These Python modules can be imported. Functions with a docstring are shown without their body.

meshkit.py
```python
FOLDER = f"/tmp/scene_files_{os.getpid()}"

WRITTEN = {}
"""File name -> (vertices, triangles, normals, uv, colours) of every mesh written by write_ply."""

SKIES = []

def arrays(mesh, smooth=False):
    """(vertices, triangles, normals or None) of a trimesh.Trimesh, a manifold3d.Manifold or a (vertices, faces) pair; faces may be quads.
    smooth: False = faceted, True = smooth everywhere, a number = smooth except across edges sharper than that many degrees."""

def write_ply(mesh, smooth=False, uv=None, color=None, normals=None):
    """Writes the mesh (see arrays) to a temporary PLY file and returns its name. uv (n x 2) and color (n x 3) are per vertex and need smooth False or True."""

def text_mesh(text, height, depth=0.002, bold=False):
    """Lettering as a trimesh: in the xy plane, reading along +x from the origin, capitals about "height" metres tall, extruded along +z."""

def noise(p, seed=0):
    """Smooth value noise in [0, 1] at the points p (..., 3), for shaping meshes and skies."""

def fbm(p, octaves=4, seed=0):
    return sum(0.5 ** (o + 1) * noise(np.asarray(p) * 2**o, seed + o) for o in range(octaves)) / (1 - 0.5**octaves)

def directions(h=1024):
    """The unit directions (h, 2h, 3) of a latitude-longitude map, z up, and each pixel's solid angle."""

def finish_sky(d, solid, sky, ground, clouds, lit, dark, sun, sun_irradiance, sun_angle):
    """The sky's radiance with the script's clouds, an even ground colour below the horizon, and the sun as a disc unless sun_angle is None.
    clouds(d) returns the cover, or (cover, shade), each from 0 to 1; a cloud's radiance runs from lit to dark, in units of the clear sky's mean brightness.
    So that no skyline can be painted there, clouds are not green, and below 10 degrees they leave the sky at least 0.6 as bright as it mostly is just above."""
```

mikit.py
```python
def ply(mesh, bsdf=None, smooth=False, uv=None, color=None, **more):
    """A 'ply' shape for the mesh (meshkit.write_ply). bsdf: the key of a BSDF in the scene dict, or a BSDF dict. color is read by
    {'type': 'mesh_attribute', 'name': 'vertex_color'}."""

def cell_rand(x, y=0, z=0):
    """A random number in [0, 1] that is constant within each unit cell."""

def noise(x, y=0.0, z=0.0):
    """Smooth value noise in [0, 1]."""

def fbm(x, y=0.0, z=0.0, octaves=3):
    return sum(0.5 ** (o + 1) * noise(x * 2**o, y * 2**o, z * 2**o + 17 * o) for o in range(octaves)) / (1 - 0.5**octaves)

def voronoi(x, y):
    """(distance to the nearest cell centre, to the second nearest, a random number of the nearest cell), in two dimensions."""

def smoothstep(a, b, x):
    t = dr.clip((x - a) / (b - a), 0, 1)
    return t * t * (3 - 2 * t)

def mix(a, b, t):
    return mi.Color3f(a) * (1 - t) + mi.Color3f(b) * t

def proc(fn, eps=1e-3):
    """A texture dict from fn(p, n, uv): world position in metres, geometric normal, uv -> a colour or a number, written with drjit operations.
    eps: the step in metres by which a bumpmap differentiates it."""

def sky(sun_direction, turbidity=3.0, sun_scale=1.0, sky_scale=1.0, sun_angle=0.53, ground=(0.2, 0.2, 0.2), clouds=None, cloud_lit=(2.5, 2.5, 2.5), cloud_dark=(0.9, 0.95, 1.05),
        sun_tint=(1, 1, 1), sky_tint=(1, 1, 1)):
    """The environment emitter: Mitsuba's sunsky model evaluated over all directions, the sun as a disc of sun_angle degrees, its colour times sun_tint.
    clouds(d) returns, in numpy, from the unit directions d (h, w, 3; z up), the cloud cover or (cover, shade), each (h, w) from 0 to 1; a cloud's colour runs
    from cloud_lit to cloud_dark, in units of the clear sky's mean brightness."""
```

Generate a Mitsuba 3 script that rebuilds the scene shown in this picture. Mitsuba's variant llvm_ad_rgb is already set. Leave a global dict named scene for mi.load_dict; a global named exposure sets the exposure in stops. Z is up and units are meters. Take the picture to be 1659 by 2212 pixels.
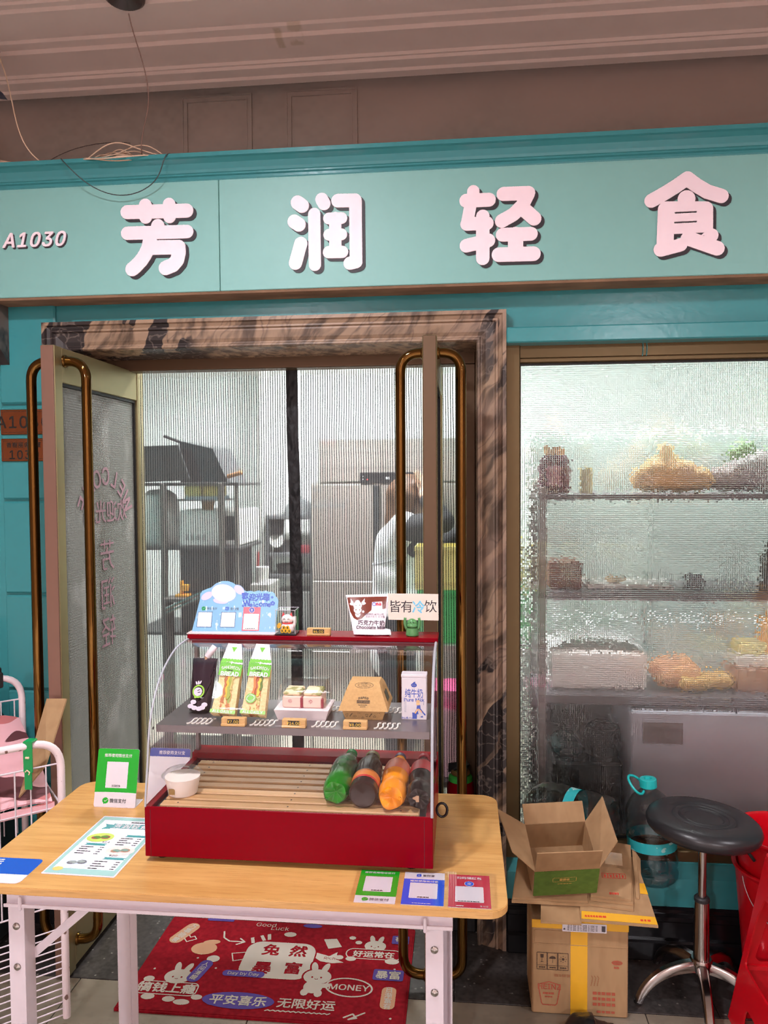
import glob, math, random
import drjit as dr
import mitsuba as mi
import numpy as np
import trimesh
import manifold3d as m3
import mikit, meshkit
from mikit import noise, fbm, voronoi, cell_rand, smoothstep, mix
from shapely import affinity, union_all, box as sbox
from shapely.geometry import Polygon, LineString, Point, MultiPolygon
from PIL import Image, ImageDraw, ImageFont

random.seed(7); np.random.seed(7)
T = mi.ScalarTransform4f
scene, labels = {}, {}

def lin(r, g, b):
    return [((c / 255) / 12.92 if c / 255 < 0.04045 else ((c / 255 + 0.055) / 1.055) ** 2.4) for c in (r, g, b)]
def rgb(c): return {'type': 'rgb', 'value': list(map(float, c))}

# ------------------------------------------------------------------ camera, lamps, exposure
RIGHT = np.array([0.99474524, 0.1021857, -0.00632376]); UP = np.array([0.00212641, 0.04113254, 0.99915144]); FWD = np.array([-0.1023591, 0.99391458, -0.04069911])
EYE = np.array([0.0, 0.0, 1.625])
scene['camera'] = {'type': 'perspective', 'fov': math.degrees(2 * math.atan(829.5 / 1650)), 'fov_axis': 'x', 'near_clip': 0.05, 'far_clip': 60,
                   'to_world': T().look_at(origin=EYE.tolist(), target=(EYE + FWD).tolist(), up=UP.tolist())}
exposure = 0.0
PINK = np.array([1.0, 0.975, 1.03]); COOL = np.array([0.985, 1.0, 0.985])
# round flush downlights in the arcade ceiling (x, y, radius, power) and flat panels in the shop ceiling
DOWNLIGHTS = [(-0.75, 1.00, 0.09, 640.0), (-1.60, -3.20, 0.14, 780.0), (1.80, -3.30, 0.14, 780.0), (2.50, 0.80, 0.09, 500.0), (-1.37, -0.25, 0.09, 130.0)]  # the far right lamp is added, to brighten the sill and boxes
SHOP_PANELS = [(-0.70, 3.75, 0.6, 0.3, 150.0), (0.85, 3.06, 1.1, 0.2, 46.0)]
ADDED_SHELF_STRIP = (0.32, 1.50, 2.80, 1.1945, 42.0)       # light strip added under the middle window shelf to brighten the bin (x0, x1, y, z, power)
CEIL = 3.075

# ------------------------------------------------------------------ helpers
def mat(name, c, rough=0.5, spec=0.5, metal=0.0, coat=0.0, bump=None, bscale=1.0, sheen=0.0):
    d = {'type': 'principled', 'base_color': c if isinstance(c, dict) else rgb(c), 'roughness': rough if isinstance(rough, dict) else float(rough), 'specular': float(spec), 'metallic': float(metal)}
    if coat: d['clearcoat'] = float(coat); d['clearcoat_gloss'] = 0.9
    if sheen: d['sheen'] = float(sheen)
    if bump is not None:
        d = {'type': 'bumpmap', 'arbitrary': mikit.proc(bump), 'scale': float(bscale), 'bsdf': d}
    scene['mat_' + name] = {'type': 'twosided', 'bsdf': d}
    return name
def C(*c, **k):
    """A plain material named after its colour, made once."""
    n = 'plain_%d_%d_%d' % c + ''.join('_%s%g' % (a, b) for a, b in sorted(k.items())).replace('.', '')
    if 'mat_' + n not in scene: mat(n, lin(*c), **{**dict(rough=0.5), **k})
    return n

def num(name):
    if name not in scene and name not in labels: return name
    i = 1
    while '%s_%03d' % (name, i) in scene or '%s_%03d' % (name, i) in labels: i += 1
    return '%s_%03d' % (name, i)
USED = set()
def fresh(name):
    i, n = 0, name
    while n in USED: i += 1; n = '%s_%03d' % (name, i)
    USED.add(n); return n
def shape(key, mesh, m, smooth=False, xf=None, **more):
    d = mikit.ply(mesh, 'mat_' + m, smooth=smooth, **more) if not isinstance(mesh, dict) else dict(mesh)
    if xf is not None: d['to_world'] = T(xf)
    scene[key] = d
    return key
def thing(name, label, cat=None, group=None, mesh=None, m=None, smooth=False, kind=None, xf=None):
    k = fresh(name); d = {'label': label}
    if kind: d['kind'] = kind
    elif cat: d['category'] = cat
    if group: d['group'] = group
    labels[k] = d
    if mesh is not None: shape(k, mesh, m, smooth, xf)
    return k
def part(parent, name, mesh, m, smooth=False, label=None, kind=None, xf=None):
    k = fresh(parent + '__' + name); shape(k, mesh, m, smooth, xf)
    d = {}
    if label: d['label'] = label
    if kind: d['kind'] = kind
    if d: labels[k] = d
    return k

def cat(*ms): return trimesh.util.concatenate([m for m in ms if m is not None])
def box(x0, x1, y0, y1, z0, z1):
    m = trimesh.creation.box(extents=(x1 - x0, y1 - y0, z1 - z0)); m.apply_translation(((x0 + x1) / 2, (y0 + y1) / 2, (z0 + z1) / 2)); return m
def rbox(x0, x1, y0, y1, z0, z1, r=0.004):
    """A box with chamfered edges."""
    pts = []
    for sx in (0, 1):
        for sy in (0, 1):
            for sz in (0, 1):
                p = np.array([(x0, x1)[sx], (y0, y1)[sy], (z0, z1)[sz]]); d = np.array([1 - 2 * sx, 1 - 2 * sy, 1 - 2 * sz]) * r
                for a in range(3):
                    q = p + d; q[a] = p[a]; pts.append(q)
    return trimesh.convex.convex_hull(np.array(pts))
def frame_of(o, ex, ey):
    ex = np.array(ex, float); ex /= np.linalg.norm(ex); ey = np.array(ey, float); ey -= ex * (ex @ ey); ey /= np.linalg.norm(ey)
    m = np.eye(4); m[:3, 0] = ex; m[:3, 1] = ey; m[:3, 2] = np.cross(ex, ey); m[:3, 3] = o; return m
def FRONT(x, y, z): return frame_of((x, y, z), (1, 0, 0), (0, 0, 1))          # local x right, y up, z towards the street
def FLAT(x, y, z): return frame_of((x, y, z), (1, 0, 0), (0, 1, 0))           # local x right, y away, z up
def on(fr, mesh):
    mesh = mesh.copy(); mesh.apply_transform(fr); return mesh
def polys(g):
    if g is None or g.is_empty: return []
    return [p for p in getattr(g, 'geoms', [g]) if isinstance(p, Polygon) and p.area > 1e-12]
def flat(g, z=0.0):
    """A flat print: the polygons as one sheet at height z."""
    ms = []
    for p in polys(g):
        v, f = trimesh.creation.triangulate_polygon(p, engine='earcut'); ms.append(trimesh.Trimesh(np.c_[v, np.full(len(v), z)], f, process=False))
    return cat(*ms)
def ext(g, d, z=0.0):
    ms = []
    for p in polys(g):
        m = trimesh.creation.extrude_polygon(p, d, engine='earcut'); m.apply_translation((0, 0, z)); ms.append(m)
    return cat(*ms)
def rrect(x0, x1, y0, y1, r): return sbox(x0 + r, y0 + r, x1 - r, y1 - r).buffer(r, quad_segs=6)
def rect(x0, x1, y0, y1): return sbox(x0, y0, x1, y1)
def ell(x, y, a, b, rot=0): return affinity.rotate(affinity.scale(Point(x, y).buffer(1, quad_segs=12), a, b, origin=(x, y)), rot, origin=(x, y))
def stroke(pts, r): return LineString(pts).buffer(r, quad_segs=6)
def tube(pts, r, n=10, closed=False, caps=True):
    p = np.asarray(pts, float); k = len(p)
    t = np.gradient(p, axis=0) if not closed else np.roll(p, -1, 0) - np.roll(p, 1, 0)
    t /= np.linalg.norm(t, axis=1, keepdims=True) + 1e-12
    a = np.cross(t[0], [0, 0, 1.0] if abs(t[0][2]) < 0.9 else [1.0, 0, 0]); a /= np.linalg.norm(a)
    A = []
    for i in range(k):
        a = a - t[i] * (a @ t[i]); a /= np.linalg.norm(a) + 1e-12; A.append(a)
    A = np.array(A); B = np.cross(t, A); ang = np.arange(n) * 2 * np.pi / n
    rr = np.broadcast_to(np.asarray(r, float), (k,))
    v = p[:, None] + rr[:, None, None] * (np.cos(ang)[None, :, None] * A[:, None] + np.sin(ang)[None, :, None] * B[:, None])
    f = []
    for i in range(k if closed else k - 1):
        j = (i + 1) % k
        for s in range(n):
            q = (s + 1) % n; f += [(i * n + s, i * n + q, j * n + q), (i * n + s, j * n + q, j * n + s)]
    v = v.reshape(-1, 3)
    if caps and not closed:
        v = np.vstack([v, p[:1], p[-1:]])
        for s in range(n):
            q = (s + 1) % n; f += [(len(v) - 2, q, s), (len(v) - 1, (k - 1) * n + s, (k - 1) * n + q)]
    return trimesh.Trimesh(v, np.array(f), process=False)
def rounded(pts, r, seg=6):
    """A polyline with its inner corners rounded at radius r."""
    P = [np.array(p, float) for p in pts]; out = [P[0]]
    for a, b, c in zip(P[:-2], P[1:-1], P[2:]):
        u = (a - b) / np.linalg.norm(a - b); w = (c - b) / np.linalg.norm(c - b)
        for i in range(seg + 1):
            s = i / seg; out.append((1 - s) ** 2 * (b + u * r) + 2 * s * (1 - s) * b + s * s * (b + w * r))
    return out + [P[-1]]
def spline(pts, n=8):
    from scipy.interpolate import CubicSpline
    p = np.array(pts, float); s = np.r_[0, np.cumsum(np.linalg.norm(np.diff(p, axis=0), axis=1))]
    return CubicSpline(s, p)(np.linspace(0, s[-1], n * (len(p) - 1) + 1))
def lathe(prof, n=32, at=(0, 0, 0)):
    """Profile [(radius, height), ...] turned about z."""
    p = np.array(prof, float); k = len(p); ang = np.arange(n) * 2 * np.pi / n
    v = np.stack([p[:, 0, None] * np.cos(ang), p[:, 0, None] * np.sin(ang), np.repeat(p[:, 1, None], n, 1)], -1).reshape(-1, 3) + np.array(at)
    f = []
    for i in range(k - 1):
        for s in range(n):
            q = (s + 1) % n; f += [(i * n + s, i * n + q, (i + 1) * n + q), (i * n + s, (i + 1) * n + q, (i + 1) * n + s)]
    m = trimesh.Trimesh(v, np.array(f), process=False); m.update_faces(m.nondegenerate_faces()); return m
def rod(a, b, r, n=10): return tube([a, b], r, n)
def sheet(fn, nu, nv):
    """A grid surface from fn(u, v) in [0, 1]."""
    u, v = np.meshgrid(np.linspace(0, 1, nu + 1), np.linspace(0, 1, nv + 1), indexing='ij')
    p = np.stack(fn(u, v), -1).reshape(-1, 3); f = []
    i, j = np.meshgrid(np.arange(nu), np.arange(nv), indexing='ij'); a = (i * (nv + 1) + j).ravel()
    q = np.stack([a, a + nv + 1, a + nv + 2, a + 1], 1)
    return trimesh.Trimesh(p, np.vstack([q[:, [0, 1, 2]], q[:, [0, 2, 3]]]), process=False)
def hull(pts): return trimesh.convex.convex_hull(np.array(pts, float))
def ball(c, r, s=2, scale=(1, 1, 1)):
    m = trimesh.creation.icosphere(subdivisions=s, radius=1); m.vertices = m.vertices * np.array(scale) * r + np.array(c); return m
def body(bones, edge, rounds=12):
    """Hulls of spheres joined into one smooth surface: bones = [((x, y, z, r), (x, y, z, r)), ...]."""
    tot = m3.Manifold()
    for b in bones:
        ps = np.vstack([ball(q[:3], q[3], 2).vertices for q in b]); tot = tot + m3.Manifold.hull_points(ps)
    tot = tot.refine_to_length(edge); mm = tot.to_mesh(); t = trimesh.Trimesh(mm.vert_properties[:, :3], mm.tri_verts, process=True)
    trimesh.smoothing.filter_taubin(t, lamb=0.5, nu=0.52, iterations=rounds); return t
def rot(deg, axis, p=(0, 0, 0)): return trimesh.transformations.rotation_matrix(math.radians(deg), axis, p)

# lettering as polygons, traced from the faces that come with the renderer's own toolkit
FONTS = {}
def face(ch):
    n = 'Inter.woff2' if ord(ch) < 0x300 else 'Noto Sans CJK Regular.woff2'
    if n not in FONTS: FONTS[n] = ImageFont.truetype(glob.glob('/opt/blender-*/*/datafiles/fonts/' + n)[0], 80)
    return FONTS[n]
GLYPHS = {}
def glyph(ch):
    if ch not in GLYPHS:
        f = face(ch); im = Image.new('L', (130, 150)); ImageDraw.Draw(im).text((20, 110), ch, 255, f, anchor='ls')
        on_ = np.pad(np.asarray(im) > 127, ((0, 0), (1, 1))).astype(np.int8)
        r, s = np.nonzero(np.diff(on_, axis=1) == 1); e = np.nonzero(np.diff(on_, axis=1) == -1)[1]
        g = union_all(sbox(s, -r - 1, e, -r)).buffer(0.6).buffer(-0.6).simplify(0.75) if len(s) else Polygon()
        GLYPHS[ch] = (affinity.affine_transform(g, [1 / 80, 0, 0, 1 / 80, -20 / 80, 110 / 80]), f.getlength(ch) / 80)
    return GLYPHS[ch]
def text(s, size, x=0, y=0, bold=0.0, align='c', gap=0.0, vertical=False):
    """size: the em in metres; (x, y): the middle of the line (align 'c') or its left end ('l'), half-way up a capital."""
    out, at = [], 0.0
    for ch in s:
        g, adv = glyph(ch)
        if vertical: out.append(affinity.translate(g, -adv / 2, at)); at -= 1 + gap
        else: out.append(affinity.translate(g, at, 0)); at += adv + gap
    g = union_all([o for o in out if not o.is_empty])
    if bold: g = g.buffer(bold, quad_segs=3)
    if vertical: g = affinity.translate(g, 0, -at / 2 - 0.88 - gap / 2)
    else: g = affinity.translate(g, -(at - gap) / 2 if align == 'c' else 0, -0.37)
    return affinity.translate(affinity.scale(g, size, size, origin=(0, 0)), x, y)
def bars(x0, y, widths, h=0.0012, gap=0.0012):
    """A row of short dashes where the print is too small to be read."""
    out = []
    for w in widths: out.append(rect(x0, x0 + w, y - h / 2, y + h / 2)); x0 += w + gap
    return union_all(out)

def prints(parent, name, fr, g, z, m, amin=3e-4, label=None):
    """Flat print: each motif large enough to be picked apart is a part of its own, the small ones are joined."""
    big = [p for p in polys(g) if p.envelope.area >= amin]; small = [p for p in polys(g) if p.envelope.area < amin]
    for p in big: part(parent, name, on(fr, flat(p, z)), m, label=label)
    if small: part(parent, name + '_specks', on(fr, flat(union_all(small), z)), m, kind='stuff')
# ------------------------------------------------------------------ materials with grain
def m_plaster(p, n, uv):
    a = fbm(p.x * 3.1, p.y * 3.1, p.z * 3.1, 4); s = smoothstep(0.60, 0.72, fbm(p.x * 1.3 + 7, p.y * 2.2, p.z * 2.0, 3)) * smoothstep(0.42, 0.6, a)
    e = 0.012 * (a - 0.5); bx = lambda x0, x1, y0, y1: smoothstep(x0, x0 + 0.01, p.x + e) * smoothstep(x1, x1 - 0.01, p.x + e) * smoothstep(y0, y0 + 0.01, p.y + e) * smoothstep(y1, y1 - 0.01, p.y + e)   # two patches of old paint
    pt = (0.55 * bx(-0.595, -0.563, 2.40, 2.50) + 0.45 * bx(-0.553, -0.495, 2.385, 2.49)) * smoothstep(0.3, 0.6, fbm(p.x * 40, p.y * 25, 0, 3))
    return mix(mix(lin(202, 180, 170), lin(192, 170, 161), a), lin(160, 136, 108), dr.clip(0.6 * s + pt, 0, 1))
mat('plaster', mikit.proc(m_plaster), 0.85, 0.2)
def m_brownwall(p, n, uv):
    a = fbm(p.x * 40, p.y * 40, p.z * 40, 3); b = fbm(p.x * 1.7, p.y, p.z * 2.3, 3)
    return mix(mix(lin(152, 138, 128), lin(138, 125, 116), a), lin(158, 138, 128), smoothstep(0.4, 0.7, b))
mat('brownwall', mikit.proc(m_brownwall), 0.9, 0.2)
def b_paint(p, n, uv): return fbm(p.x * 45, p.y * 45, p.z * 45, 3) * 0.0004
mat('tealwall', lin(60, 138, 142), 0.24, 0.5, bump=b_paint)
mat('tealtrim', lin(60, 134, 138), 0.2, 0.5, bump=b_paint)
mat('tealpanel', lin(128, 180, 174), 0.45, 0.4)
def m_marble(p, n, uv):
    w = fbm(p.x * 5.0 + 3, p.y * 5.0, p.z * 5.0, 4); d = (p.x * 0.85 - p.z * 0.53) + 0.10 * (w - 0.5); e = p.x * 0.53 + p.z * 0.85
    v = fbm(d * 17.0 + 1.7, e * 3.2, p.y * 6.0 + 3, 4); dark = smoothstep(0.50, 0.525, v) * smoothstep(0.36, 0.46, fbm(p.x * 2.6 + 4, p.z * 1.5, 5, 2))
    thin = smoothstep(0.03, 0.0, dr.abs(fbm(d * 22, e * 5, p.y * 5, 3) - 0.5)) * 0.5
    st = fbm(d * 46, e * 11, p.y * 18, 4); base = mix(lin(154, 129, 107), lin(88, 73, 62), smoothstep(0.36, 0.70, st))
    base = mix(base, lin(156, 130, 114), smoothstep(0.5, 0.68, fbm(p.x * 6, p.y * 6, p.z * 6 + 9, 3)) * 0.5)
    wisp = smoothstep(0.05, 0.0, dr.abs(fbm(p.x * 26, p.y * 26, p.z * 26, 3) - 0.52)) * 0.5
    return mix(mix(base, lin(78, 64, 58), thin), mix(lin(46, 40, 40), lin(124, 112, 104), wisp), dark)
mat('marble', mikit.proc(m_marble), 0.3, 0.5)
def m_wood(p, n, uv):
    g = fbm(p.x * 5.0, p.y * 62.0, p.z * 62.0, 4); w = fbm(p.x * 2.2, p.y * 9, 3.0, 3)
    fine = fbm(p.x * 25.0, p.y * 420.0, p.z * 300.0, 2)
    c = mix(lin(204, 158, 96), lin(184, 134, 74), smoothstep(0.3, 0.75, 0.6 * g + 0.4 * w))
    return mix(c, lin(166, 116, 60), 0.35 * smoothstep(0.52, 0.8, fine))
mat('tablewood', mikit.proc(m_wood), 0.28, 0.5)
def m_slat(p, n, uv):
    g = fbm(p.x * 9, p.y * 130, p.z * 130, 4); return mix(lin(196, 156, 110), lin(164, 122, 78), g)
mat('slatwood', mikit.proc(m_slat), 0.5, 0.4)
def m_granite(p, n, uv):
    a = fbm(p.x * 90, p.y * 90, p.z * 90, 2); s = smoothstep(0.985, 0.998, cell_rand(dr.floor(p.x * 160), dr.floor(p.y * 160)))
    return mix(mix(lin(44, 40, 39), lin(66, 61, 59), a), lin(150, 145, 138), s * 0.5)
mat('granite', mikit.proc(m_granite), 0.4, 0.5)
def m_tile(p, n, uv):
    a = fbm(p.x * 3, p.y * 14, 1, 4); b = fbm(p.x * 30, p.y * 30, 2, 3)
    return mix(mix(lin(140, 130, 114), lin(114, 104, 90), a), lin(92, 82, 70), 0.18 * smoothstep(0.5, 0.75, b))
mat('floortile', mikit.proc(m_tile), 0.35, 0.5)
def m_card(p, n, uv):
    a = fbm(p.x * 60, p.y * 60, p.z * 12, 3); b = fbm(p.x * 5, p.y * 5, p.z * 5, 3)
    return mix(mix(lin(172, 140, 104), lin(156, 124, 90), a), lin(142, 110, 80), 0.5 * smoothstep(0.5, 0.75, b))
def b_flute(p, n, uv): return (dr.sin((p.x + p.y) * 900) * 0.5 + 0.5) * 0.00025
mat('cardboard', mikit.proc(m_card), 0.85, 0.15)
def m_kraft(p, n, uv): return mix(lin(206, 168, 116), lin(186, 146, 96), fbm(p.x * 220, p.y * 220, p.z * 220, 3))
mat('kraft', mikit.proc(m_kraft), 0.8, 0.2)
def r_brass(p, n, uv): return 0.30 + 0.14 * fbm(p.x * 3, p.y * 3, p.z * 300, 2)
mat('brass', lin(168, 154, 114), mikit.proc(r_brass), 0.5, 0.85)
mat('bronze', lin(96, 80, 54), 0.36, 0.5, 0.7)
mat('copperedge', lin(140, 108, 94), 0.36, 0.5, 0.6)
mat('redbronze', lin(96, 76, 58), 0.36, 0.5, 0.6)
mat('polished', lin(112, 82, 42), 0.06, 0.5, 1.0)
mat('plate', lin(176, 116, 80), 0.22, 0.5, 1.0)
mat('chrome', lin(190, 186, 184), 0.14, 0.5, 1.0)
mat('steel', lin(206, 206, 202), 0.26, 0.5, 0.85)
mat('shelfmetal', lin(120, 112, 114), 0.3, 0.5, 0.7)
mat('whitemetal', lin(212, 200, 206), 0.35, 0.5)
def m_chip(p, n, uv): return mix(lin(232, 214, 216), lin(120, 92, 84), smoothstep(0.70, 0.76, fbm(p.x * 60, p.y * 60, p.z * 35, 3)))
mat('chippedwhite', mikit.proc(m_chip), 0.4, 0.5)
mat('redpaint', lin(122, 0, 18), 0.22, 0.07)
mat('redplastic', lin(206, 14, 30), 0.22, 0.5)
mat('blackleather', lin(36, 35, 38), 0.33, 0.5)
mat('blackgloss', lin(22, 22, 24), 0.15, 0.5)
mat('velcro', lin(20, 20, 23), 0.55, 0.4, bump=lambda p, n, uv: fbm(p.x * 60, p.y * 60, p.z * 38, 3) * 0.006)
scene['mat_clear'] = {'type': 'thindielectric', 'int_ior': 1.32}
scene['mat_clear_soft'] = {'type': 'thindielectric', 'int_ior': 1.35}
scene['mat_crystal'] = {'type': 'dielectric', 'int_ior': 1.5}
scene['mat_greenpet'] = {'type': 'thindielectric', 'int_ior': 1.5, 'specular_transmittance': rgb(lin(60, 205, 92)), 'specular_reflectance': rgb((1, 1, 1))}
scene['mat_petblue'] = {'type': 'thindielectric', 'int_ior': 1.5, 'specular_transmittance': rgb(lin(208, 216, 218))}
scene['mat_net'] = {'type': 'mask', 'opacity': 0.2, 'bsdf': {'type': 'twosided', 'bsdf': {'type': 'diffuse', 'reflectance': rgb(lin(196, 196, 190))}}}

# ------------------------------------------------------------------ arcade: ceiling, crown moulding, upper wall, floor
thing('ceiling', 'dusty pink plaster ceiling of the arcade', kind='structure', mesh=cat(box(-6, 6, -4.2, 1.62, CEIL, CEIL + 0.08), box(-6, 6, -4.2, -4.12, 0, CEIL), box(-6.08, -6, -4.2, 2.75, 0, CEIL), box(6, 6.08, -4.2, 2.75, 0, CEIL)), m='plaster')
prof = [(2.66, 3.004), (2.622, 3.004), (2.616, 3.012), (2.572, 3.014), (2.566, 3.022), (2.558, 3.022), (2.552, 3.030), (2.53, 3.032), (2.44, 3.034), (2.432, 3.044), (2.40, 3.046), (2.392, 3.053), (2.26, 3.054), (2.252, 3.062), (2.232, 3.062), (2.226, 3.068), (2.19, 3.069), (2.184, 3.075), (1.6, 3.078), (1.6, 3.2), (2.66, 3.2)]
pm = trimesh.creation.extrude_polygon(Polygon(prof), 12, engine='earcut')          # x = y-depth, y = z, along +z
pm = trimesh.Trimesh(np.c_[pm.vertices[:, 2] - 6, pm.vertices[:, 0], pm.vertices[:, 1]], pm.faces[:, ::-1], process=False)
thing('trim_1', 'stepped pink plaster crown moulding under the ceiling', kind='structure', mesh=pm, m='plaster')
WU = thing('wall_upper', 'brown plaster wall band above the shop sign', kind='structure', mesh=box(-6, 6, 2.75, 2.95, 2.636, 3.1), m='brownwall')
for x0, x1 in ((-1.013, -0.752), (-0.628, -0.369)):
    fr = FRONT(0, 2.75, 0); o = rect(x0, x1, 2.60, 3.022); i = rect(x0 + 0.017, x1 - 0.017, 2.6, 2.999)
    ring = cat(ext(o.difference(o.buffer(-0.006)), 0.009), ext(o.buffer(-0.006).difference(o.buffer(-0.017)), 0.005), ext(o.buffer(-0.017).difference(o.buffer(-0.021)), 0.008))
    part(WU, 'panel_moulding', on(fr, ring), 'brownwall')

FLO = thing('floor', 'arcade floor of worn beige tiles with a dark granite strip along the shop front', kind='structure', mesh=cat(box(-6, 6, -4.2, 5.4, -0.12, -0.006)), m='granite')
for i in range(8):
    for j in range(3):
        x = -2.45 + i * 0.6; y = 0.53 + j * 0.6
        part(FLO, 'tile', rbox(x + 0.0015, x + 0.5985, y + 0.0015, y + 0.5985, -0.006, 0.0, 0.0015), 'floortile')
thing('floor_street', 'tiled arcade floor behind the viewer, made pale to bounce light upwards', kind='structure', mesh=cat(box(-6, -2.452, -4.2, 2.33, -0.006, 0), box(2.352, 6, -4.2, 2.33, -0.006, 0), box(-2.452, 2.352, -4.2, 0.528, -0.006, 0)), m=C(214, 208, 204, rough=0.3))  # paler than the visible tiles, so it bounces light onto the ceiling
for i in range(6):
    x = -2.43 + i * 0.8; part(FLO, 'granite_slab', rbox(x + 0.001, x + 0.799, 2.332, 3.0, -0.006, 0.0, 0.001), 'granite')

# ------------------------------------------------------------------ shop front
WF = thing('wall_facade', 'teal painted shop front wall', kind='structure', m='tealwall',
           mesh=cat(box(-6, -1.40, 2.655, 2.84, 0, 2.632), box(-1.40, 1.75, 2.65, 2.84, 2.10, 2.632), box(0.06, 0.15, 2.66, 2.84, 0, 2.12), box(1.62, 6, 2.65, 2.84, 0, 2.632),
                    box(0.15, 1.75, 2.66, 2.735, 0, 0.315), hull([(x, y, z) for x in (0.147, 1.75) for y, z in ((2.665, 0.312), (2.612, 0.276), (2.612, 0.18), (2.665, 0.18))]),
                    rbox(0.147, 1.75, 2.60, 2.68, 2.083, 2.135, 0.004)))
for i, (z0, z1) in enumerate(((1.91, 2.29), (1.562, 1.91), (1.217, 1.562), (0.863, 1.217), (0.513, 0.863), (0.166, 0.513))):
    part(WF, 'course', rbox(-1.676, -1.46, 2.64, 2.66, z0 + 0.004, z1 - 0.004, 0.006), 'tealwall')
thing('baseboard_front', 'black glossy moulded plinth along the foot of the shop front', kind='structure', m='blackgloss',
      mesh=cat(rbox(0.147, 3.2, 2.606, 2.66, 0, 0.178, 0.006), rbox(0.147, 3.2, 2.594, 2.66, 0.13, 0.16, 0.008), rbox(0.147, 3.2, 2.59, 2.66, 0, 0.07, 0.006), rbox(-3.2, -1.49, 2.606, 2.66, 0, 0.166, 0.006)))

# marble door surround: a moulded profile mitred round the opening
XL, XR, ZT = -1.391, 0.0485, 2.097
mp = [(0, 0), (0, 0.022), (0.004, 0.028), (0.010, 0.028), (0.014, 0.022), (0.018, 0.022), (0.030, 0.030), (0.054, 0.038), (0.060, 0.038), (0.064, 0.046), (0.070, 0.046), (0.073, 0.040), (0.082, 0.046), (0.086, 0.054), (0.098, 0.054), (0.098, 0)]
def surround(a, b, da, db):
    v, f, k = [], [], len(mp)
    for (p, d) in ((a, da), (b, db)):
        for s, h in mp: v.append((p[0] + d[0] * s, 2.655 - h, p[1] + d[1] * s))
    for i in range(k):
        j = (i + 1) % k; f += [(i, j, k + j), (i, k + j, k + i)]
    return trimesh.Trimesh(np.array(v), np.array(f), process=False)
TR = thing('trim_2', 'moulded brown marble door surround with dark veins', kind='structure', m='marble', mesh=surround((XL, ZT), (XR, ZT), (-1, 1), (1, 1)))
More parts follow.
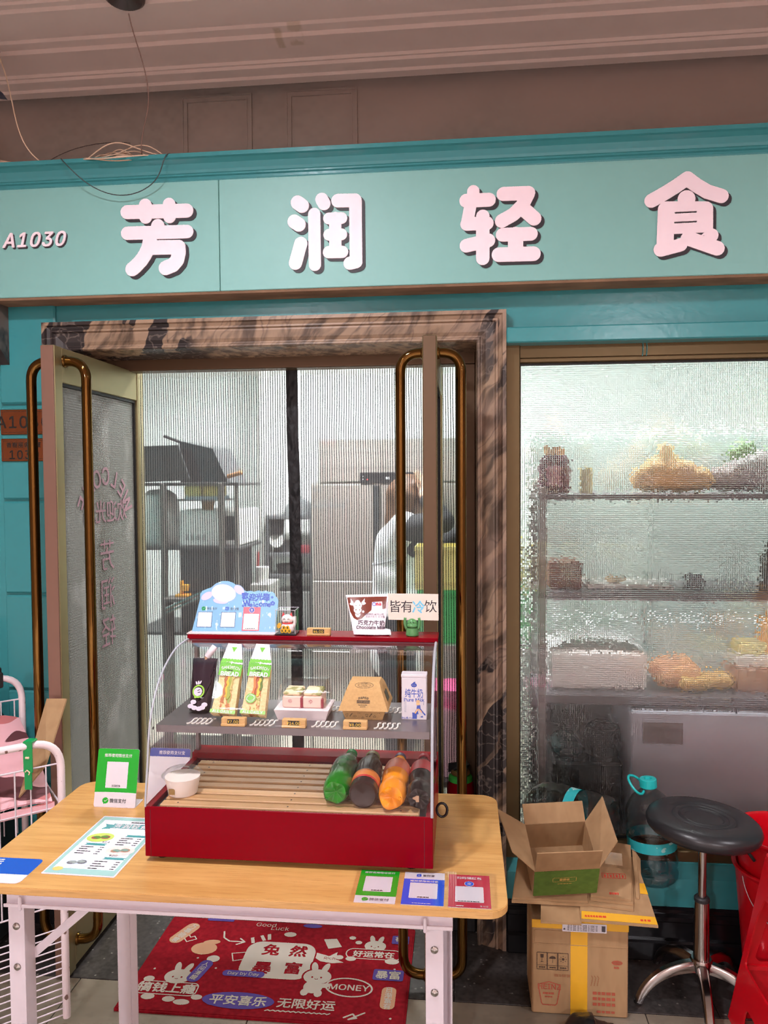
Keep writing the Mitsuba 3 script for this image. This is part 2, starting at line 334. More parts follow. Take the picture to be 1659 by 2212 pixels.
part(TR, 'jamb', surround((XR, ZT), (XR, 0), (1, 1), (1, 0)), 'marble'); part(TR, 'jamb', surround((XL, 0), (XL, ZT), (-1, 0), (-1, 1)), 'marble')
part(TR, 'reveal', cat(box(XL - 0.02, XR + 0.02, 2.64, 2.9, ZT, ZT + 0.02), box(XR, XR + 0.015, 2.64, 2.9, 0, ZT), box(XL - 0.015, XL, 2.64, 2.9, 0, ZT)), 'marble')
TF = thing('trim_3', 'brown metal door frame set back in the marble surround', kind='structure', m='redbronze', mesh=rbox(XL, XR, 2.86, 2.93, 2.055, 2.13, 0.003))
for x0, x1 in ((-0.026, XR), (XL, -1.335)): part(TF, 'post', rbox(x0, x1, 2.87, 2.93, 0, 2.06, 0.003), 'redbronze')

# the two open doors
def door(n, x0, x1, label, zb, textured):
    y0, y1, zt = 2.307, 2.985, 2.061
    d = thing(n, label, kind='structure'); xm = (x0 + x1) / 2
    part(d, 'stile', rbox(x0, x1, y0, y0 + 0.05, 0.012, zt, 0.003), 'brass', label='latch-side stile of brushed brass'); part(d, 'stile', rbox(x0, x1, y1 - 0.062, y1, 0.012, zt, 0.003), 'brass')
    part(d, 'edge_strip', rbox(x0 + 0.002, x1 - 0.002, y0 - 0.004, y0 + 0.002, 0.02, zt - 0.002, 0.001), 'copperedge' if textured else 'redbronze', label='worn metal edge strip')
    part(d, 'rail', rbox(x0 + 0.002, x1 - 0.002, y0 + 0.05, y1 - 0.062, 1.948, zt - 0.001, 0.002), 'brass'); part(d, 'rail', rbox(x0 + 0.002, x1 - 0.002, y0 + 0.05, y1 - 0.062, 0.02, 0.165, 0.004), 'brass')
    part(d, 'gasket', cat(box(xm - 0.014, xm + 0.014, y0 + 0.05, y0 + 0.056, 0.165, 1.948), box(xm - 0.014, xm + 0.014, y1 - 0.07, y1 - 0.062, 0.165, 1.948), box(xm - 0.014, xm + 0.014, y0 + 0.05, y1 - 0.062, 1.938, 1.948)), C(16, 15, 15))
    if textured:
        cells = glass_cells(y1 - 0.07 - y0 - 0.056, 1.938 - 0.165, 0.0085, 5, 0.05); fr = frame_of((xm + 0.004, y0 + 0.056, 0.165), (0, 1, 0), (0, 0, 1))
        part(d, 'pane', on(fr, cells), 'doorpane', label='frosted textured glass pane')
    else: part(d, 'pane', box(xm - 0.003, xm + 0.003, y0 + 0.056, y1 - 0.07, 0.165, 1.938), 'doorpane')
    for s in (-1, 1):
        xb = xm + s * 0.094; yb = 2.372
        h = part(d, 'handle', tube(rounded([(xm + s * 0.016, yb, 2.018), (xb, yb, 2.018), (xb, yb, zb), (xm + s * 0.016, yb, zb)], 0.062, 8), 0.0158, 18), 'polished', True, label='long polished brass pull handle')
        for z in (2.018, zb): part(h, 'collar', lathe_x(xm + s * 0.0225, yb, z, [(0.0158, -0.007), (0.0195, -0.005), (0.0205, 0), (0.0195, 0.005), (0.0158, 0.007)]), 'polished', True)
    return d
def lathe_x(x, y, z, prof): return on(frame_of((x, y, z), (0, 1, 0), (0, 0, 1)), lathe(prof, 20))
def glass_cells(w, h, pitch, seed, tilt, gap=0.12):
    """A pane of pressed glass: each cell its own slightly tilted facet with a groove round it, and a flat back."""
    r = np.random.RandomState(seed); nx, ny = max(1, round(w / pitch)), max(1, round(h / pitch)); px, py = w / nx, h / ny
    i, j = np.meshgrid(np.arange(nx), np.arange(ny), indexing='ij'); i, j = i.ravel(), j.ravel(); k = len(i)
    x0, y0 = i * px, j * py; tx, ty = r.normal(0, tilt, k), r.normal(0, tilt, k); zc = 0.0012 + 0.0003 * r.rand(k)
    g = gap
    cor = np.array([(0, 0), (1, 0), (1, 1), (0, 1)]); inn = np.array([(g, g), (1 - g, g), (1 - g, 1 - g), (g, 1 - g)])
    vo = np.stack([x0[:, None] + cor[:, 0] * px, y0[:, None] + cor[:, 1] * py, np.full((k, 4), 0.0004)], -1)
    vi = np.stack([x0[:, None] + inn[:, 0] * px, y0[:, None] + inn[:, 1] * py, zc[:, None] + tx[:, None] * (inn[:, 0] - 0.5) * px + ty[:, None] * (inn[:, 1] - 0.5) * py], -1)
    v = np.concatenate([vo, vi], 1).reshape(-1, 3); b = (np.arange(k) * 8)[:, None, None]
    t = np.array([(4, 5, 6), (4, 6, 7), (0, 1, 5), (0, 5, 4), (1, 2, 6), (1, 6, 5), (2, 3, 7), (2, 7, 6), (3, 0, 4), (3, 4, 7)])
    f = (b + t).reshape(-1, 3); n = len(v)
    bk = np.array([(0, 0, -0.004), (w, 0, -0.004), (w, h, -0.004), (0, h, -0.004), (0, 0, 0.0004), (w, 0, 0.0004), (w, h, 0.0004), (0, h, 0.0004)])
    bf = np.array([(0, 2, 1), (0, 3, 2), (0, 1, 5), (0, 5, 4), (1, 2, 6), (1, 6, 5), (2, 3, 7), (2, 7, 6), (3, 0, 4), (3, 4, 7)]) + n
    return trimesh.Trimesh(np.vstack([v, bk]), np.vstack([f, bf]), process=False)
def m_film(p, n, uv): return mix(lin(122, 124, 119), lin(146, 147, 143), smoothstep(0.5, 0.7, fbm(p.x * 9, p.y * 9, p.z * 4, 4)))
scene['mat_doorpane'] = {'type': 'principled', 'base_color': mikit.proc(m_film), 'roughness': 0.28, 'specular': 0.5, 'spec_trans': 0.0}
scene['mat_doorpane'] = {'type': 'twosided', 'bsdf': scene['mat_doorpane']}
D1 = door('door_1', -1.325, -1.28, 'left door leaf of brushed brass and frosted glass, standing open', 0.105, True)
D2 = door('door_2', -0.119, -0.076, 'right door leaf of brushed brass, standing open edge-on', 0.052, False)
# pink WELCOME arc lettering on the inner face of the left pane (seen from behind, so mirrored)
ms = []
fr = frame_of((-1.2975, 2.67, 1.50), (0, 1, 0), (0, 0, 1))
for i, ch in enumerate('WELCOME'):
    a = math.radians(150 - i * 20 - 0); g = affinity.rotate(text(ch, 0.085, bold=0.02), math.degrees(a) - 90, origin=(0, 0)); ms.append(affinity.translate(g, 0.20 * math.cos(a), 0.20 * math.sin(a) - 0.05))
g = union_all(ms + [text('欢迎光临', 0.085, 0, 0.02, 0.01)] + [text('芳', 0.12, 0, -0.14), text('润', 0.12, 0, -0.28), text('轻', 0.12, 0, -0.42)])
part(D1, 'lettering', on(fr, flat(affinity.scale(g, -1, 1, origin=(0, 0)), 0.0032)), C(158, 124, 134), label='faded pink lettering seen in reverse')

# window
WI = thing('window_1', 'large bronze framed shop window with pressed mosaic glass', kind='structure')
part(WI, 'frame', cat(rbox(0.148, 0.1965, 2.655, 2.73, 0.30, 2.10, 0.003), rbox(0.19, 1.75, 2.668, 2.73, 2.04, 2.10, 0.003), rbox(0.19, 1.75, 2.655, 2.73, 0.313, 0.352, 0.004), rbox(0.19, 1.75, 2.672, 2.73, 0.35, 0.372, 0.003), rbox(0.19, 1.75, 2.675, 2.73, 2.026, 2.045, 0.003)), 'bronze')
part(WI, 'gasket', cat(box(0.1965, 0.201, 2.69, 2.70, 0.372, 2.026), box(0.1965, 1.75, 2.69, 2.70, 2.019, 2.026), box(0.1965, 1.75, 2.69, 2.70, 0.372, 0.378)), C(14, 13, 13))
part(WI, 'pane', on(FRONT(0.201, 2.70, 0.378), glass_cells(1.42, 1.641, 0.0072, 11, 0.055)), 'crystal', label='pressed mosaic glass pane')
for x in (0.604, 0.617): part(WF, 'paint_drip', tube(spline([(x, 2.6655, 2.085), (x + 0.001, 2.665, 2.06), (x - 0.001, 2.666, 2.04)], 3), 0.0016, 6), 'tealwall', True)
# ------------------------------------------------------------------ signboard
SB = thing('shop_signboard', 'long teal shop sign with four big pink-white characters and a number', 'sign')
YS = 2.545
part(SB, 'panel', rbox(-3.2, -0.8165, YS, 2.639, 2.271, 2.642, 0.002), 'tealpanel'); part(SB, 'panel', rbox(-0.8145, 2.4, YS, 2.639, 2.271, 2.642, 0.002), 'tealpanel')
cp = [(2.64, 2.64), (2.549, 2.64), (2.545, 2.646), (2.545, 2.654), (2.538, 2.657), (2.538, 2.662), (2.534, 2.664), (2.53, 2.672), (2.518, 2.688), (2.500, 2.697), (2.490, 2.699), (2.490, 2.712), (2.749, 2.712), (2.749, 2.64)]
pm = trimesh.creation.extrude_polygon(Polygon(cp), 5.8, engine='earcut')
part(SB, 'cornice', trimesh.Trimesh(np.c_[pm.vertices[:, 2] - 3.3, pm.vertices[:, 0], pm.vertices[:, 1]], pm.faces[:, ::-1], process=False), 'tealtrim', label='glossy teal moulded cornice')
def m_raw(p, n, uv): return mix(lin(150, 118, 92), lin(96, 74, 60), fbm(p.x * 12, p.y * 30, p.z * 12, 4))
mat('rawwood', mikit.proc(m_raw), 0.85, 0.2)
part(SB, 'underside', rbox(-3.2, 2.4, YS + 0.004, 2.649, 2.262, 2.272, 0.001), 'rawwood', label='raw brown underside')
mat('signwhite', lin(252, 230, 238), 0.45, 0.4); mat('signblack', lin(46, 42, 48), 0.5, 0.4)
LETTERS = [
 ((-1.012, 2.451), [([(-0.1231, 0.0946), (0.086, 0.0909)], np.float64(0.0236)), ([(-0.0588, 0.1147), (-0.058, 0.0755)], np.float64(0.0226)), ([(0.0251, 0.1144), (0.0262, 0.0733)], np.float64(0.0221)), ([(-0.124, 0.0236), (0.0861, 0.0212)], np.float64(0.0226)), ([(-0.016, 0.0439), (-0.0158, 0.0257)], np.float64(0.0236)), ([(-0.0439, 0.0167), (-0.0446, -0.0036), (-0.0509, -0.0287), (-0.0626, -0.0511), (-0.0777, -0.0709), (-0.0955, -0.0881), (-0.1091, -0.0978)], np.float64(0.0244)), ([(-0.0408, -0.0278), (0.0561, -0.0296)], np.float64(0.0244)), ([(0.0561, -0.0306), (0.0566, -0.0478), (0.0501, -0.0729), (0.0352, -0.0888), (0.009, -0.098)], np.float64(0.0244))],
  [], []),
 ((-0.459, 2.45), [([(-0.0852, 0.1024), (-0.0701, 0.091)], np.float64(0.0234)), ([(-0.0972, 0.0406), (-0.0814, 0.0298)], np.float64(0.0232)), ([(-0.0758, -0.0328), (-0.0947, -0.0963)], np.float64(0.0225)), ([(-0.0294, 0.0623), (-0.0288, -0.1041)], np.float64(0.0207)), ([(-0.0036, 0.1094), (0.0041, 0.0949)], np.float64(0.0216)), ([(0.0504, 0.1027), (0.1075, 0.1014)], np.float64(0.0223)), ([(0.1091, 0.1002), (0.1095, -0.099)], np.float64(0.0212)), ([(0.1095, -0.099), (0.0891, -0.1031)], np.float64(0.0218)), ([(0.0195, 0.046), (0.0622, 0.0453)], np.float64(0.0192)), ([(0.0201, -0.0074), (0.0611, -0.0077)], np.float64(0.0196)), ([(0.0184, -0.0645), (0.0635, -0.0651)], np.float64(0.0203)), ([(0.0409, 0.0462), (0.0408, -0.0636)], np.float64(0.0205))],
  [], []),
 ((0.114, 2.463), [([(-0.1, 0.0715), (-0.027, 0.0714)], np.float64(0.0223)), ([(-0.0771, 0.1003), (-0.0788, 0.0716)], np.float64(0.0202)), ([(-0.0872, 0.0534), (-0.0977, -0.0029)], np.float64(0.02)), ([(-0.0977, -0.0035), (-0.0333, -0.0034)], np.float64(0.0217)), ([(-0.0467, 0.0187), (-0.0469, -0.1154)], np.float64(0.0219)), ([(-0.0999, -0.0731), (-0.0287, -0.0587)], np.float64(0.0221)), ([(0.0201, 0.0878), (0.0989, 0.0874)], np.float64(0.0225)), ([(0.0989, 0.0874), (0.0801, 0.0483), (0.0514, 0.0209), (0.0143, 0.0018)], np.float64(0.0221)), ([(0.0781, 0.0423), (0.1181, 0.0058)], np.float64(0.023)), ([(0.0174, -0.0425), (0.1073, -0.0429)], np.float64(0.0221)), ([(0.0586, -0.0431), (0.0587, -0.1048)], np.float64(0.0246)), ([(0.005, -0.1059), (0.1156, -0.1068)], np.float64(0.0234))],
  [], []),
 ((0.696, 2.483), [([(-0.097, 0.0261), (-0.0541, 0.0488), (-0.0227, 0.0674), (0.0125, 0.0908)], np.float64(0.022)), ([(0.0125, 0.0908), (0.0402, 0.0686), (0.0736, 0.0471), (0.1167, 0.0317)], np.float64(0.0222)), ([(0.0107, 0.0269)], np.float64(0.0273)), ([(-0.0537, -0.0015), (-0.0568, -0.104)], np.float64(0.0232)), ([(-0.0665, -0.1279), (-0.0073, -0.114)], np.float64(0.0228)), ([(-0.0095, -0.0857), (0.1058, -0.1306)], np.float64(0.0228)), ([(0.0878, -0.0895)], np.float64(0.0216)), ([(0.0158, -0.0565), (0.0162, -0.0967)], np.float64(0.0224))],
  [Polygon([(-0.0752, 0.0232), (0.0919, 0.016), (0.0931, -0.0897), (-0.0744, -0.0832)]).buffer(-0.0224).buffer(0.0224, quad_segs=6), Polygon([(-0.0569, -0.0839), (0.0102, -0.0865), (0.0106, -0.1227), (-0.0566, -0.1202)])], [stroke([(-0.0229, -0.0148), (0.0404, -0.0142)], 0.0026), stroke([(-0.0241, -0.0453), (0.0407, -0.0447)], 0.0026), Polygon([(-0.0269, -0.081), (0.0007, -0.0805), (-0.0051, -0.0879), (-0.0059, -0.0939), (-0.0271, -0.0999)]), Polygon([(0.0377, -0.0799), (0.0661, -0.0796), (0.0564, -0.0874)])]),
]
for (cx, cz), strokes, solids, holes in LETTERS:
    g = union_all([stroke(s, r) if len(s) > 1 else Point(s[0]).buffer(r, quad_segs=8) for s, r in strokes] + solids)
    if holes: g = g.difference(union_all(holes))
    g = g.simplify(0.0004); fr = FRONT(cx, YS, cz)
    k = part(SB, 'character', on(fr, ext(g, 0.0025, 0.003)), 'signwhite', label='rounded pink-white character')
    part(k, 'drop_layer', on(fr, ext(affinity.translate(g, 0.0102, -0.0094), 0.0025, 0.0005)), 'signblack', label='black layer set off to the lower right')
g = affinity.skew(text('A1030', 0.0655, bold=0.022, gap=0.05), xs=14, origin=(0, 0)); fr = FRONT(-1.469, YS, 2.4675)
k = part(SB, 'number', on(fr, ext(g, 0.0025, 0.003)), 'signwhite', label='slanted number A1030')
part(k, 'drop_layer', on(fr, ext(affinity.translate(g, 0.0034, -0.0044), 0.0025, 0.0005)), 'signblack')
# ------------------------------------------------------------------ the room behind the shop front
thing('wall_back', 'white back wall of the shop', kind='structure', mesh=box(-2.3, 2.3, 5.0, 5.1, 0, 2.75), m=C(222, 226, 226))
thing('wall_left', 'white left wall inside the shop', kind='structure', mesh=box(-2.3, -2.2, 2.84, 5.0, 0, 2.75), m=C(226, 226, 220))
thing('wall_right', 'white right wall inside the shop', kind='structure', mesh=box(1.9, 2.0, 2.84, 5.0, 0, 2.75), m=C(226, 226, 220))
thing('ceiling_shop', 'white ceiling of the shop', kind='structure', mesh=box(-2.3, 2.3, 2.84, 5.0, 2.70, 2.75), m=C(230, 230, 226))
thing('floor_shop', 'pale tiled floor inside the shop', kind='structure', mesh=box(-2.3, 2.3, 2.95, 5.0, -0.006, 0.0005), m=C(232, 226, 212, rough=0.3))
# ------------------------------------------------------------------ the table and what lies on it
TZ = 0.749
TB = thing('dining_table', 'folding table with rounded wood-grain top and white painted steel legs', 'table')
part(TB, 'tabletop', on(FLAT(0, 0, TZ - 0.017), cat(ext(rrect(-1.104, 0.092, 1.531, 2.112, 0.045), 0.014, 0.0015), ext(rrect(-1.1028, 0.0908, 1.5322, 2.1108, 0.044), 0.017))), 'tablewood', label='rounded wood-grain tabletop')
def channel(x0, x1, y0, y1, z0, z1, t=0.002): return cat(box(x0, x1, y0, y0 + t, z0, z1), box(x1 - t, x1, y0, y1, z0, z1), box(x0, x0 + t, y0, y1, z0, z1))
part(TB, 'apron', cat(rbox(-1.004, -0.022, 1.556, 1.559, 0.698, 0.7325, 0.001), rbox(-1.004, -0.022, 1.546, 1.5605, 0.697, 0.700, 0.001), rbox(-1.004, -0.022, 1.544, 1.547, 0.696, 0.704, 0.001)), 'whitemetal')
part(TB, 'apron', cat(rbox(-1.004, -0.022, 2.06, 2.063, 0.698, 0.7325, 0.001)), 'whitemetal')
for x in (-1.0, -0.026): part(TB, 'apron', rbox(x - 0.0015, x + 0.0015, 1.556, 2.063, 0.698, 0.7325, 0.001), 'whitemetal')
for x in (-0.9655, -0.0795): part(TB, 'weld_tab', rbox(x - 0.0035, x + 0.0035, 1.541, 1.548, 0.690, 0.722, 0.002), 'whitemetal')
for x0, x1, s in ((-1.003, -0.966, 1), (-0.079, -0.042, 1)):
    leg = part(TB, 'leg', cat(box(x0, x1, 1.56, 1.5625, 0.004, 0.7), box(x1 - 0.0025, x1, 1.56, 1.60, 0.004, 0.7) if x0 < -0.5 else box(x1 + 0.0155, x1 + 0.018, 1.575, 1.615, 0.004, 0.7), box(x0, x0 + 0.0025, 1.56, 1.60, 0.004, 0.7), box(x0, x1 + (0 if x0 < -0.5 else 0.018), 1.598, 1.60, 0.004, 0.7)), 'whitemetal')
    part(leg, 'foot', rbox(x0 - 0.002, x1 + 0.002, 1.557, 1.604, 0, 0.02, 0.004), C(30, 30, 32))
    for z in (0.645, 0.553): part(leg, 'bolt', on(FRONT((x0 + x1) / 2, 1.56, z), lathe([(0.0, 0.0045), (0.0028, 0.0045), (0.0035, 0.0032), (0.0065, 0.003), (0.0082, 0.0015), (0.0082, 0), (0, 0)], 20)), 'chrome', True)
for x0, x1 in ((-0.974, -0.918), (-0.096, -0.040)):
    leg = part(TB, 'leg', cat(box(x0, x0 + 0.036, 2.02, 2.023, 0.004, 0.7), box(x0 + 0.036, x1, 2.023, 2.026, 0.004, 0.7), box(x0, x0 + 0.003, 2.02, 2.06, 0.004, 0.7), box(x0 + 0.034, x0 + 0.037, 2.02, 2.05, 0.004, 0.7)), 'whitemetal')
    part(leg, 'foot', rbox(x0 - 0.002, x0 + 0.039, 2.017, 2.062, 0, 0.022, 0.004), C(30, 30, 32))
def bar_at(a, b, w, t, m):
    a, b = np.array(a, float), np.array(b, float); L = np.linalg.norm(b - a); fr = frame_of(a, b - a, (0, -1, 0)); return on(fr, cat(box(0, L, -w / 2, w / 2, -t, 0), box(0, L, w / 2 - t, w / 2, -w * 0.55, 0)))
part(TB, 'brace', bar_at((-0.972, 1.615, 0.545), (-0.80, 1.615, 0.695), 0.034, 0.003, None), 'whitemetal', label='slanting corner brace')

def tick(x, y, r):
    """A round speech bubble with a tick cut out."""
    b = ell(x, y, r * 1.1, r).union(Polygon([(x - r * 0.75, y - r * 0.4), (x - r * 0.65, y - r * 1.25), (x - r * 0.05, y - r * 0.8)])); c = stroke([(x - r * 0.45, y + r * 0.02), (x - r * 0.12, y - r * 0.3), (x + r * 0.75, y + r * 0.4)], r * 0.1); return b.difference(c), c
WHITE, GREEN, BLUE, MAROON, INK = C(212, 206, 212, rough=0.35), C(20, 158, 36, rough=0.35), C(34, 84, 205, rough=0.35), C(176, 42, 66, rough=0.35), C(30, 28, 36)
# green payment card stand
ST = thing('payment_stand', 'green and white payment card stand on the table left of the display case', 'sign stand')
fr = frame_of((-0.937, 1.941, TZ), (1, 0, 0), (0.0, 0.26, 1)); w, h = 0.0585, 0.152
fr = fr @ np.diag([1, 1, 1, 1.0]); card = rrect(-w, w, 0, h, 0.006)
part(ST, 'card', on(fr, ext(card, 0.002, -0.002)), WHITE)
part(ST, 'foot', on(FLAT(-0.937, 1.941, TZ), ext(rrect(-w, w, 0.0, 0.055, 0.004), 0.0018, 0.0002)), WHITE)
g = card.intersection(rect(-w, w, 0.0365, h).difference(ell(0, 0.0362, w * 1.25, 0.0032))); wb = rect(-0.0305, 0.0305, 0.05, 0.118)
part(ST, 'print', on(fr, flat(g.difference(wb), 0.0004)), GREEN, label='green field with a white blank panel')
tb, tc = tick(-0.026, 0.0175, 0.0078)
part(ST, 'lettering', on(fr, flat(text('推荐使用微信支付', 0.0098, 0, 0.1345, 0.012), 0.0008)), WHITE); part(ST, 'lettering', on(fr, flat(union_all([text('微信支付', 0.0118, 0.009, 0.0175, 0.01), text('芳润轻食', 0.0062, 0, 0.0555)]), 0.0008)), INK); part(ST, 'tick_mark', on(fr, flat(tb, 0.0008)), GREEN)
# blue payment card behind it, seen through the case
ST2 = thing('payment_stand', 'blue and white payment card stand tucked behind the left end of the display case', 'sign stand')
fr = frame_of((-0.783, 1.95, TZ), (1, 0, 0), (0, 0.24, 1)); card = rrect(-0.068, 0.045, 0, 0.155, 0.006)
part(ST2, 'card', on(fr, ext(card, 0.002, -0.002)), WHITE); part(ST2, 'print', on(fr, flat(card.intersection(rect(-w - 0.01, w, 0.133, 0.155)), 0.0004)), C(62, 82, 150, rough=0.35))
part(ST2, 'lettering', on(fr, flat(text('推荐使用支付宝', 0.0105, -0.006, 0.1435, 0.012), 0.0008)), WHITE); part(ST2, 'foot', on(FLAT(-0.783, 1.95, TZ), ext(rrect(-0.06, 0.045, 0, 0.05, 0.004), 0.0018, 0.0002)), WHITE)

# laminated menu
MN = thing('menu_sheet', 'laminated pale menu with teal border lying on the table', 'menu')
fr = frame_of((-0.944, 1.592, TZ), (0.9997, -0.02, 0), (0.0, 1, 0)); W, H = 0.174, 0.295
part(MN, 'sheet', on(fr, ext(rrect(0, W, 0, H, 0.003), 0.0008, 0.0002)), WHITE)
inner = rect(0.004, W - 0.004, 0.005, H - 0.005); page = rect(0.014, W - 0.014, 0.028, H - 0.022)
part(MN, 'print', on(fr, flat(inner.difference(page), 0.0013)), C(150, 190, 186, rough=0.3), label='pale teal border')
part(MN, 'print', on(fr, flat(page, 0.0012)), C(238, 232, 244, rough=0.3))
rib = Polygon([(0.028, 0.222), (0.05, 0.226), (0.05, 0.234), (0.15, 0.234), (0.15, 0.226), (0.17, 0.222), (0.162, 0.236), (0.17, 0.25), (0.15, 0.247), (0.05, 0.247), (0.028, 0.25), (0.036, 0.236)]).union(rect(0.05, 0.15, 0.23, 0.254))
ribs = [rib] + [Polygon([(x, y - 0.005), (x + 0.056, y - 0.005), (x + 0.05, y), (x + 0.056, y + 0.005), (x, y + 0.005), (x + 0.006, y)]) for x, y in ((0.108, 0.192), (0.028, 0.143), (0.106, 0.080))]
prints(MN, 'print', fr, union_all(ribs), 0.0016, C(70, 142, 148, rough=0.3), label='teal ribbon')
part(MN, 'lettering', on(fr, flat(text('芳润轻食', 0.0235, 0.1, 0.2415, 0.02), 0.002)), WHITE)
dashes = [bars(0.09, 0.2635, (0.008, 0.012, 0.01, 0.014, 0.008, 0.01), 0.004)] + [bars(x, y0 - 0.0105 * i, ws, 0.0032) for x, y0, n in ((0.103, 0.178, 4), (0.026, 0.129, 4), (0.094, 0.064, 4)) for i in range(n) for ws in [((0.009, 0.012, 0.008), (0.012, 0.008), (0.01, 0.009, 0.006, 0.006), (0.008, 0.013))[i % 4]]] + [bars(x, y0 - 0.0105 * i, (0.003, 0.006), 0.0032) for x, y0, n in ((0.145, 0.178, 4), (0.074, 0.129, 4), (0.146, 0.064, 4)) for i in range(n)]
part(MN, 'lettering', on(fr, flat(union_all(dashes + [text('¥14', 0.011, 0.076, 0.156), text('¥20', 0.011, 0.125, 0.094, 0.01)]), 0.0018)), INK)
for (x, y, a, b, r, c, c2, c3) in ((0.05, 0.178, 0.033, 0.023, 8, (188, 204, 96), (84, 130, 50), (150, 80, 70)), (0.13, 0.118, 0.035, 0.024, 0, (236, 206, 200), (120, 150, 140), (168, 130, 110)), (0.055, 0.055, 0.038, 0.026, 0, (202, 214, 232), (140, 150, 150), (110, 110, 118))):
    part(MN, 'print', on(fr, flat(ell(x, y, a, b, r), 0.0016)), C(*c)); 
    part(MN, 'print', on(fr, flat(union_all([ell(x - 0.011, y - 0.002, 0.011, 0.008, 10), ell(x + 0.012, y + 0.002, 0.012, 0.009, -8)]), 0.0020)), C(*c3)); part(MN, 'print', on(fr, flat(union_all([ell(x - 0.01, y, 0.0075, 0.005), ell(x + 0.013, y + 0.002, 0.007, 0.005), stroke([(x - 0.004, y - 0.006), (x + 0.008, y + 0.006)], 0.003)]), 0.0024)), C(*c2))
part(MN, 'print', on(fr, flat(union_all([ell(0.027, 0.024, 0.012, 0.009)]), 0.0016)), C(226, 190, 110))
# blue and white card at the table's left corner (its mascot is left out)
CD = thing('promotion_card', 'blue and white card with rounded corners at the left front corner of the table', 'card')
fr = FLAT(0, 0, TZ); cd = rrect(-1.094, -0.968, 1.545, 1.652, 0.014)
part(CD, 'card', on(fr, ext(cd, 0.0009, 0.0002)), WHITE); part(CD, 'print', on(fr, flat(cd.intersection(rect(-2, 0, 1.582, 1.7)), 0.0014)), C(30, 80, 176, rough=0.3), label='blue field')
part(CD, 'lettering', on(fr, flat(text('元', 0.03, -1.072, 1.632, 0.03), 0.0018)), WHITE)
# three payment cards under clear film
LF = thing('clear_film', 'clear plastic film holding three payment cards at the right front of the table', 'plastic film', mesh=on(FLAT(0, 0, TZ), ext(Polygon([(-0.238, 1.536), (0.07, 1.534), (0.073, 1.676), (-0.236, 1.676)]), 0.0004, 0.0034)), m='clear_soft')
def paycard(cx, cy, w, h, field, label, low, hi, extra):
    k = thing('payment_card', label, 'card', 'payment cards under the clear film'); fr = FLAT(cx, cy, TZ); c = rect(-w / 2, w / 2, -h / 2, h / 2)
    part(k, 'card', on(fr, ext(c, 0.0008, 0.0002)), WHITE); f = c.intersection(rect(-1, 1, -h / 2 + low, h / 2 - hi)); panel = rrect(-0.03, 0.03, extra - 0.029, extra + 0.033, 0.002)
    part(k, 'print', on(fr, flat(f.difference(panel), 0.0013)), field); return k, fr
k, fr = paycard(-0.1845, 1.606, 0.0865, 0.132, GREEN, 'green payment card with a white foot, leftmost of the three', 0.026, 0, 0.006)
part(k, 'lettering', on(fr, flat(text('推荐使用微信支付', 0.0085, 0, 0.0545, 0.015), 0.0017)), WHITE); tb, tc = tick(-0.021, -0.054, 0.0062)
part(k, 'lettering', on(fr, flat(union_all([text('微信支付', 0.0105, 0.009, -0.054), bars(-0.012, -0.0185, (0.004, 0.006, 0.005, 0.006), 0.003)]), 0.0017)), INK); part(k, 'tick_mark', on(fr, flat(tb, 0.0017)), GREEN)
k, fr = paycard(-0.085, 1.606, 0.0885, 0.132, BLUE, 'blue payment card with a white top, middle of the three', 0, 0.030, -0.012)
part(k, 'lettering', on(fr, flat(union_all([text('推荐使用支付宝', 0.0088, 0, 0.027, 0.02), bars(-0.022, -0.0605, (0.004, 0.006, 0.005, 0.006, 0.004, 0.008), 0.002)]), 0.0017)), WHITE); part(k, 'lettering', on(fr, flat(union_all([text('支付宝', 0.0088, 0.009, 0.051, 0.015), bars(-0.012, -0.0365, (0.004, 0.006, 0.005, 0.006), 0.003)]), 0.0017)), INK); part(k, 'logo', on(fr, flat(rrect(-0.0175, -0.0075, 0.0455, 0.0565, 0.002).difference(text('支', 0.0078, -0.0125, 0.051, 0.02)), 0.0017)), BLUE)
k, fr = paycard(0.0125, 1.604, 0.0885, 0.130, MAROON, 'crimson payment card with a round blue badge, rightmost of the three', 0, 0, -0.016)
part(k, 'lettering', on(fr, flat(union_all([text('扫码领红包', 0.0108, 0.0, 0.051, 0.02), rrect(-0.028, -0.012, -0.0615, -0.0585, 0.0012), text('支付宝', 0.006, 0.03, -0.059)]), 0.0017)), WHITE); part(k, 'lettering', on(fr, flat(bars(-0.024, -0.042, (0.004, 0.006, 0.005, 0.006, 0.004, 0.008, 0.004), 0.002), 0.0017)), INK)
part(k, 'logo', on(fr, flat(ell(0, 0.027, 0.0105, 0.0105), 0.0017)), WHITE); part(k, 'logo', on(fr, flat(ell(0, 0.027, 0.0092, 0.0092).difference(text('支', 0.0115, 0, 0.027, 0.02)), 0.0021)), BLUE)

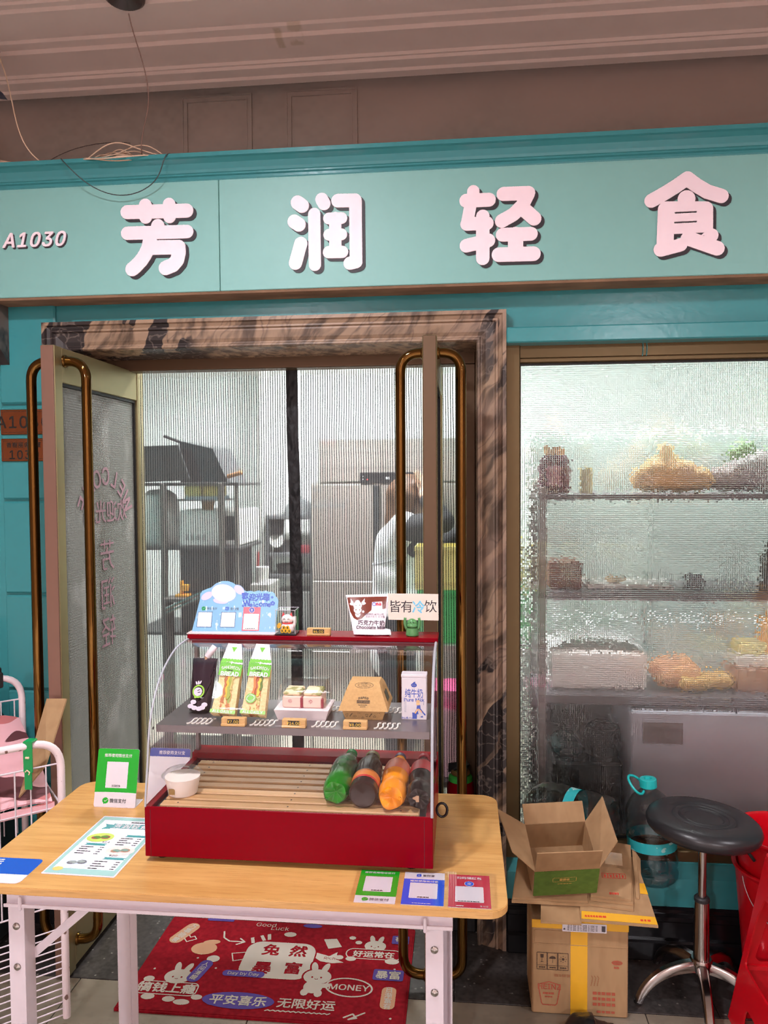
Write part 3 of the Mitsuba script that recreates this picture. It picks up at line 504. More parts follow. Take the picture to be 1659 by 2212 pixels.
# doormat
DM = thing('doormat', 'red printed doormat with white rabbits and lucky phrases under the table', 'doormat')
fr = FLAT(0, 0, 0); mg = rrect(-1.073, -0.173, 2.188, 2.690, 0.006)
part(DM, 'mat', on(fr, cat(ext(mg, 0.006), ext(mg.buffer(-0.006), 0.008))), mat('matred', mikit.proc(lambda p, n, uv: mix(lin(132, 16, 28), lin(106, 10, 22), fbm(p.x * 90, p.y * 90, 0, 2))), 0.9, 0.1, sheen=0.3))
CREAM, TAN, PURP, CRIM = C(172, 162, 150, rough=0.9), C(172, 128, 98, rough=0.9), C(72, 56, 124, rough=0.9), C(160, 20, 34, rough=0.9)
V = lambda x, y: affinity.translate
def bunny(x, y, s, body=True):
    b = [ell(x, y, 0.05 * s, 0.04 * s), ell(x - 0.018 * s, y + 0.05 * s, 0.012 * s, 0.03 * s, 12), ell(x + 0.022 * s, y + 0.048 * s, 0.012 * s, 0.03 * s, -14)]
    if body: b += [ell(x - 0.005 * s, y - 0.055 * s, 0.034 * s, 0.034 * s), ell(x + 0.035 * s, y - 0.045 * s, 0.022 * s, 0.012 * s, 15), ell(x - 0.03 * s, y - 0.085 * s, 0.014 * s, 0.018 * s), ell(x + 0.018 * s, y - 0.088 * s, 0.014 * s, 0.018 * s)]
    eyes = union_all([ell(x - 0.018 * s, y - 0.004 * s, 0.0035 * s, 0.0045 * s), ell(x + 0.014 * s, y - 0.004 * s, 0.0035 * s, 0.0045 * s), stroke([(x - 0.008 * s, y - 0.012 * s), (x - 0.002 * s, y - 0.015 * s), (x + 0.004 * s, y - 0.012 * s)], 0.0012 * s)])
    return union_all(b).difference(eyes)
mid = rrect(-0.745, -0.505, 2.372, 2.566, 0.05)
rb = bunny(-0.475, 2.395, 0.92)
b2, b3 = bunny(-0.93, 2.355, 0.9, False), bunny(-0.305, 2.575, 0.75, False)
def ring(g, w): return g.buffer(w / 2).difference(g.buffer(-w / 2))
cream = [mid.difference(union_all([text('兔', 0.062, -0.66, 2.522, 0.03), text('然', 0.062, -0.565, 2.522, 0.03), text('暴', 0.066, -0.668, 2.424, 0.03), text('富', 0.062, -0.565, 2.43, 0.03)])).difference(rb.buffer(0.006)), rb, b2, b3.intersection(rect(-1, 0, 2.556, 3)),
         ring(rrect(-1.04, -0.845, 2.265, 2.325, 0.02), 0.004), ring(rrect(-0.40, -0.21, 2.502, 2.555, 0.026), 0.004), ring(ell(-0.365, 2.352, 0.075, 0.043, -5), 0.006),
         text('搞钱上瘾', 0.048, -0.945, 2.297, 0.03), text('好运常在', 0.036, -0.305, 2.528, 0.03), text('MONEY', 0.036, -0.365, 2.352, 0.02), text('无限好运', 0.046, -0.485, 2.262, 0.02), text('Good', 0.03, -0.715, 2.666), text('Luck', 0.03, -0.66, 2.648),
         stroke([(-0.605 + 0.008 * i, 2.222 + 0.005 * (i % 2)) for i in range(26)], 0.0022), ell(-0.99, 2.252, 0.022, 0.014), ell(-0.92, 2.246, 0.02, 0.013), ell(-0.875, 2.236, 0.026, 0.013), ell(-0.835, 2.262, 0.018, 0.012), ell(-1.02, 2.335, 0.018, 0.014), ell(-0.24, 2.495, 0.024, 0.015), ell(-0.38, 2.498, 0.018, 0.012), ell(-0.42, 2.502, 0.014, 0.012), ell(-0.39, 2.615, 0.012, 0.01), ell(-0.365, 2.59, 0.012, 0.01),
         stroke([(-0.855, 2.61), (-0.845, 2.575), (-0.82, 2.557)], 0.003), stroke([(-0.815, 2.557), (-0.765, 2.557)], 0.003), stroke([(-0.785, 2.575), (-0.765, 2.557), (-0.79, 2.54)], 0.003), ring(Polygon([(-0.97, 2.54), (-0.99, 2.565), (-0.972, 2.577), (-0.965, 2.566), (-0.952, 2.574), (-0.94, 2.558)]), 0.004),
         Polygon([(-0.50, 2.52), (-0.455, 2.505), (-0.43, 2.53), (-0.43, 2.49), (-0.40, 2.475), (-0.44, 2.468), (-0.48, 2.475), (-0.50, 2.49)]).difference(text('Rich', 0.02, -0.452, 2.494)), Polygon([(-0.49, 2.598), (-0.445, 2.605), (-0.42, 2.56), (-0.465, 2.545)]), ring(Polygon([(-0.79, 2.49), (-0.745, 2.50), (-0.73, 2.465), (-0.775, 2.45)]), 0.004), ell(-0.615, 2.615, 0.022, 0.014), ell(-0.845, 2.455, 0.022, 0.018),
         stroke([(-0.36, 2.215), (-0.335, 2.232), (-0.322, 2.215), (-0.345, 2.208), (-0.30, 2.24)], 0.003)]
for (a, b, c) in ((-0.745, 2.585, 70), (-0.715, 2.60, 60), (-0.690, 2.61, 75)): cream.append(affinity.rotate(rect(a, a + 0.034, b - 0.006, b + 0.006), -c, origin=(a, b)))
rng = np.random.RandomState(4)
for i in range(26):
    x, y = rng.uniform(-1.03, -0.2), rng.uniform(2.22, 2.65); pt = Point(x, y)
    if all(pt.distance(c) > 0.016 for c in cream): cream.append(ell(x, y, 0.004, 0.004))
prints(DM, 'print', fr, union_all(cream), 0.0086, CREAM, 6e-4)
tan = [affinity.rotate(rrect(-1.06, -0.93, 2.565, 2.615, 0.025), 66, origin=(-0.995, 2.59)), ell(-0.895, 2.508, 0.045, 0.034), rrect(-0.258, -0.212, 2.262, 2.365, 0.018), ell(-0.88, 2.545, 0.03, 0.014, 10)]
prints(DM, 'print', fr, union_all(tan), 0.0086, TAN); part(DM, 'lettering', on(fr, flat(union_all([text('日渐富有', 0.026, -0.235, 2.3135, 0.02, vertical=True), affinity.rotate(text('万事顺意', 0.03, -0.995, 2.59, 0.02, vertical=True), -24, origin=(-0.995, 2.59))]), 0.0092)), CREAM)
purp = [ell(-0.70, 2.258, 0.115, 0.038).union(rrect(-0.80, -0.61, 2.23, 2.285, 0.02)), rrect(-0.79, -0.65, 2.371, 2.401, 0.014), affinity.rotate(rrect(-0.89, -0.845, 2.33, 2.445, 0.02), -14, origin=(-0.868, 2.388)), rrect(-0.295, -0.195, 2.395, 2.45, 0.008), rrect(-0.94, -0.84, 2.672, 2.688, 0.006), rrect(-0.25, -0.19, 2.592, 2.64, 0.006), ell(-0.545, 2.672, 0.035, 0.012)]
prints(DM, 'print', fr, union_all(purp), 0.0095, PURP)
part(DM, 'lettering', on(fr, flat(union_all([text('平安喜乐', 0.046, -0.70, 2.258, 0.02), text('Day by Day', 0.02, -0.72, 2.386, 0.01), affinity.rotate(text('人间清醒', 0.024, -0.868, 2.388, 0.01, vertical=True), -14, origin=(-0.868, 2.388)), text('暴富', 0.042, -0.245, 2.422, 0.02), text('被', 0.028, -0.225, 2.62, 0.02)]), 0.0101)), CREAM)
# ------------------------------------------------------------------ the display case
DC = thing('display_case', 'small red countertop display case with a curved clear front', 'display case')
x0, x1 = -0.731, -0.067; ZB = 0.762
part(DC, 'base', cat(rbox(x0, x1, 1.665, 1.669, ZB, 0.8795, 0.0015), rbox(x0, x0 + 0.004, 1.667, 2.04, ZB, 0.878, 0.0015), rbox(x1 - 0.004, x1, 1.667, 2.04, ZB, 0.878, 0.0015), rbox(x0, x1, 2.034, 2.04, ZB, 0.885, 0.0015), box(x0 + 0.003, x1 - 0.003, 1.668, 2.035, ZB, ZB + 0.003),
     rbox(x0, x0 + 0.016, 1.667, 2.04, 0.8755, 0.8795, 0.001), rbox(x1 - 0.016, x1, 1.667, 2.04, 0.8755, 0.8795, 0.001), rbox(x0, x1, 1.98, 2.04, 0.876, 0.893, 0.001), rbox(x0 + 0.016, x0 + 0.4, 1.669, 1.673, 0.872, 0.877, 0.0008)), 'redpaint', label='dark red sheet-metal base')
part(DC, 'seam', cat(box(x0 + 0.0135, x0 + 0.0145, 1.6644, 1.6652, ZB + 0.002, 0.872), box(x1 - 0.0195, x1 - 0.0185, 1.6644, 1.6652, ZB + 0.002, 0.872)), C(84, 6, 20))
for x in (x0 + 0.03, x1 - 0.05):
    for y in (1.70, 2.01): part(DC, 'foot', lathe([(0, 0), (0.013, 0), (0.012, ZB - TZ + 0.001), (0, ZB - TZ + 0.001)], 18, (x, y, TZ)), C(20, 20, 20), True)
part(DC, 'tray', box(x0 + 0.014, x1 - 0.014, 1.672, 1.985, 0.862, 0.864), 'shelfmetal')
part(DC, 'support', cat(*[box(x, x + 0.018, 1.675, 1.98, 0.864, 0.870) for x in (x0 + 0.06, -0.41, x1 - 0.08)]), C(40, 34, 32))
for i in range(8):
    y = 1.677 + i * 0.0365; s = part(DC, 'slat', rbox(-0.700 + 0.0005 * (i % 3), -0.098 - 0.0007 * (i % 2), y, y + 0.0265, 0.870, 0.8805, 0.0022), 'slatwood')
    for x in (-0.66, -0.40, -0.14): part(s, 'nail', lathe([(0, 0.0006), (0.002, 0.0004), (0.0022, 0), (0, 0)], 8, (x, y + 0.013, 0.8805)), C(52, 40, 32))
gp = [(1.666, 0.878), (1.6715, 0.918), (1.680, 0.958), (1.690, 1.020), (1.702, 1.066), (1.724, 1.107), (1.746, 1.135), (1.771, 1.157), (1.82, 1.184), (1.864, 1.1995), (1.91, 1.2055), (1.957, 1.2075)]
gc = spline([(0, a, b) for a, b in gp], 4)[:, 1:]
n = len(gc)
part(DC, 'curved_front', sheet(lambda u, v: (x0 + 0.004 + (x1 - x0 - 0.008) * v, np.interp(u, np.linspace(0, 1, n), gc[:, 0]), np.interp(u, np.linspace(0, 1, n), gc[:, 1])), n - 1, 24), 'clear', True, label='curved clear front panel')
side = Polygon([(a, b) for a, b in gc] + [(2.034, 1.2075), (2.034, 0.885)])
SIDE = lambda x: frame_of((x, 0, 0), (0, 1, 0), (0, 0, 1))
for x in (x0 + 0.002, x1 - 0.002):
    k = part(DC, 'side_panel', on(SIDE(x), flat(side)), 'clear', label='clear side panel')
    part(k, 'edge_trim', tube([(x, a, b) for a, b in gc], 0.0026 if x < -0.4 else 0.0036, 8), C(168, 170, 178, rough=0.25), True)
    part(k, 'screw', cat(*[on(frame_of((x + (-0.001 if x < -0.4 else 0.001), y, z), (0, 1, 0), (0, 0, 1)) if x > -0.4 else frame_of((x, y, z), (0, -1, 0), (0, 0, 1)), lathe([(0, 0.002), (0.003, 0.0015), (0.0038, 0), (0, 0)], 10)) for y, z in ((1.72, 1.044), (1.93, 1.044), (1.99, 1.19), (1.99, 0.93))]), 'chrome')
part(DC, 'post', rbox(x0 + 0.004, x0 + 0.014, 1.996, 2.012, 0.89, 1.207, 0.001), 'shelfmetal'); part(DC, 'post', rbox(x1 - 0.014, x1 - 0.004, 1.996, 2.012, 0.89, 1.207, 0.001), 'shelfmetal')
part(DC, 'top_board', rbox(x0, x1 + 0.003, 1.956, 2.042, 1.2075, 1.2185, 0.0015), 'redpaint', label='dark red top board')
part(DC, 'rear_rail', cat(rbox(x0 + 0.004, x1 - 0.004, 1.985, 2.012, 1.180, 1.207, 0.001), rbox(x0 + 0.004, x1 - 0.004, 1.957, 2.012, 1.203, 1.2072, 0.0008)), C(84, 70, 76, rough=0.3))
# middle shelf with S-shaped punched slots
def ess(x, y): return union_all([stroke([(x + 0.0045, y + 0.020), (x + 0.001, y + 0.019), (x - 0.0008, y + 0.010), (x + 0.0008, y), (x + 0.0006, y - 0.010), (x - 0.0022, y - 0.018), (x - 0.006, y - 0.020)], 0.0022)])
slots = union_all([ess(x + 0.0115 * i, y) for x, y in ((-0.645, 1.7525), (-0.492, 1.7525), (-0.345, 1.7525), (-0.198, 1.7525), (-0.34, 1.875), (-0.185, 1.875), (-0.56, 1.875)) for i in range(5)])
shp = rect(-0.722, -0.076, 1.719, 1.945)
part(DC, 'shelf', cat(on(FLAT(0, 0, 1.0512), ext(shp.difference(slots), 0.0012)), box(-0.722, -0.076, 1.719, 1.7205, 1.0355, 1.0512), box(-0.722, -0.720, 1.719, 1.945, 1.0355, 1.0512), box(-0.078, -0.076, 1.719, 1.945, 1.0355, 1.0512)), 'shelfmetal', label='brushed metal shelf with punched slots')
part(DC, 'pull_loop', tube([(x1 + 0.004 + 0.004 * math.cos(a), 1.80 + 0.004 * math.sin(a), 0.8415 + 0.0155 * math.cos(a)) if False else (x1 + 0.0165 + 0.0125 * math.cos(a), 1.80, 0.838 + 0.0165 * math.sin(a)) for a in np.linspace(0, 2 * np.pi, 24, endpoint=False)], 0.0031, 8, closed=True), 'blackgloss', True, label='black rubber pull loop')
for p_ in polys(slots.buffer(-0.0006)): part(DC, 'louvre', on(FLAT(0, 0, 1.0524), ext(p_, 0.0022)), C(226, 222, 214, rough=0.3))  # pale colour stands in for the bright reflections along the slots
SZ, TOPZ, LZ = 1.0524, 1.2185, 0.8805

def price_tag(x, y, z, s, w, label):
    k = thing('price_tag', label, 'price tag', 'wooden price tags in the display case'); hh = 0.0185
    part(k, 'block', cat(rbox(x - w / 2, x + w / 2, y, y + 0.016, z, z + hh, 0.0012), rbox(x - w / 2, x + w / 2, y - 0.004, y + 0.012, z, z + 0.006, 0.001)), 'kraft'); fr = FRONT(x, y - 0.0003, z + hh * 0.56)
    part(k, 'plate', on(FRONT(x, y, z + hh * 0.58), ext(rect(-w * 0.24, w * 0.24, -0.006, 0.0055), 0.0012)), C(24, 24, 26), label='black number plate'); part(k, 'lettering', on(FRONT(x, y - 0.0016, z + hh * 0.58), flat(text(s, 0.0095, 0, 0.0002, 0.005))), C(236, 190, 70))
price_tag(-0.5365, 1.7245, SZ, '¥7.00', 0.058, 'light wooden price tag reading 7 yuan below the sandwiches'); price_tag(-0.392, 1.7245, SZ, '¥14.00', 0.056, 'light wooden price tag reading 14 yuan below the clear tray'); price_tag(-0.248, 1.7245, SZ, '¥8.00', 0.056, 'light wooden price tag reading 8 yuan below the kraft food box'); price_tag(-0.379, 1.972, TOPZ, '¥6.00', 0.062, 'light wooden price tag reading 6 yuan on top of the case')

# drink pouch
PC = thing('drink_pouch', 'dark purple drink in a clear spout pouch standing at the left end of the shelf', 'drink pouch')
def pouch(z0, z1, w0, w1, d0, d1, fr, nu=22, nv=20, wob=0.0012, pw=0.55):
    """A pillow shape: front and back bulge between flat side seams."""
    def f(sgn):
        def g(u, v):
            w = w0 + (w1 - w0) * v; d = d0 + (d1 - d0) * v; a = 2 * u - 1
            return (w / 2 * a, z0 + (z1 - z0) * v, sgn * d / 2 * np.maximum(1 - a * a, 0) ** pw + wob * (meshkit.noise(np.stack([u * 6, v * 9, u * 0 + sgn], -1)) - 0.5))
        return g
    a, b = sheet(f(1), nu, nv), sheet(f(-1), nu, nv); b.invert(); return on(fr, cat(a, b))
fr = frame_of((-0.652, 1.822, SZ + 0.001), (1, 0, 0), (0.02, 0.40, 1))
part(PC, 'film', pouch(0, 0.158, 0.058, 0.078, 0.036, 0.004, fr), 'clear_soft', True, label='clear film'); part(PC, 'drink', pouch(0.003, 0.132, 0.053, 0.064, 0.033, 0.017, fr), mat('darkdrink', lin(42, 28, 40), 0.12, 0.5), True, label='dark purple drink')
part(PC, 'cap', on(fr, tube([(0.006, 0.135, 0.004), (0.016, 0.150, 0.006), (0.024, 0.163, 0.006)], [0.0085, 0.0085, 0.008], 14)), C(232, 216, 222, rough=0.4), True, label='white spout cap'); part(PC, 'spout', on(fr, tube([(-0.001, 0.122, 0.002), (0.008, 0.138, 0.004)], 0.0065, 12)), C(168, 128, 100), True)
def puff(z): return 0.018 - 0.004 * z
frp = fr @ frame_of((0, 0, 0.0185), (1, 0, 0), (0, 1, 0))
part(PC, 'print', on(frp, flat(union_all([ring(ell(-0.002, 0.048, 0.0135, 0.014), 0.004), ell(-0.006, 0.035, 0.006, 0.003, 30)]), 0.0012)), C(140, 190, 60), label='green fruit ring emblem')
part(PC, 'print', on(frp, flat(union_all([ell(-0.003, 0.047, 0.0105, 0.0105).difference(union_all([stroke([(-0.004, 0.05), (0.001, 0.052)], 0.0008), stroke([(-0.003, 0.045), (0.003, 0.046)], 0.0008)])), ell(-0.004, 0.069, 0.0022, 0.005), ell(0.001, 0.07, 0.002, 0.005, -24), ell(-0.009, 0.068, 0.002, 0.0045, 24)] + [ell(x, y, 0.0075, 0.0055) for x, y in ((-0.018, 0.012), (-0.008, 0.008), (0.004, 0.006), (0.012, 0.009), (-0.012, 0.022), (0.017, 0.016))]), 0.0015)), C(206, 196, 210))

mat('filling', mikit.proc(lambda p, n, uv: mix(mix(lin(176, 112, 66), lin(226, 196, 140), smoothstep(0.42, 0.58, fbm(p.x * 110, p.y * 110, p.z * 60, 3))), lin(150, 158, 84), smoothstep(0.58, 0.68, fbm(p.x * 80 + 5, p.y * 80, p.z * 60, 3)))), 0.55, 0.4)
# sandwiches in clear bags leaning back
def sandwich(x, tilt, label, seed, fill):
    k = thing('bagged_sandwich', label, 'sandwich', 'bagged sandwiches'); r = np.random.RandomState(seed)
    fr = frame_of((x, 1.776, SZ + 0.0016), (1, 0.0, -tilt * 0.3), (tilt, 0.58, 1)); L = 0.178
    bag = Polygon([(-0.034, 0), (0.030, 0), (0.031, 0.06), (0.026, 0.128), (0.014, L), (-0.020, L), (-0.030, 0.128), (-0.035, 0.06)])
    part(k, 'bag', on(fr, cat(flat(bag, 0.030), on(frame_of((0, 0, 0.0), (1, 0, 0), (0, 1, 0)), flat(bag, 0.0)))), 'clear_soft', label='clear film bag')
    sl = Polygon([(-0.031, 0.003), (-0.012, 0.003), (-0.006, 0.121), (-0.026, 0.121)]); part(k, 'bread', on(fr, ext(sl, 0.024, 0.002)), mat('bread', mikit.proc(lambda p, n, uv: mix(lin(238, 218, 174), lin(206, 176, 122), fbm(p.x * 260, p.y * 260, p.z * 260, 2))), 0.85, 0.2) if 'mat_bread' not in scene else 'bread', label='slice of pale bread')
    part(k, 'bread', on(fr, ext(Polygon([(0.012, 0.003), (0.027, 0.003), (0.022, 0.121), (0.008, 0.121)]), 0.024, 0.002)), 'bread')
    zz = np.linspace(0.004, 0.119, 18); wl = -0.0125 + 0.006 * zz / 0.12 + 0.0035 * (r.rand(18) - 0.5); wr = 0.0125 - 0.004 * zz / 0.12 + 0.0035 * (r.rand(18) - 0.5)
    part(k, 'filling', on(fr, ext(Polygon(np.r_[np.c_[wl, zz], np.c_[wr, zz][::-1]]).buffer(0), 0.0245, 0.002)), 'filling', label='mixed brown filling')
    for i, (c, a) in enumerate(fill):
        zz = np.sort(r.uniform(0.012, 0.112, 2))[0] * 0 + np.linspace(0.03 + 0.035 * r.rand(), 0.075 + 0.04 * r.rand(), 9); w = 0.0016 + 0.0026 * r.rand(9); cx = -0.0075 + 0.0052 * i + 0.004 * (r.rand(9) - 0.5)
        part(k, 'filling', on(fr, ext(Polygon(np.r_[np.c_[cx - w, zz], np.c_[cx + w, zz][::-1]]).buffer(0), 0.0262 + 0.002 * r.rand(), 0.001)), C(*c, rough=0.6))
    g = Polygon([(-0.030, 0.096), (0.026, 0.096), (0.0265, 0.124), (-0.030, 0.132)]); top = Polygon([(-0.030, 0.126), (0.0265, 0.126), (0.014, L - 0.001), (-0.020, L - 0.001)])
    scal = union_all([g, *[ell(-0.026 + 0.0078 * i, 0.134, 0.005, 0.0045) for i in range(7)]]).intersection(union_all([g, top])); tri = Polygon([(-0.009, 0.168), (0.005, 0.168), (-0.002, 0.155)])
    part(k, 'print', on(fr, flat(top.difference(scal).difference(tri), 0.0306)), WHITE); part(k, 'print', on(fr, flat(union_all([scal, tri]), 0.0306)), C(98, 176, 40, rough=0.3), label='green printed header')
    arc = union_all([affinity.translate(affinity.rotate(text(c, 0.0098, 0, 0, 0.01), 22 - 6.2 * i, origin=(0, 0)), -0.022 + 0.0058 * i, 0.1172 - 0.00026 * (i - 3.5) ** 2) for i, c in enumerate('SANDWICH')])
    part(k, 'lettering', on(fr, flat(union_all([arc, text('BREAD', 0.0138, -0.002, 0.1005, 0.05), ell(-0.002, 0.1285, 0.002, 0.0036)]), 0.0311)), WHITE); part(k, 'lettering', on(fr, flat(bars(-0.011, 0.1092, (0.003, 0.006, 0.005), 0.003, 0.0006), 0.0311)), C(40, 70, 20))
    part(k, 'print', on(fr, flat(rect(-0.033, 0.029, 0.005, 0.0135), 0.0306)), C(150, 200, 110)); part(k, 'lettering', on(fr, flat(text('ALL DAILY', 0.0095, -0.002, 0.0092, 0.03), 0.0311)), WHITE)
    if seed == 2: part(k, 'print', on(fr, flat(ell(-0.012, 0.042, 0.0125, 0.0115), 0.0308)), C(120, 184, 84)); part(k, 'print', on(fr, flat(union_all([ring(ell(-0.012, 0.042, 0.0105, 0.006, 20), 0.0008), ring(ell(-0.012, 0.042, 0.0085, 0.009, 20), 0.0008)]), 0.0311)), WHITE)
sandwich(-0.571, 0.20, 'left bagged sandwich with green header, yellow egg filling showing', 1, [((170, 104, 62), 0), ((232, 178, 60), 0), ((150, 160, 70), 0), ((186, 170, 104), 0)])
sandwich(-0.497, 0.14, 'right bagged sandwich with green header and round green emblem', 2, [((196, 122, 72), 0), ((170, 92, 60), 0), ((226, 186, 74), 0), ((92, 116, 52), 0)])

# clear tray with two sandwich halves
CT = thing('sandwich_tray', 'clear plastic tray with two paper-wrapped sandwich halves, beside the kraft food box', 'food tray')
def frus(x, y, z0, z1, a0, b0, a1, b1): return hull([(x + sx * a, y + sy * b, z) for a, b, z in ((a0, b0, z0), (a1, b1, z1)) for sx in (-1, 1) for sy in (-1, 1)])
part(CT, 'base', frus(-0.385, 1.822, SZ, SZ + 0.026, 0.058, 0.042, 0.066, 0.05), C(226, 214, 216, rough=0.25), label='white plastic base')
lid = [(SZ + 0.024, 0.067, 0.051), (SZ + 0.03, 0.067, 0.051), (SZ + 0.034, 0.061, 0.046), (SZ + 0.084, 0.052, 0.038)]
m = cat(*[trimesh.Trimesh(frus(-0.385, 1.822, a[0], b[0], a[1], a[2], b[1], b[2]).vertices, frus(-0.385, 1.822, a[0], b[0], a[1], a[2], b[1], b[2]).faces) for a, b in zip(lid[:-1], lid[1:])][2:])
part(CT, 'lid', m, 'clear_soft', label='clear lid')
for dx in (-0.026, 0.024):
    h = part(CT, 'wrapped_half', rbox(-0.385 + dx - 0.0235, -0.385 + dx + 0.0235, 1.79, 1.852, SZ + 0.0265, SZ + 0.055, 0.003), C(226, 196, 182, rough=0.6), label='sandwich half wrapped in pale paper')
    part(h, 'top_crust', rbox(-0.385 + dx - 0.022, -0.385 + dx + 0.022, 1.792, 1.850, SZ + 0.055, SZ + 0.066, 0.004), mat('crust', mikit.proc(lambda p, n, uv: mix(lin(232, 212, 176), lin(150, 150, 92), smoothstep(0.5, 0.66, fbm(p.x * 70, p.y * 70, p.z * 70, 3)))), 0.6, 0.3) if 'mat_crust' not in scene else 'crust')
    part(h, 'print', on(FRONT(-0.385 + dx - 0.004, 1.7898, SZ + 0.043), flat(union_all([stroke([(0.002 * math.cos(a), 0.002 * math.sin(a)), (0.005 * math.cos(a), 0.005 * math.sin(a))], 0.0006) for a in np.arange(8) * math.pi / 4]))), C(150, 60, 70))
part(CT, 'filling', cat(rbox(-0.391, -0.384, 1.789, 1.80, SZ + 0.027, SZ + 0.053, 0.002), rbox(-0.340, -0.334, 1.789, 1.80, SZ + 0.027, SZ + 0.05, 0.002)), C(140, 44, 60), label='dark red filling')

# kraft food box
FB = thing('food_box', 'brown kraft clamshell paper food box on the shelf beside the milk carton', 'food box')
cx, cy = -0.237, 1.843
part(FB, 'bottom', frus(cx, cy, SZ, SZ + 0.026, 0.045, 0.045, 0.0525, 0.0525), 'kraft'); part(FB, 'lid', cat(frus(cx, cy, SZ + 0.0245, SZ + 0.073, 0.060, 0.060, 0.0415, 0.0415), frus(cx, cy, SZ + 0.073, SZ + 0.0865, 0.0415, 0.0415, 0.036, 0.024)), 'kraft')
sl = math.atan2(0.0485, 0.0185); fr = frame_of((cx, cy - 0.060, SZ + 0.0245), (1, 0, 0), (0, 0.0185, 0.0485)); fr2 = frame_of((cx, cy - 0.0415, SZ + 0.073), (1, 0, 0), (0, 0.0175, 0.0135)); fr3 = frame_of((cx, cy - 0.045, SZ), (1, 0, 0), (0, -0.0075, 0.026))
arc = union_all([affinity.translate(affinity.rotate(text(c, 0.0072, 0, 0, 0.03), 16 - 8 * i, origin=(0, 0)), -0.0098 + 0.0049 * i, 0.0315 - 0.0004 * (i - 2) ** 2) for i, c in enumerate('PAPER')])
part(FB, 'lettering', on(fr, flat(union_all([arc, rect(-0.0155, 0.0155, 0.0185, 0.0255).difference(text('FOOD BOXES', 0.0046, 0, 0.022, 0.02)), bars(-0.012, 0.0145, (0.004, 0.005, 0.004, 0.006), 0.0014, 0.0008), bars(-0.007, 0.0105, (0.004, 0.003, 0.004), 0.0014, 0.0008)]), 0.0007)), C(62, 44, 28))
part(FB, 'print', on(fr2, flat(union_all([ring(ell(0, 0.011, 0.022, 0.0085), 0.0008), ring(ell(0, 0.011, 0.0155, 0.005), 0.0007), text('PAPER', 0.0046, 0, 0.0165), text('FOOD', 0.005, 0, 0.011, 0.02)]), 0.0007)), C(84, 62, 40))
icons = []
for i in range(9):
    x = -0.040 + i * 0.0095
    icons.append([ring(Polygon([(x - 0.0025, 0.016), (x + 0.0025, 0.016), (x + 0.0016, 0.008), (x - 0.0016, 0.008)]), 0.0006), stroke([(x - 0.003, 0.009), (x + 0.003, 0.017)], 0.0008), ring(ell(x, 0.0095, 0.003, 0.0024), 0.0006), bars(x - 0.003, 0.018, (0.002, 0.003), 0.0007), ring(Polygon([(x - 0.003, 0.004), (x + 0.003, 0.004), (x, 0.009)]), 0.0006)][i % 5])
part(FB, 'print', on(fr3, flat(union_all(icons), 0.0007)), C(92, 70, 46)); part(FB, 'window', on(frame_of((cx + 0.0512, cy, SZ + 0.049), (0, 1, 0), (-0.0185, 0, 0.0485)), flat(rect(-0.018, 0.018, -0.012, 0.012), 0.0006)), C(96, 96, 78))
# milk carton
MC = thing('milk_carton', 'white milk carton with blue lettering at the right end of the shelf', 'carton')
mx0, mx1, my = -0.1465, -0.0868, 1.806
part(MC, 'body', rbox(mx0, mx1, my, my + 0.042, SZ, SZ + 0.102, 0.001), WHITE); part(MC, 'folded_top', cat(rbox(mx0 - 0.001, mx1 + 0.001, my - 0.0005, my + 0.036, SZ + 0.102, SZ + 0.109, 0.0012)), WHITE); fr = FRONT((mx0 + mx1) / 2, my, SZ)
part(MC, 'lettering', on(fr, flat(union_all([affinity.scale(text('纯牛奶', 0.0148, 0, 0.0645, 0.004), 1, 1.55, origin=(0, 0.0645)), text('Pure Milk', 0.0112, 0, 0.0485, 0.012), ell(0, 0.084, 0.0068, 0.0052).difference(text('乳业', 0.0045, 0, 0.084)), ell(0.001, 0.0905, 0.0028, 0.0012, 20), text('净含量:250mL', 0.0056, -0.012, 0.0045)]), 0.0006)), C(56, 78, 168, rough=0.35), label='blue lettering')
part(MC, 'print', on(fr, flat(union_all([Polygon([(0.002, 0.014), (0.011, 0.014), (0.009, 0.0225), (0.0035, 0.0225)]).intersection(rect(-1, 1, 0.003, 1)), Polygon([(-0.0035, 0.003), (0.0065, 0.003), (0.0075, 0.0175), (-0.0045, 0.0175)]), Polygon([(0.006, 0.024), (0.016, 0.024), (0.015, 0.036), (0.007, 0.036)]), stroke([(0.015, 0.026), (0.026, 0.013)], 0.0016), Polygon([(0.014, 0.007), (0.022, 0.0065), (0.02, 0.0105)])]), 0.0006)), C(64, 86, 170, rough=0.35))
part(MC, 'print', on(fr, flat(union_all([ell(0.0095, 0.0395, 0.0045, 0.004), Polygon([(0.004, 0.044), (0.016, 0.044), (0.012, 0.048), (0.007, 0.048)]), stroke([(0.009, 0.026), (0.003, 0.017)], 0.0016), stroke([(0.012, 0.026), (0.018, 0.02)], 0.0014)]), 0.0009)), C(232, 180, 130)); part(MC, 'print', on(fr, flat(union_all([ring(rect(-0.0225, -0.0195, 0.019, 0.044), 0.0006), bars(0.0225, 0.04, (0.0012,), 0.01)]), 0.0006)), C(150, 152, 170))

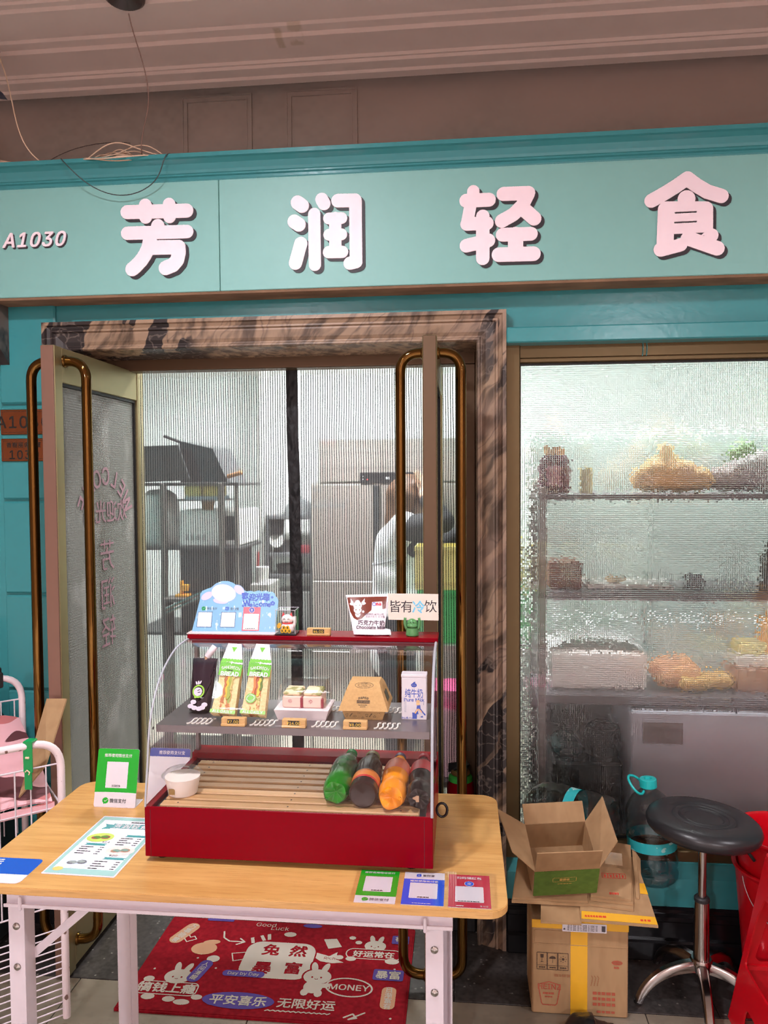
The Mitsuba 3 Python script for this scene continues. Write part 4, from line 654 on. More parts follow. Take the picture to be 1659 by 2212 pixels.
# pudding cup
PU = thing('dessert_cup', 'lidded clear plastic cup of white dessert at the left front of the case', 'dessert cup')
c = (-0.669, 1.745, LZ)
part(PU, 'cup', lathe([(0, 0), (0.032, 0), (0.034, 0.002), (0.0415, 0.042), (0.0405, 0.042), (0, 0.041)], 36, c), C(240, 228, 218, rough=0.2), 25, label='cup of milky dessert'); part(PU, 'lid', lathe([(0.0435, 0.0425), (0.0485, 0.044), (0.0485, 0.047), (0.044, 0.049), (0.040, 0.0555), (0.030, 0.058), (0.028, 0.056), (0.018, 0.0565), (0.016, 0.060), (0.008, 0.061), (0, 0.0605)], 36, c), 'clear_soft', True, label='clear domed lid')
part(PU, 'sticker', on(FRONT(c[0] - 0.013, c[1] - 0.0372, LZ + 0.0165), flat(rect(-0.0075, 0.0075, -0.007, 0.007))), C(140, 110, 60), label='small brown label')

# bottles lying on the slats
def bottle(name_label, x, y, ang, prof, m, extra=()):
    k = thing('drink_bottle', name_label, 'bottle', 'drink bottles lying in the case'); R = 0.94 * max(p[0] for p in prof)
    fr = frame_of((x, y, LZ + R + 0.0006), (math.cos(math.radians(ang)), -math.sin(math.radians(ang)), 0), (0, 0, 1)); fr[:3, 2] = [math.sin(math.radians(ang)), math.cos(math.radians(ang)), 0.05]; fr[:3, 2] /= np.linalg.norm(fr[:3, 2]); fr[:3, 1] = np.cross(fr[:3, 2], fr[:3, 0]); fr[:3, :2] *= 0.94
    return k, fr
def petal_base(R, L0, n=5, seg=50):
    """A petaloid bottle foot: the lowest rings pushed out in five lobes."""
    return None
def lobed(prof, amp, nl, seg=40):
    m = lathe(prof, seg); v = m.vertices; a = np.arctan2(v[:, 1], v[:, 0]); r = np.hypot(v[:, 0], v[:, 1]); w = np.clip(1 - v[:, 2] / 0.028, 0, 1)
    v[:, 2] -= amp * w * (0.5 + 0.5 * np.cos(nl * a)) * np.clip(r / 0.02, 0, 1); return m
soda = [(0, 0.012), (0.010, 0.010), (0.020, 0.0065), (0.028, 0.008), (0.033, 0.020), (0.0345, 0.034), (0.0345, 0.055), (0.033, 0.07), (0.0335, 0.085), (0.0345, 0.10), (0.0345, 0.135), (0.032, 0.155), (0.024, 0.18), (0.015, 0.197), (0.0135, 0.205), (0.0135, 0.212)]
capm = lambda L, r=0.0152: lathe([(0, L + 0.016), (r - 0.001, L + 0.016), (r, L + 0.014), (r, L), (0, L)], 24)
k, fr = bottle('green soda bottle, leftmost of the four lying bottles', -0.2918, 1.690, 2.0, soda, None)
part(k, 'body', on(fr, lobed(soda, 0.010, 5)), 'greenpet', 35, label='ribbed green plastic body'); part(k, 'soda', on(fr, lobed([(0, 0.0145), (0.02, 0.0095), (0.0265, 0.0105), (0.0315, 0.021), (0.0330, 0.034), (0.0330, 0.055), (0.0315, 0.07), (0.0330, 0.10), (0.033, 0.125), (0, 0.126)], 0.009, 5)), mat('greensoda', lin(60, 190, 70), 0.12, 0.5), 35); part(k, 'cap', on(fr, capm(0.212)), C(20, 120, 50), 35); part(k, 'wrapper', on(fr, lathe([(0.0349, 0.095), (0.0349, 0.138)], 40)), 'greenpet', True)
k, fr = bottle('dark brown tea bottle with amber label, second from the left of the four', -0.2262, 1.690, -0.5, soda, None)
tea = [(0, 0.004), (0.02, 0.002), (0.03, 0.0), (0.0345, 0.004), (0.0352, 0.010), (0.0352, 0.07), (0.034, 0.075), (0.0352, 0.08), (0.0352, 0.12), (0.033, 0.145), (0.024, 0.172), (0.0185, 0.185), (0.0185, 0.196)]
part(k, 'body', on(fr, lathe(tea, 40)), mat('browntea', lin(40, 16, 12), 0.07, 0.5), 35, label='dark brown tea'); part(k, 'wrapper', on(fr, lathe([(0.0356, 0.028), (0.0356, 0.068)], 40)), C(206, 118, 50, rough=0.25), True, label='amber label'); part(k, 'wrapper_band', on(fr, lathe([(0.03585, 0.026), (0.03585, 0.036)], 40)), C(190, 44, 40, rough=0.25), True); part(k, 'cap', on(fr, capm(0.196, 0.0195)), C(120, 112, 70), 35)
k, fr = bottle('orange soda bottle, third from the left of the four', -0.1605, 1.674, 0.8, soda, None)
waist = [(0, 0.010), (0.010, 0.009), (0.020, 0.0055), (0.0275, 0.007), (0.0325, 0.019), (0.034, 0.034), (0.033, 0.046), (0.0275, 0.060), (0.0265, 0.066), (0.0285, 0.074), (0.0335, 0.090), (0.0345, 0.105), (0.0345, 0.135), (0.032, 0.155), (0.024, 0.18), (0.015, 0.197), (0.0135, 0.205), (0.0135, 0.212)]
part(k, 'body', on(fr, lobed(waist, 0.012, 3)), mat('orangesoda', lin(232, 140, 24), 0.1, 0.5), 35, label='orange soda in a clear waisted bottle'); part(k, 'wrapper', on(fr, lathe([(0.0349, 0.10), (0.0349, 0.138), (0.0324, 0.156)], 40)), C(214, 110, 78, rough=0.25), True, label='salmon label'); part(k, 'cap', on(fr, capm(0.212)), C(60, 40, 70), 35)
k, fr = bottle('cola bottle with red label, rightmost of the four', -0.0990, 1.676, 0.3, soda, None)
part(k, 'body', on(fr, lobed([(r * 0.90, z) for r, z in waist], 0.008, 5)), mat('cola', lin(18, 10, 11), 0.05, 0.5), 35, label='dark cola'); part(k, 'wrapper', on(fr, lathe([(0.0318, 0.10), (0.0318, 0.138), (0.0296, 0.156)], 40)), C(186, 36, 48, rough=0.25), True, label='red label'); part(k, 'cap', on(fr, capm(0.212)), C(140, 20, 36), 35)
part(k, 'sticker', rbox(-0.1135, -0.0985, 1.6825, 1.6835, 0.905, 0.9195, 0.0003), C(176, 140, 110))

# ------------------------------------------------------------------ on top of the case
WB = thing('welcome_board', 'pale blue acrylic welcome board with payment panels, at the left on top of the case', 'sign board')
fr = frame_of((-0.7285, 1.985, TOPZ + 0.0035), (1, 0.02, 0), (0.10, 0.26, 1)); B = [(0, 0), (0.228, 0), (0.234, 0.085), (0.229, 0.094), (0.2245, 0.097), (0.2225, 0.104), (0.214, 0.109), (0.206, 0.108), (0.198, 0.112), (0.188, 0.109), (0.178, 0.112), (0.166, 0.108), (0.156, 0.111), (0.146, 0.109), (0.138, 0.112), (0.128, 0.121), (0.117, 0.124), (0.107, 0.132), (0.092, 0.137), (0.075, 0.137), (0.058, 0.130), (0.046, 0.119), (0.034, 0.115), (0.022, 0.110), (0.016, 0.100), (0.0175, 0.09)]
bd = Polygon(B).buffer(0.003, quad_segs=4).buffer(-0.003)
glit = mat('glitterblue', mikit.proc(lambda p, n, uv: mix(lin(112, 166, 200), lin(186, 214, 228), smoothstep(0.62, 0.75, fbm(p.x * 130, p.y * 60, p.z * 60, 3)))), 0.3, 0.5)
part(WB, 'board', on(fr, ext(bd, 0.003, -0.003)), glit, label='glittery pale blue board'); part(WB, 'foot', rbox(-0.735, -0.495, 1.962, 2.012, TOPZ + 0.0002, TOPZ + 0.0038, 0.001), C(206, 190, 188, rough=0.2), label='clear acrylic foot')
blob = union_all([ell(0.082, 0.104, 0.034, 0.023, -12)]); ears = union_all([ell(0.124, 0.113, 0.016, 0.010, -38), ell(0.036, 0.096, 0.017, 0.0095, 28), ell(0.075, 0.083, 0.021, 0.008, -5)])
part(WB, 'print', on(fr, flat(union_all([blob.buffer(0.004), ears.buffer(0.0015)]).difference(ears.difference(blob)).difference(blob), 0.0005)), C(120, 160, 214, rough=0.3), label='blue cloud outline'); prints(WB, 'print', fr, ears.difference(blob), 0.0005, C(190, 184, 206, rough=0.3)); part(WB, 'print', on(fr, flat(blob, 0.0008)), C(250, 250, 250, rough=0.25), label='blank white oval')
def flower(x, y, r): return union_all([ell(x + r * 0.62 * math.cos(a), y + r * 0.62 * math.sin(a), r * 0.46, r * 0.46) for a in np.arange(5) * 2 * math.pi / 5 + 0.3]).difference(ell(x, y, r * 0.3, r * 0.3))
welc = [affinity.rotate(text(c, s, 0, 0, 0.045), a, origin=(0, 0)) for c, s, a in zip('Welcome', (0.021, 0.0155, 0.0165, 0.0155, 0.0175, 0.0155, 0.0155), (8, -8, 6, -6, 4, 3, -6))]
welc = [affinity.translate(g, x, 0.0745 + d) for g, x, d in zip(welc, (0.1475, 0.1595, 0.1675, 0.1755, 0.186, 0.1985, 0.2095), (0.003, -0.002, 0, -0.002, 0.001, 0, -0.001))]
part(WB, 'lettering', on(fr, flat(union_all([affinity.translate(affinity.rotate(text(c, 0.0195, 0, 0, 0.03), a, origin=(0, 0)), 0.142 + 0.0195 * i, 0.0945 + d) for i, (c, a, d) in enumerate(zip('歡迎光臨', (8, -6, 5, -4), (0.002, -0.001, 0, 0.0)))] + welc + [flower(0.2185, 0.077, 0.006), flower(0.2165, 0.0935, 0.0032), flower(0.173, 0.0845, 0.0026), flower(0.202, 0.085, 0.003), flower(0.1375, 0.0695, 0.003)]), 0.0009)), C(36, 72, 170, rough=0.3), label='blue hand-lettering')
tb, tc = tick(0.029, 0.062, 0.0052)
part(WB, 'tick_mark', on(fr, flat(tb, 0.0009)), C(30, 140, 80)); part(WB, 'lettering', on(fr, flat(union_all([text('微信支付', 0.0072, 0.052, 0.062), text('支付宝', 0.0082, 0.1145, 0.0615, 0.01)]), 0.0009)), C(84, 104, 132)); part(WB, 'logo', on(fr, flat(rrect(0.089, 0.0985, 0.057, 0.0665, 0.0016).difference(text('支', 0.0082, 0.0937, 0.0617, 0.02)), 0.0009)), C(66, 92, 190))
fq = lambda x: Polygon([(x, 0.012), (x + 0.0405, 0.012), (x + 0.0415, 0.0525), (x + 0.002, 0.0525)])
prints(WB, 'print', fr, union_all([ring(fq(0.0125), 0.0008), ring(fq(0.077), 0.0008)]), 0.0009, C(92, 104, 150)); prints(WB, 'blank_panel', fr, union_all([fq(0.0125).buffer(-0.001), fq(0.077).buffer(-0.001)]), 0.0008, C(206, 216, 222, rough=0.3), label='blank square panel')
red = Polygon([(0.137, 0.003), (0.184, 0.003), (0.1865, 0.0665), (0.1395, 0.0665)]); part(WB, 'print', on(fr, flat(red, 0.0008)), C(216, 84, 104, rough=0.3), label='pink-red panel'); part(WB, 'print', on(fr, flat(Polygon([(0.1405, 0.006), (0.1815, 0.006), (0.183, 0.0485), (0.1415, 0.0485)]), 0.0012)), C(248, 240, 236, rough=0.3))
part(WB, 'print', on(fr, flat(ell(0.1625, 0.0585, 0.0078, 0.0078), 0.0012)), WHITE); part(WB, 'logo', on(fr, flat(ell(0.1625, 0.0585, 0.0066, 0.0066).difference(text('支', 0.0085, 0.1625, 0.0585, 0.02)), 0.0016)), C(66, 76, 170)); part(WB, 'lettering', on(fr, flat(bars(0.147, 0.009, (0.003, 0.005, 0.004, 0.006, 0.003), 0.002), 0.0016)), C(90, 70, 80))

# lucky cat in its clear box
AB = thing('acrylic_box', 'small clear acrylic box on top of the case holding a lucky cat', 'box'); bx0, bx1, by0, by1, bz = -0.492, -0.4395, 1.963, 2.012, TOPZ + 0.0055
part(AB, 'base', rbox(bx0 - 0.001, bx1 + 0.001, by0 - 0.001, by1 + 0.001, TOPZ + 0.0002, bz, 0.001), C(26, 26, 30, rough=0.25), label='black base')
part(AB, 'cover', cat(*[sheet(f, 1, 1) for f in (lambda u, v: (bx0 + (bx1 - bx0) * u, by0 + 0 * u, bz + 0.062 * v), lambda u, v: (bx0 + (bx1 - bx0) * u, by1 + 0 * u, bz + 0.062 * v), lambda u, v: (bx0 + 0 * u, by0 + (by1 - by0) * u, bz + 0.062 * v), lambda u, v: (bx1 + 0 * u, by0 + (by1 - by0) * u, bz + 0.062 * v), lambda u, v: (bx0 + (bx1 - bx0) * u, by0 + (by1 - by0) * v, bz + 0.062 + 0 * u))]), 'clear', label='clear cover')
part(AB, 'edge', cat(*[rod(a, b, 0.0007, 5) for a, b in (((bx0, by0, bz), (bx0, by0, bz + 0.062)), ((bx1, by0, bz), (bx1, by0, bz + 0.062)), ((bx0, by0, bz + 0.062), (bx1, by0, bz + 0.062)), ((bx0, by1, bz + 0.062), (bx1, by1, bz + 0.062)), ((bx0, by0, bz + 0.062), (bx0, by1, bz + 0.062)), ((bx1, by0, bz + 0.062), (bx1, by1, bz + 0.062)))]), C(200, 200, 210, rough=0.1))
LC = thing('lucky_cat', 'white lucky cat figurine with gold coins inside the clear box', 'figurine'); cx, cy = -0.4655, 1.988; CW, CR, CG = C(244, 232, 228, rough=0.25), C(206, 40, 44, rough=0.3), C(222, 168, 40, rough=0.25)
part(LC, 'body', lathe([(0, 0), (0.0175, 0), (0.0185, 0.006), (0.017, 0.016), (0.0125, 0.0235), (0, 0.0245)], 24, (cx, cy, bz)), CW, True); hd = part(LC, 'head', ball((cx, cy - 0.001, bz + 0.034), 0.0145, 2, (1.08, 0.9, 0.92)), CW, True)
for s in (-1, 1): part(hd, 'ear', hull([(cx + s * 0.005, cy - 0.003, bz + 0.044), (cx + s * 0.0145, cy - 0.003, bz + 0.042), (cx + s * 0.0115, cy, bz + 0.053), (cx + s * 0.008, cy + 0.004, bz + 0.043)]), CR, label='red ear')
part(hd, 'face', on(FRONT(cx, cy - 0.0142, bz + 0.034), flat(union_all([stroke([(s * 0.0085, 0.001), (s * 0.0055, 0.0035), (s * 0.0025, 0.001)], 0.0006) for s in (-1, 1)] + [stroke([(-0.004, -0.0045), (-0.002, -0.006), (0, -0.0045), (0.002, -0.006), (0.004, -0.0045)], 0.0005)]))), C(40, 30, 30)); part(LC, 'collar', lathe([(0.0125, 0.0225), (0.0142, 0.0235), (0.0142, 0.0255), (0.0125, 0.0265)], 24, (cx, cy, bz)), CR, True)
part(LC, 'raised_paw', tube([(cx + 0.0155, cy - 0.002, bz + 0.014), (cx + 0.021, cy - 0.003, bz + 0.026), (cx + 0.0195, cy - 0.004, bz + 0.042)], [0.0045, 0.0045, 0.0055], 12), CW, True); part(LC, 'mallet', on(FRONT(cx - 0.0195, cy - 0.012, bz + 0.019), ext(ell(0, 0, 0.0055, 0.0075, -18), 0.003)), CG, label='gold coin in the left paw')
for px, pz in ((-0.010, 0.0065), (-0.0005, 0.0065), (0.009, 0.006), (-0.0055, 0.0145), (0.0045, 0.0145)): c = part(LC, 'coin', on(FRONT(cx + px, cy - 0.0178, bz + pz), ext(ell(0, 0, 0.0047, 0.0058), 0.0025)), CG, label='gold coin'); part(c, 'mark', on(FRONT(cx + px, cy - 0.0206, bz + pz), flat(ell(0, 0, 0.0016, 0.003))), C(60, 44, 20))

# chocolate milk bag
CM = thing('milk_bag', 'white and brown chocolate milk bag standing on top of the case', 'milk bag'); fr = frame_of((-0.2475, 1.988, TOPZ + 0.0012), (1, 0.04, -0.01), (0.0, 0.16, 1)); CB = C(250, 240, 246, rough=0.25)
def cmz(x, y): return 0.0145 * np.maximum(1 - (x / (0.046 + 0.1 * y)) ** 2, 0) ** 0.6 * np.clip(1.15 - y / 0.105, 0.08, 1)
def cm(sgn): return lambda u, v: ((0.039 + 0.020 * v) * (2 * u - 1) - 0.004 * v, 0.1045 * v + 0.004 * (u - 0.3) * v, sgn * cmz((0.039 + 0.02 * v) * (2 * u - 1), 0.1045 * v) + 0.0012 * (meshkit.noise(np.stack([u * 5, v * 6, u * 0], -1)) - 0.5))
f_, b_ = sheet(cm(1), 26, 26), sheet(cm(-1), 26, 26); b_.invert(); part(CM, 'bag', on(fr, cat(f_, b_)), CB, True, label='white film bag'); part(CM, 'corner', on(fr, hull([(0.03, 0.0, 0.01), (0.06, 0.001, 0.012), (0.058, 0.014, 0.006), (0.03, 0.02, 0.004), (0.05, 0.0, -0.008)])), CB, label='folded bottom corner')
def drape(g, off):
    """A print that follows the bulge of the bag."""
    v, f = [], []
    ms = []
    for p in polys(g.segmentize(0.004)):
        vv, ff = trimesh.creation.triangulate_polygon(p, engine='earcut'); m_ = trimesh.Trimesh(np.c_[vv, np.zeros(len(vv))], ff); 
        m_ = m_.subdivide_to_size(0.006) if p.area > 2e-4 else m_
        m_.vertices[:, 2] = cmz(m_.vertices[:, 0] + 0.004 * m_.vertices[:, 1] / 0.1, m_.vertices[:, 1]) + off + 0.0004; ms.append(m_)
    return cat(*ms)
brown = Polygon([(-0.059, 0.097), (0.047, 0.1005), (0.044, 0.07), (0.036, 0.066), (0.035, 0.088), (0.008, 0.086), (0.007, 0.064), (-0.008, 0.052), (-0.018, 0.042), (-0.03, 0.038), (-0.04, 0.043), (-0.05, 0.06)]).buffer(-0.002).buffer(0.002)
part(CM, 'print', on(fr, drape(brown, 0.0008)), C(112, 46, 30, rough=0.25), label='brown chocolate field')
cow = union_all([ell(-0.030, 0.076, 0.0115, 0.0105), ell(-0.0295, 0.064, 0.0105, 0.008), ell(-0.029, 0.053, 0.007, 0.008), ell(-0.0465, 0.079, 0.0055, 0.003, -15), ell(-0.0135, 0.081, 0.0055, 0.003, 20), Polygon([(-0.041, 0.083), (-0.049, 0.094), (-0.0485, 0.083), (-0.043, 0.078)]), Polygon([(-0.02, 0.084), (-0.0115, 0.095), (-0.0115, 0.085), (-0.018, 0.079)]), ell(-0.0305, 0.0865, 0.006, 0.0035), ell(-0.0145, 0.06, 0.003, 0.003)])
cow = cow.difference(union_all([ell(-0.034, 0.0645, 0.0015, 0.0022), ell(-0.0245, 0.0645, 0.0015, 0.0022), stroke([(-0.0375, 0.0745), (-0.035, 0.076), (-0.033, 0.0745)], 0.0007), stroke([(-0.0265, 0.0755), (-0.0245, 0.077), (-0.0222, 0.0755)], 0.0007), stroke([(-0.0345, 0.0545), (-0.029, 0.053), (-0.0235, 0.055)], 0.0007)]))
part(CM, 'print', on(fr, drape(cow, 0.0014)), CB, label='white cow head emblem'); part(CM, 'print', on(fr, drape(union_all([ring(ell(0.0135, 0.080, 0.004, 0.0042), 0.0014)]), 0.0012)), C(80, 92, 190)); part(CM, 'lettering', on(fr, drape(text('奶品', 0.0075, 0.0255, 0.0805, 0.04), 0.0012)), C(216, 70, 90))
part(CM, 'lettering', on(fr, drape(union_all([text('香醇鲜奶 固有品质', 0.0062, 0.014, 0.0535), text('浓浓巧克力 浓浓香', 0.0062, 0.017, 0.047)]), 0.0012)), C(96, 76, 96)); part(CM, 'lettering', on(fr, drape(union_all([text('巧克力牛奶', 0.0142, 0.007, 0.0315, 0.012), text('Chocolate Milk', 0.0108, 0.006, 0.0195, 0.025)]), 0.0012)), C(52, 30, 52))

# green figure holding up the hand-lettered card
FG = thing('green_figurine', 'small green ceramic figure with raised arms holding the handwritten card', 'figurine'); cx, cy, GR = -0.132, 1.988, C(84, 140, 86, rough=0.22)
part(FG, 'body', lathe([(0, 0), (0.0165, 0), (0.0172, 0.003), (0.0165, 0.011), (0.0145, 0.019), (0.0155, 0.022)], 24, (cx, cy, TOPZ + 0.0002)), GR, True); part(FG, 'head', cat(ball((cx, cy, TOPZ + 0.0335), 0.0145, 3, (0.95, 0.85, 0.92)), ball((cx, cy - 0.005, TOPZ + 0.0275), 0.0125, 2, (1.1, 0.9, 0.62)), ball((cx - 0.007, cy, TOPZ + 0.044), 0.0042, 2), ball((cx + 0.007, cy, TOPZ + 0.044), 0.0042, 2)), GR, True)
part(FG, 'eye', cat(ball((cx - 0.0035, cy - 0.0125, TOPZ + 0.037), 0.0012, 1), ball((cx + 0.0035, cy - 0.0125, TOPZ + 0.037), 0.0012, 1)), C(20, 24, 20))
for s in (-1, 1): part(FG, 'arm', tube(spline([(cx + s * 0.0135, cy, TOPZ + 0.016), (cx + s * 0.0185, cy - 0.001, TOPZ + 0.030), (cx + s * 0.0178, cy - 0.002, TOPZ + 0.048)], 4), 0.0043, 12), GR, True)
KC = thing('handwritten_card', 'cream card with large brush lettering held above the case by the green figurine', 'card'); fr = FRONT(-0.1295, 1.985, TOPZ + 0.0755)
part(KC, 'card', on(fr, ext(Polygon([(-0.0655, 0.036), (0.066, 0.0355), (0.0665, -0.034), (-0.065, -0.0335)]), 0.0012)), C(220, 206, 194, rough=0.8))
wob = lambda g: g
[part(KC, 'character', on(fr, flat(g_, 0.0016)), C(40, 36, 44), label='black brush character') for g_ in (text('皆', 0.0335, -0.0475, 0.002, 0.0), text('有', 0.0335, -0.0165, 0.002), text('饮', 0.034, 0.046, 0.003))]; part(KC, 'character', on(fr, flat(text('冷', 0.034, 0.0145, 0.001, 0.02), 0.0016)), C(112, 184, 214), label='pale blue character')
# ------------------------------------------------------------------ right of the door: cardboard, water bottles, stool, buckets
CX = thing('carton', 'large brown carton with a yellow tape strip standing on the floor under the cardboard stack', 'carton')
part(CX, 'body', cat(rbox(0.207, 0.492, 2.30, 2.482, 0.0005, 0.292, 0.004)), 'cardboard'); YT = C(226, 170, 46, rough=0.3)
part(CX, 'tape', cat(box(0.322, 0.372, 2.2988, 2.2996, 0.002, 0.291), rbox(0.2065, 0.493, 2.2986, 2.301, 0.268, 0.2932, 0.0006)), YT, label='yellow packing tape'); part(CX, 'flap_crease', cat(rbox(0.209, 0.49, 2.2984, 2.2998, 0.218, 0.2205, 0.0005), rbox(0.214, 0.32, 2.2982, 2.2998, 0.222, 0.262, 0.0006)), 'cardboard')
fr = FRONT(0, 2.2984, 0)
part(CX, 'shipping_label', on(FRONT(0, 2.2972, 0), ext(rrect(0.297, 0.428, 0.262, 0.289, 0.002), 0.0006)), WHITE); part(CX, 'lettering', on(FRONT(0, 2.2964, 0), flat(union_all([ell(0.303, 0.27, 0.003, 0.003)] + [bars(0.312 + 0.0, 0.283 - 0.004 * i, (0.006, 0.004, 0.010, 0.006, 0.004, 0.013, 0.004, 0.012, 0.006), 0.0018, 0.003) for i in range(5)] + [rect(0.413, 0.424, 0.266, 0.284)]))), C(70, 66, 72))
def icon(x, z, k):
    fr_ = ring(rect(x, x + 0.030, z, z + 0.052), 0.0016).union(rect(x, x + 0.03, z + 0.0125, z + 0.0135))
    g = [union_all([Polygon([(x + 0.010, z + 0.047), (x + 0.020, z + 0.047), (x + 0.019, z + 0.036), (x + 0.011, z + 0.036)]), rect(x + 0.0145, x + 0.0155, z + 0.024, z + 0.036), rect(x + 0.011, x + 0.019, z + 0.0225, z + 0.024)]),
         union_all([ell(x + 0.015, z + 0.034, 0.010, 0.008).intersection(rect(x, x + 0.03, z + 0.034, z + 0.05)), rect(x + 0.0145, x + 0.0155, z + 0.022, z + 0.035)]), union_all([ell(x + 0.015, z + 0.034, 0.004, 0.004)] + [ell(x + 0.015 + 0.009 * math.cos(a), z + 0.034 + 0.009 * math.sin(a), 0.0013, 0.0013) for a in np.arange(8) * math.pi / 4])][k]
    return union_all([fr_, g, bars(x + 0.006, z + 0.0065, (0.005, 0.007, 0.004), 0.004)])
for i in range(3): part(CX, 'print', on(fr, flat(icon(0.222 + 0.0315 * i, 0.140, i))), C(70, 52, 40), label=('black wine glass symbol', 'black umbrella symbol', 'black sun symbol')[i])
shield = Polygon([(0.226, 0.090), (0.234, 0.095), (0.258, 0.102), (0.284, 0.095), (0.292, 0.090), (0.282, 0.035), (0.277, 0.030), (0.24, 0.030), (0.236, 0.035)])
part(CX, 'lettering', on(fr, flat(union_all([ring(shield, 0.003), text('HEINZ', 0.0225, 0.259, 0.087, 0.02), bars(0.24, 0.066, (0.006, 0.008, 0.006, 0.009), 0.006), bars(0.246, 0.055, (0.006, 0.008, 0.006), 0.004), ell(0.459, 0.172, 0.016, 0.007).difference(text('HEINZ', 0.008, 0.459, 0.172)), bars(0.45, 0.157, (0.006, 0.008), 0.006)] + [bars(0.388, 0.075 - 0.017 * i, (0.012, 0.008, 0.011, 0.013, 0.010), 0.009, 0.003) for i in range(3)] + [bars(0.40, 0.018, (0.012, 0.009, 0.013, 0.010), 0.007, 0.003)]))), C(168, 84, 62), label='red printed shield and lines')
part(CX, 'lettering', on(fr, flat(union_all([stroke([(0.384 + 0.009 * i, 0.128), (0.388 + 0.009 * i, 0.122), (0.383 + 0.009 * i, 0.098)], 0.0012) for i in range(3)] + [bars(0.274, 0.123, (0.012, 0.004, 0.012, 0.01), 0.008, 0.003)]))), C(150, 104, 70))
CX2 = thing('carton', 'plain brown carton half hidden behind the cardboard stack', 'carton', mesh=rbox(0.235, 0.505, 2.485, 2.602, 0.0, 0.425, 0.003), m='cardboard')
# flattened boxes, leaning back on that carton
SL = 0.5
def slab(pts, k, t=0.0065):
    """A flattened box in the leaning plane: pts are (x, y)."""
    z = lambda y: 0.322 + k + (y - 2.27) * SL
    return hull([(x, y, z(y) + d) for x, y in pts for d in (0, t)])
def flatbox(label, layers, name='flattened_box'):
    t = thing(name, label, 'cardboard', 'flattened boxes on the carton')
    for i, (p, k) in enumerate(layers): part(t, 'panel', slab(p, k), 'cardboard')
    return t
z_of = lambda y, k: 0.322 + k + (y - 2.27) * SL
f1 = flatbox('flattened brown box lowest in the stack, a yellow taped edge on its right front', [([(0.229, 2.262), (0.348, 2.262), (0.40, 2.45), (0.25, 2.45)], -0.0145), ([(0.3475, 2.266), (0.5685, 2.259), (0.547, 2.465), (0.36, 2.45)], -0.0075)])
fr = frame_of((0, 2.259, z_of(2.259, 0.0008)), (1, 0, 0), (0, 1, SL)); part(f1, 'tape', on(fr, flat(Polygon([(0.349, 0.009), (0.5675, 0.0015), (0.565, 0.026), (0.352, 0.034)]))), YT, label='yellow tape'); part(f1, 'lettering', on(fr, flat(union_all([bars(0.36 + 0.0, 0.018, (0.006,) * 5 + (0.01,) * 2, 0.006, 0.002), bars(0.52, 0.013, (0.008, 0.006, 0.009), 0.006, 0.003)]), 0.0005)), C(206, 70, 40)); part(f1, 'tape', on(fr, flat(Polygon([(0.535, 0.10), (0.56, 0.098), (0.556, 0.135), (0.532, 0.135)]))), YT)
f2 = flatbox('flattened brown box in the middle of the stack, its wide edge towards the viewer', [([(0.146, 2.303), (0.375, 2.303), (0.385, 2.46), (0.176, 2.446)], 0.0), ([(0.375, 2.305), (0.505, 2.294), (0.533, 2.47), (0.386, 2.46)], 0.001), ([(0.15, 2.306), (0.373, 2.306), (0.383, 2.44), (0.18, 2.44)], 0.0075)])
f3 = flatbox('flattened brown box on top of the stack with red handling marks and shiny tape', [([(0.382, 2.312), (0.5065, 2.303), (0.537, 2.487), (0.43, 2.503)], 0.009), ([(0.384, 2.316), (0.503, 2.308), (0.520, 2.40), (0.402, 2.41)], 0.016)])
fr = frame_of((0, 2.30, z_of(2.30, 0.0232)), (1, 0, 0), (0, 1, SL)); part(f3, 'lettering', on(fr, flat(union_all([ring(rect(0.428 + 0.018 * i, 0.444 + 0.018 * i, 0.078, 0.094), 0.0016) for i in range(4)] + [rect(0.433 + 0.018 * i, 0.439 + 0.018 * i, 0.081, 0.09) for i in range(4)] + [bars(0.44, 0.026, (0.007, 0.005, 0.008, 0.004), 0.007)]))), C(190, 70, 52)); part(f3, 'tape', on(frame_of((0, 2.30, z_of(2.30, 0.0162)), (1, 0, 0), (0, 1, SL)), flat(Polygon([(0.445, 0.135), (0.498, 0.13), (0.503, 0.175), (0.452, 0.18)]))), C(204, 176, 140, rough=0.06), label='shiny tape')
for i in range(4): part(f3, 'panel', slab([(0.521 + 0.005 * i, 2.33 + 0.012 * i), (0.530 + 0.005 * i, 2.33 + 0.012 * i), (0.552 + 0.004 * i, 2.47), (0.540 + 0.004 * i, 2.48)], 0.002 - 0.006 * i, 0.005), 'cardboard')
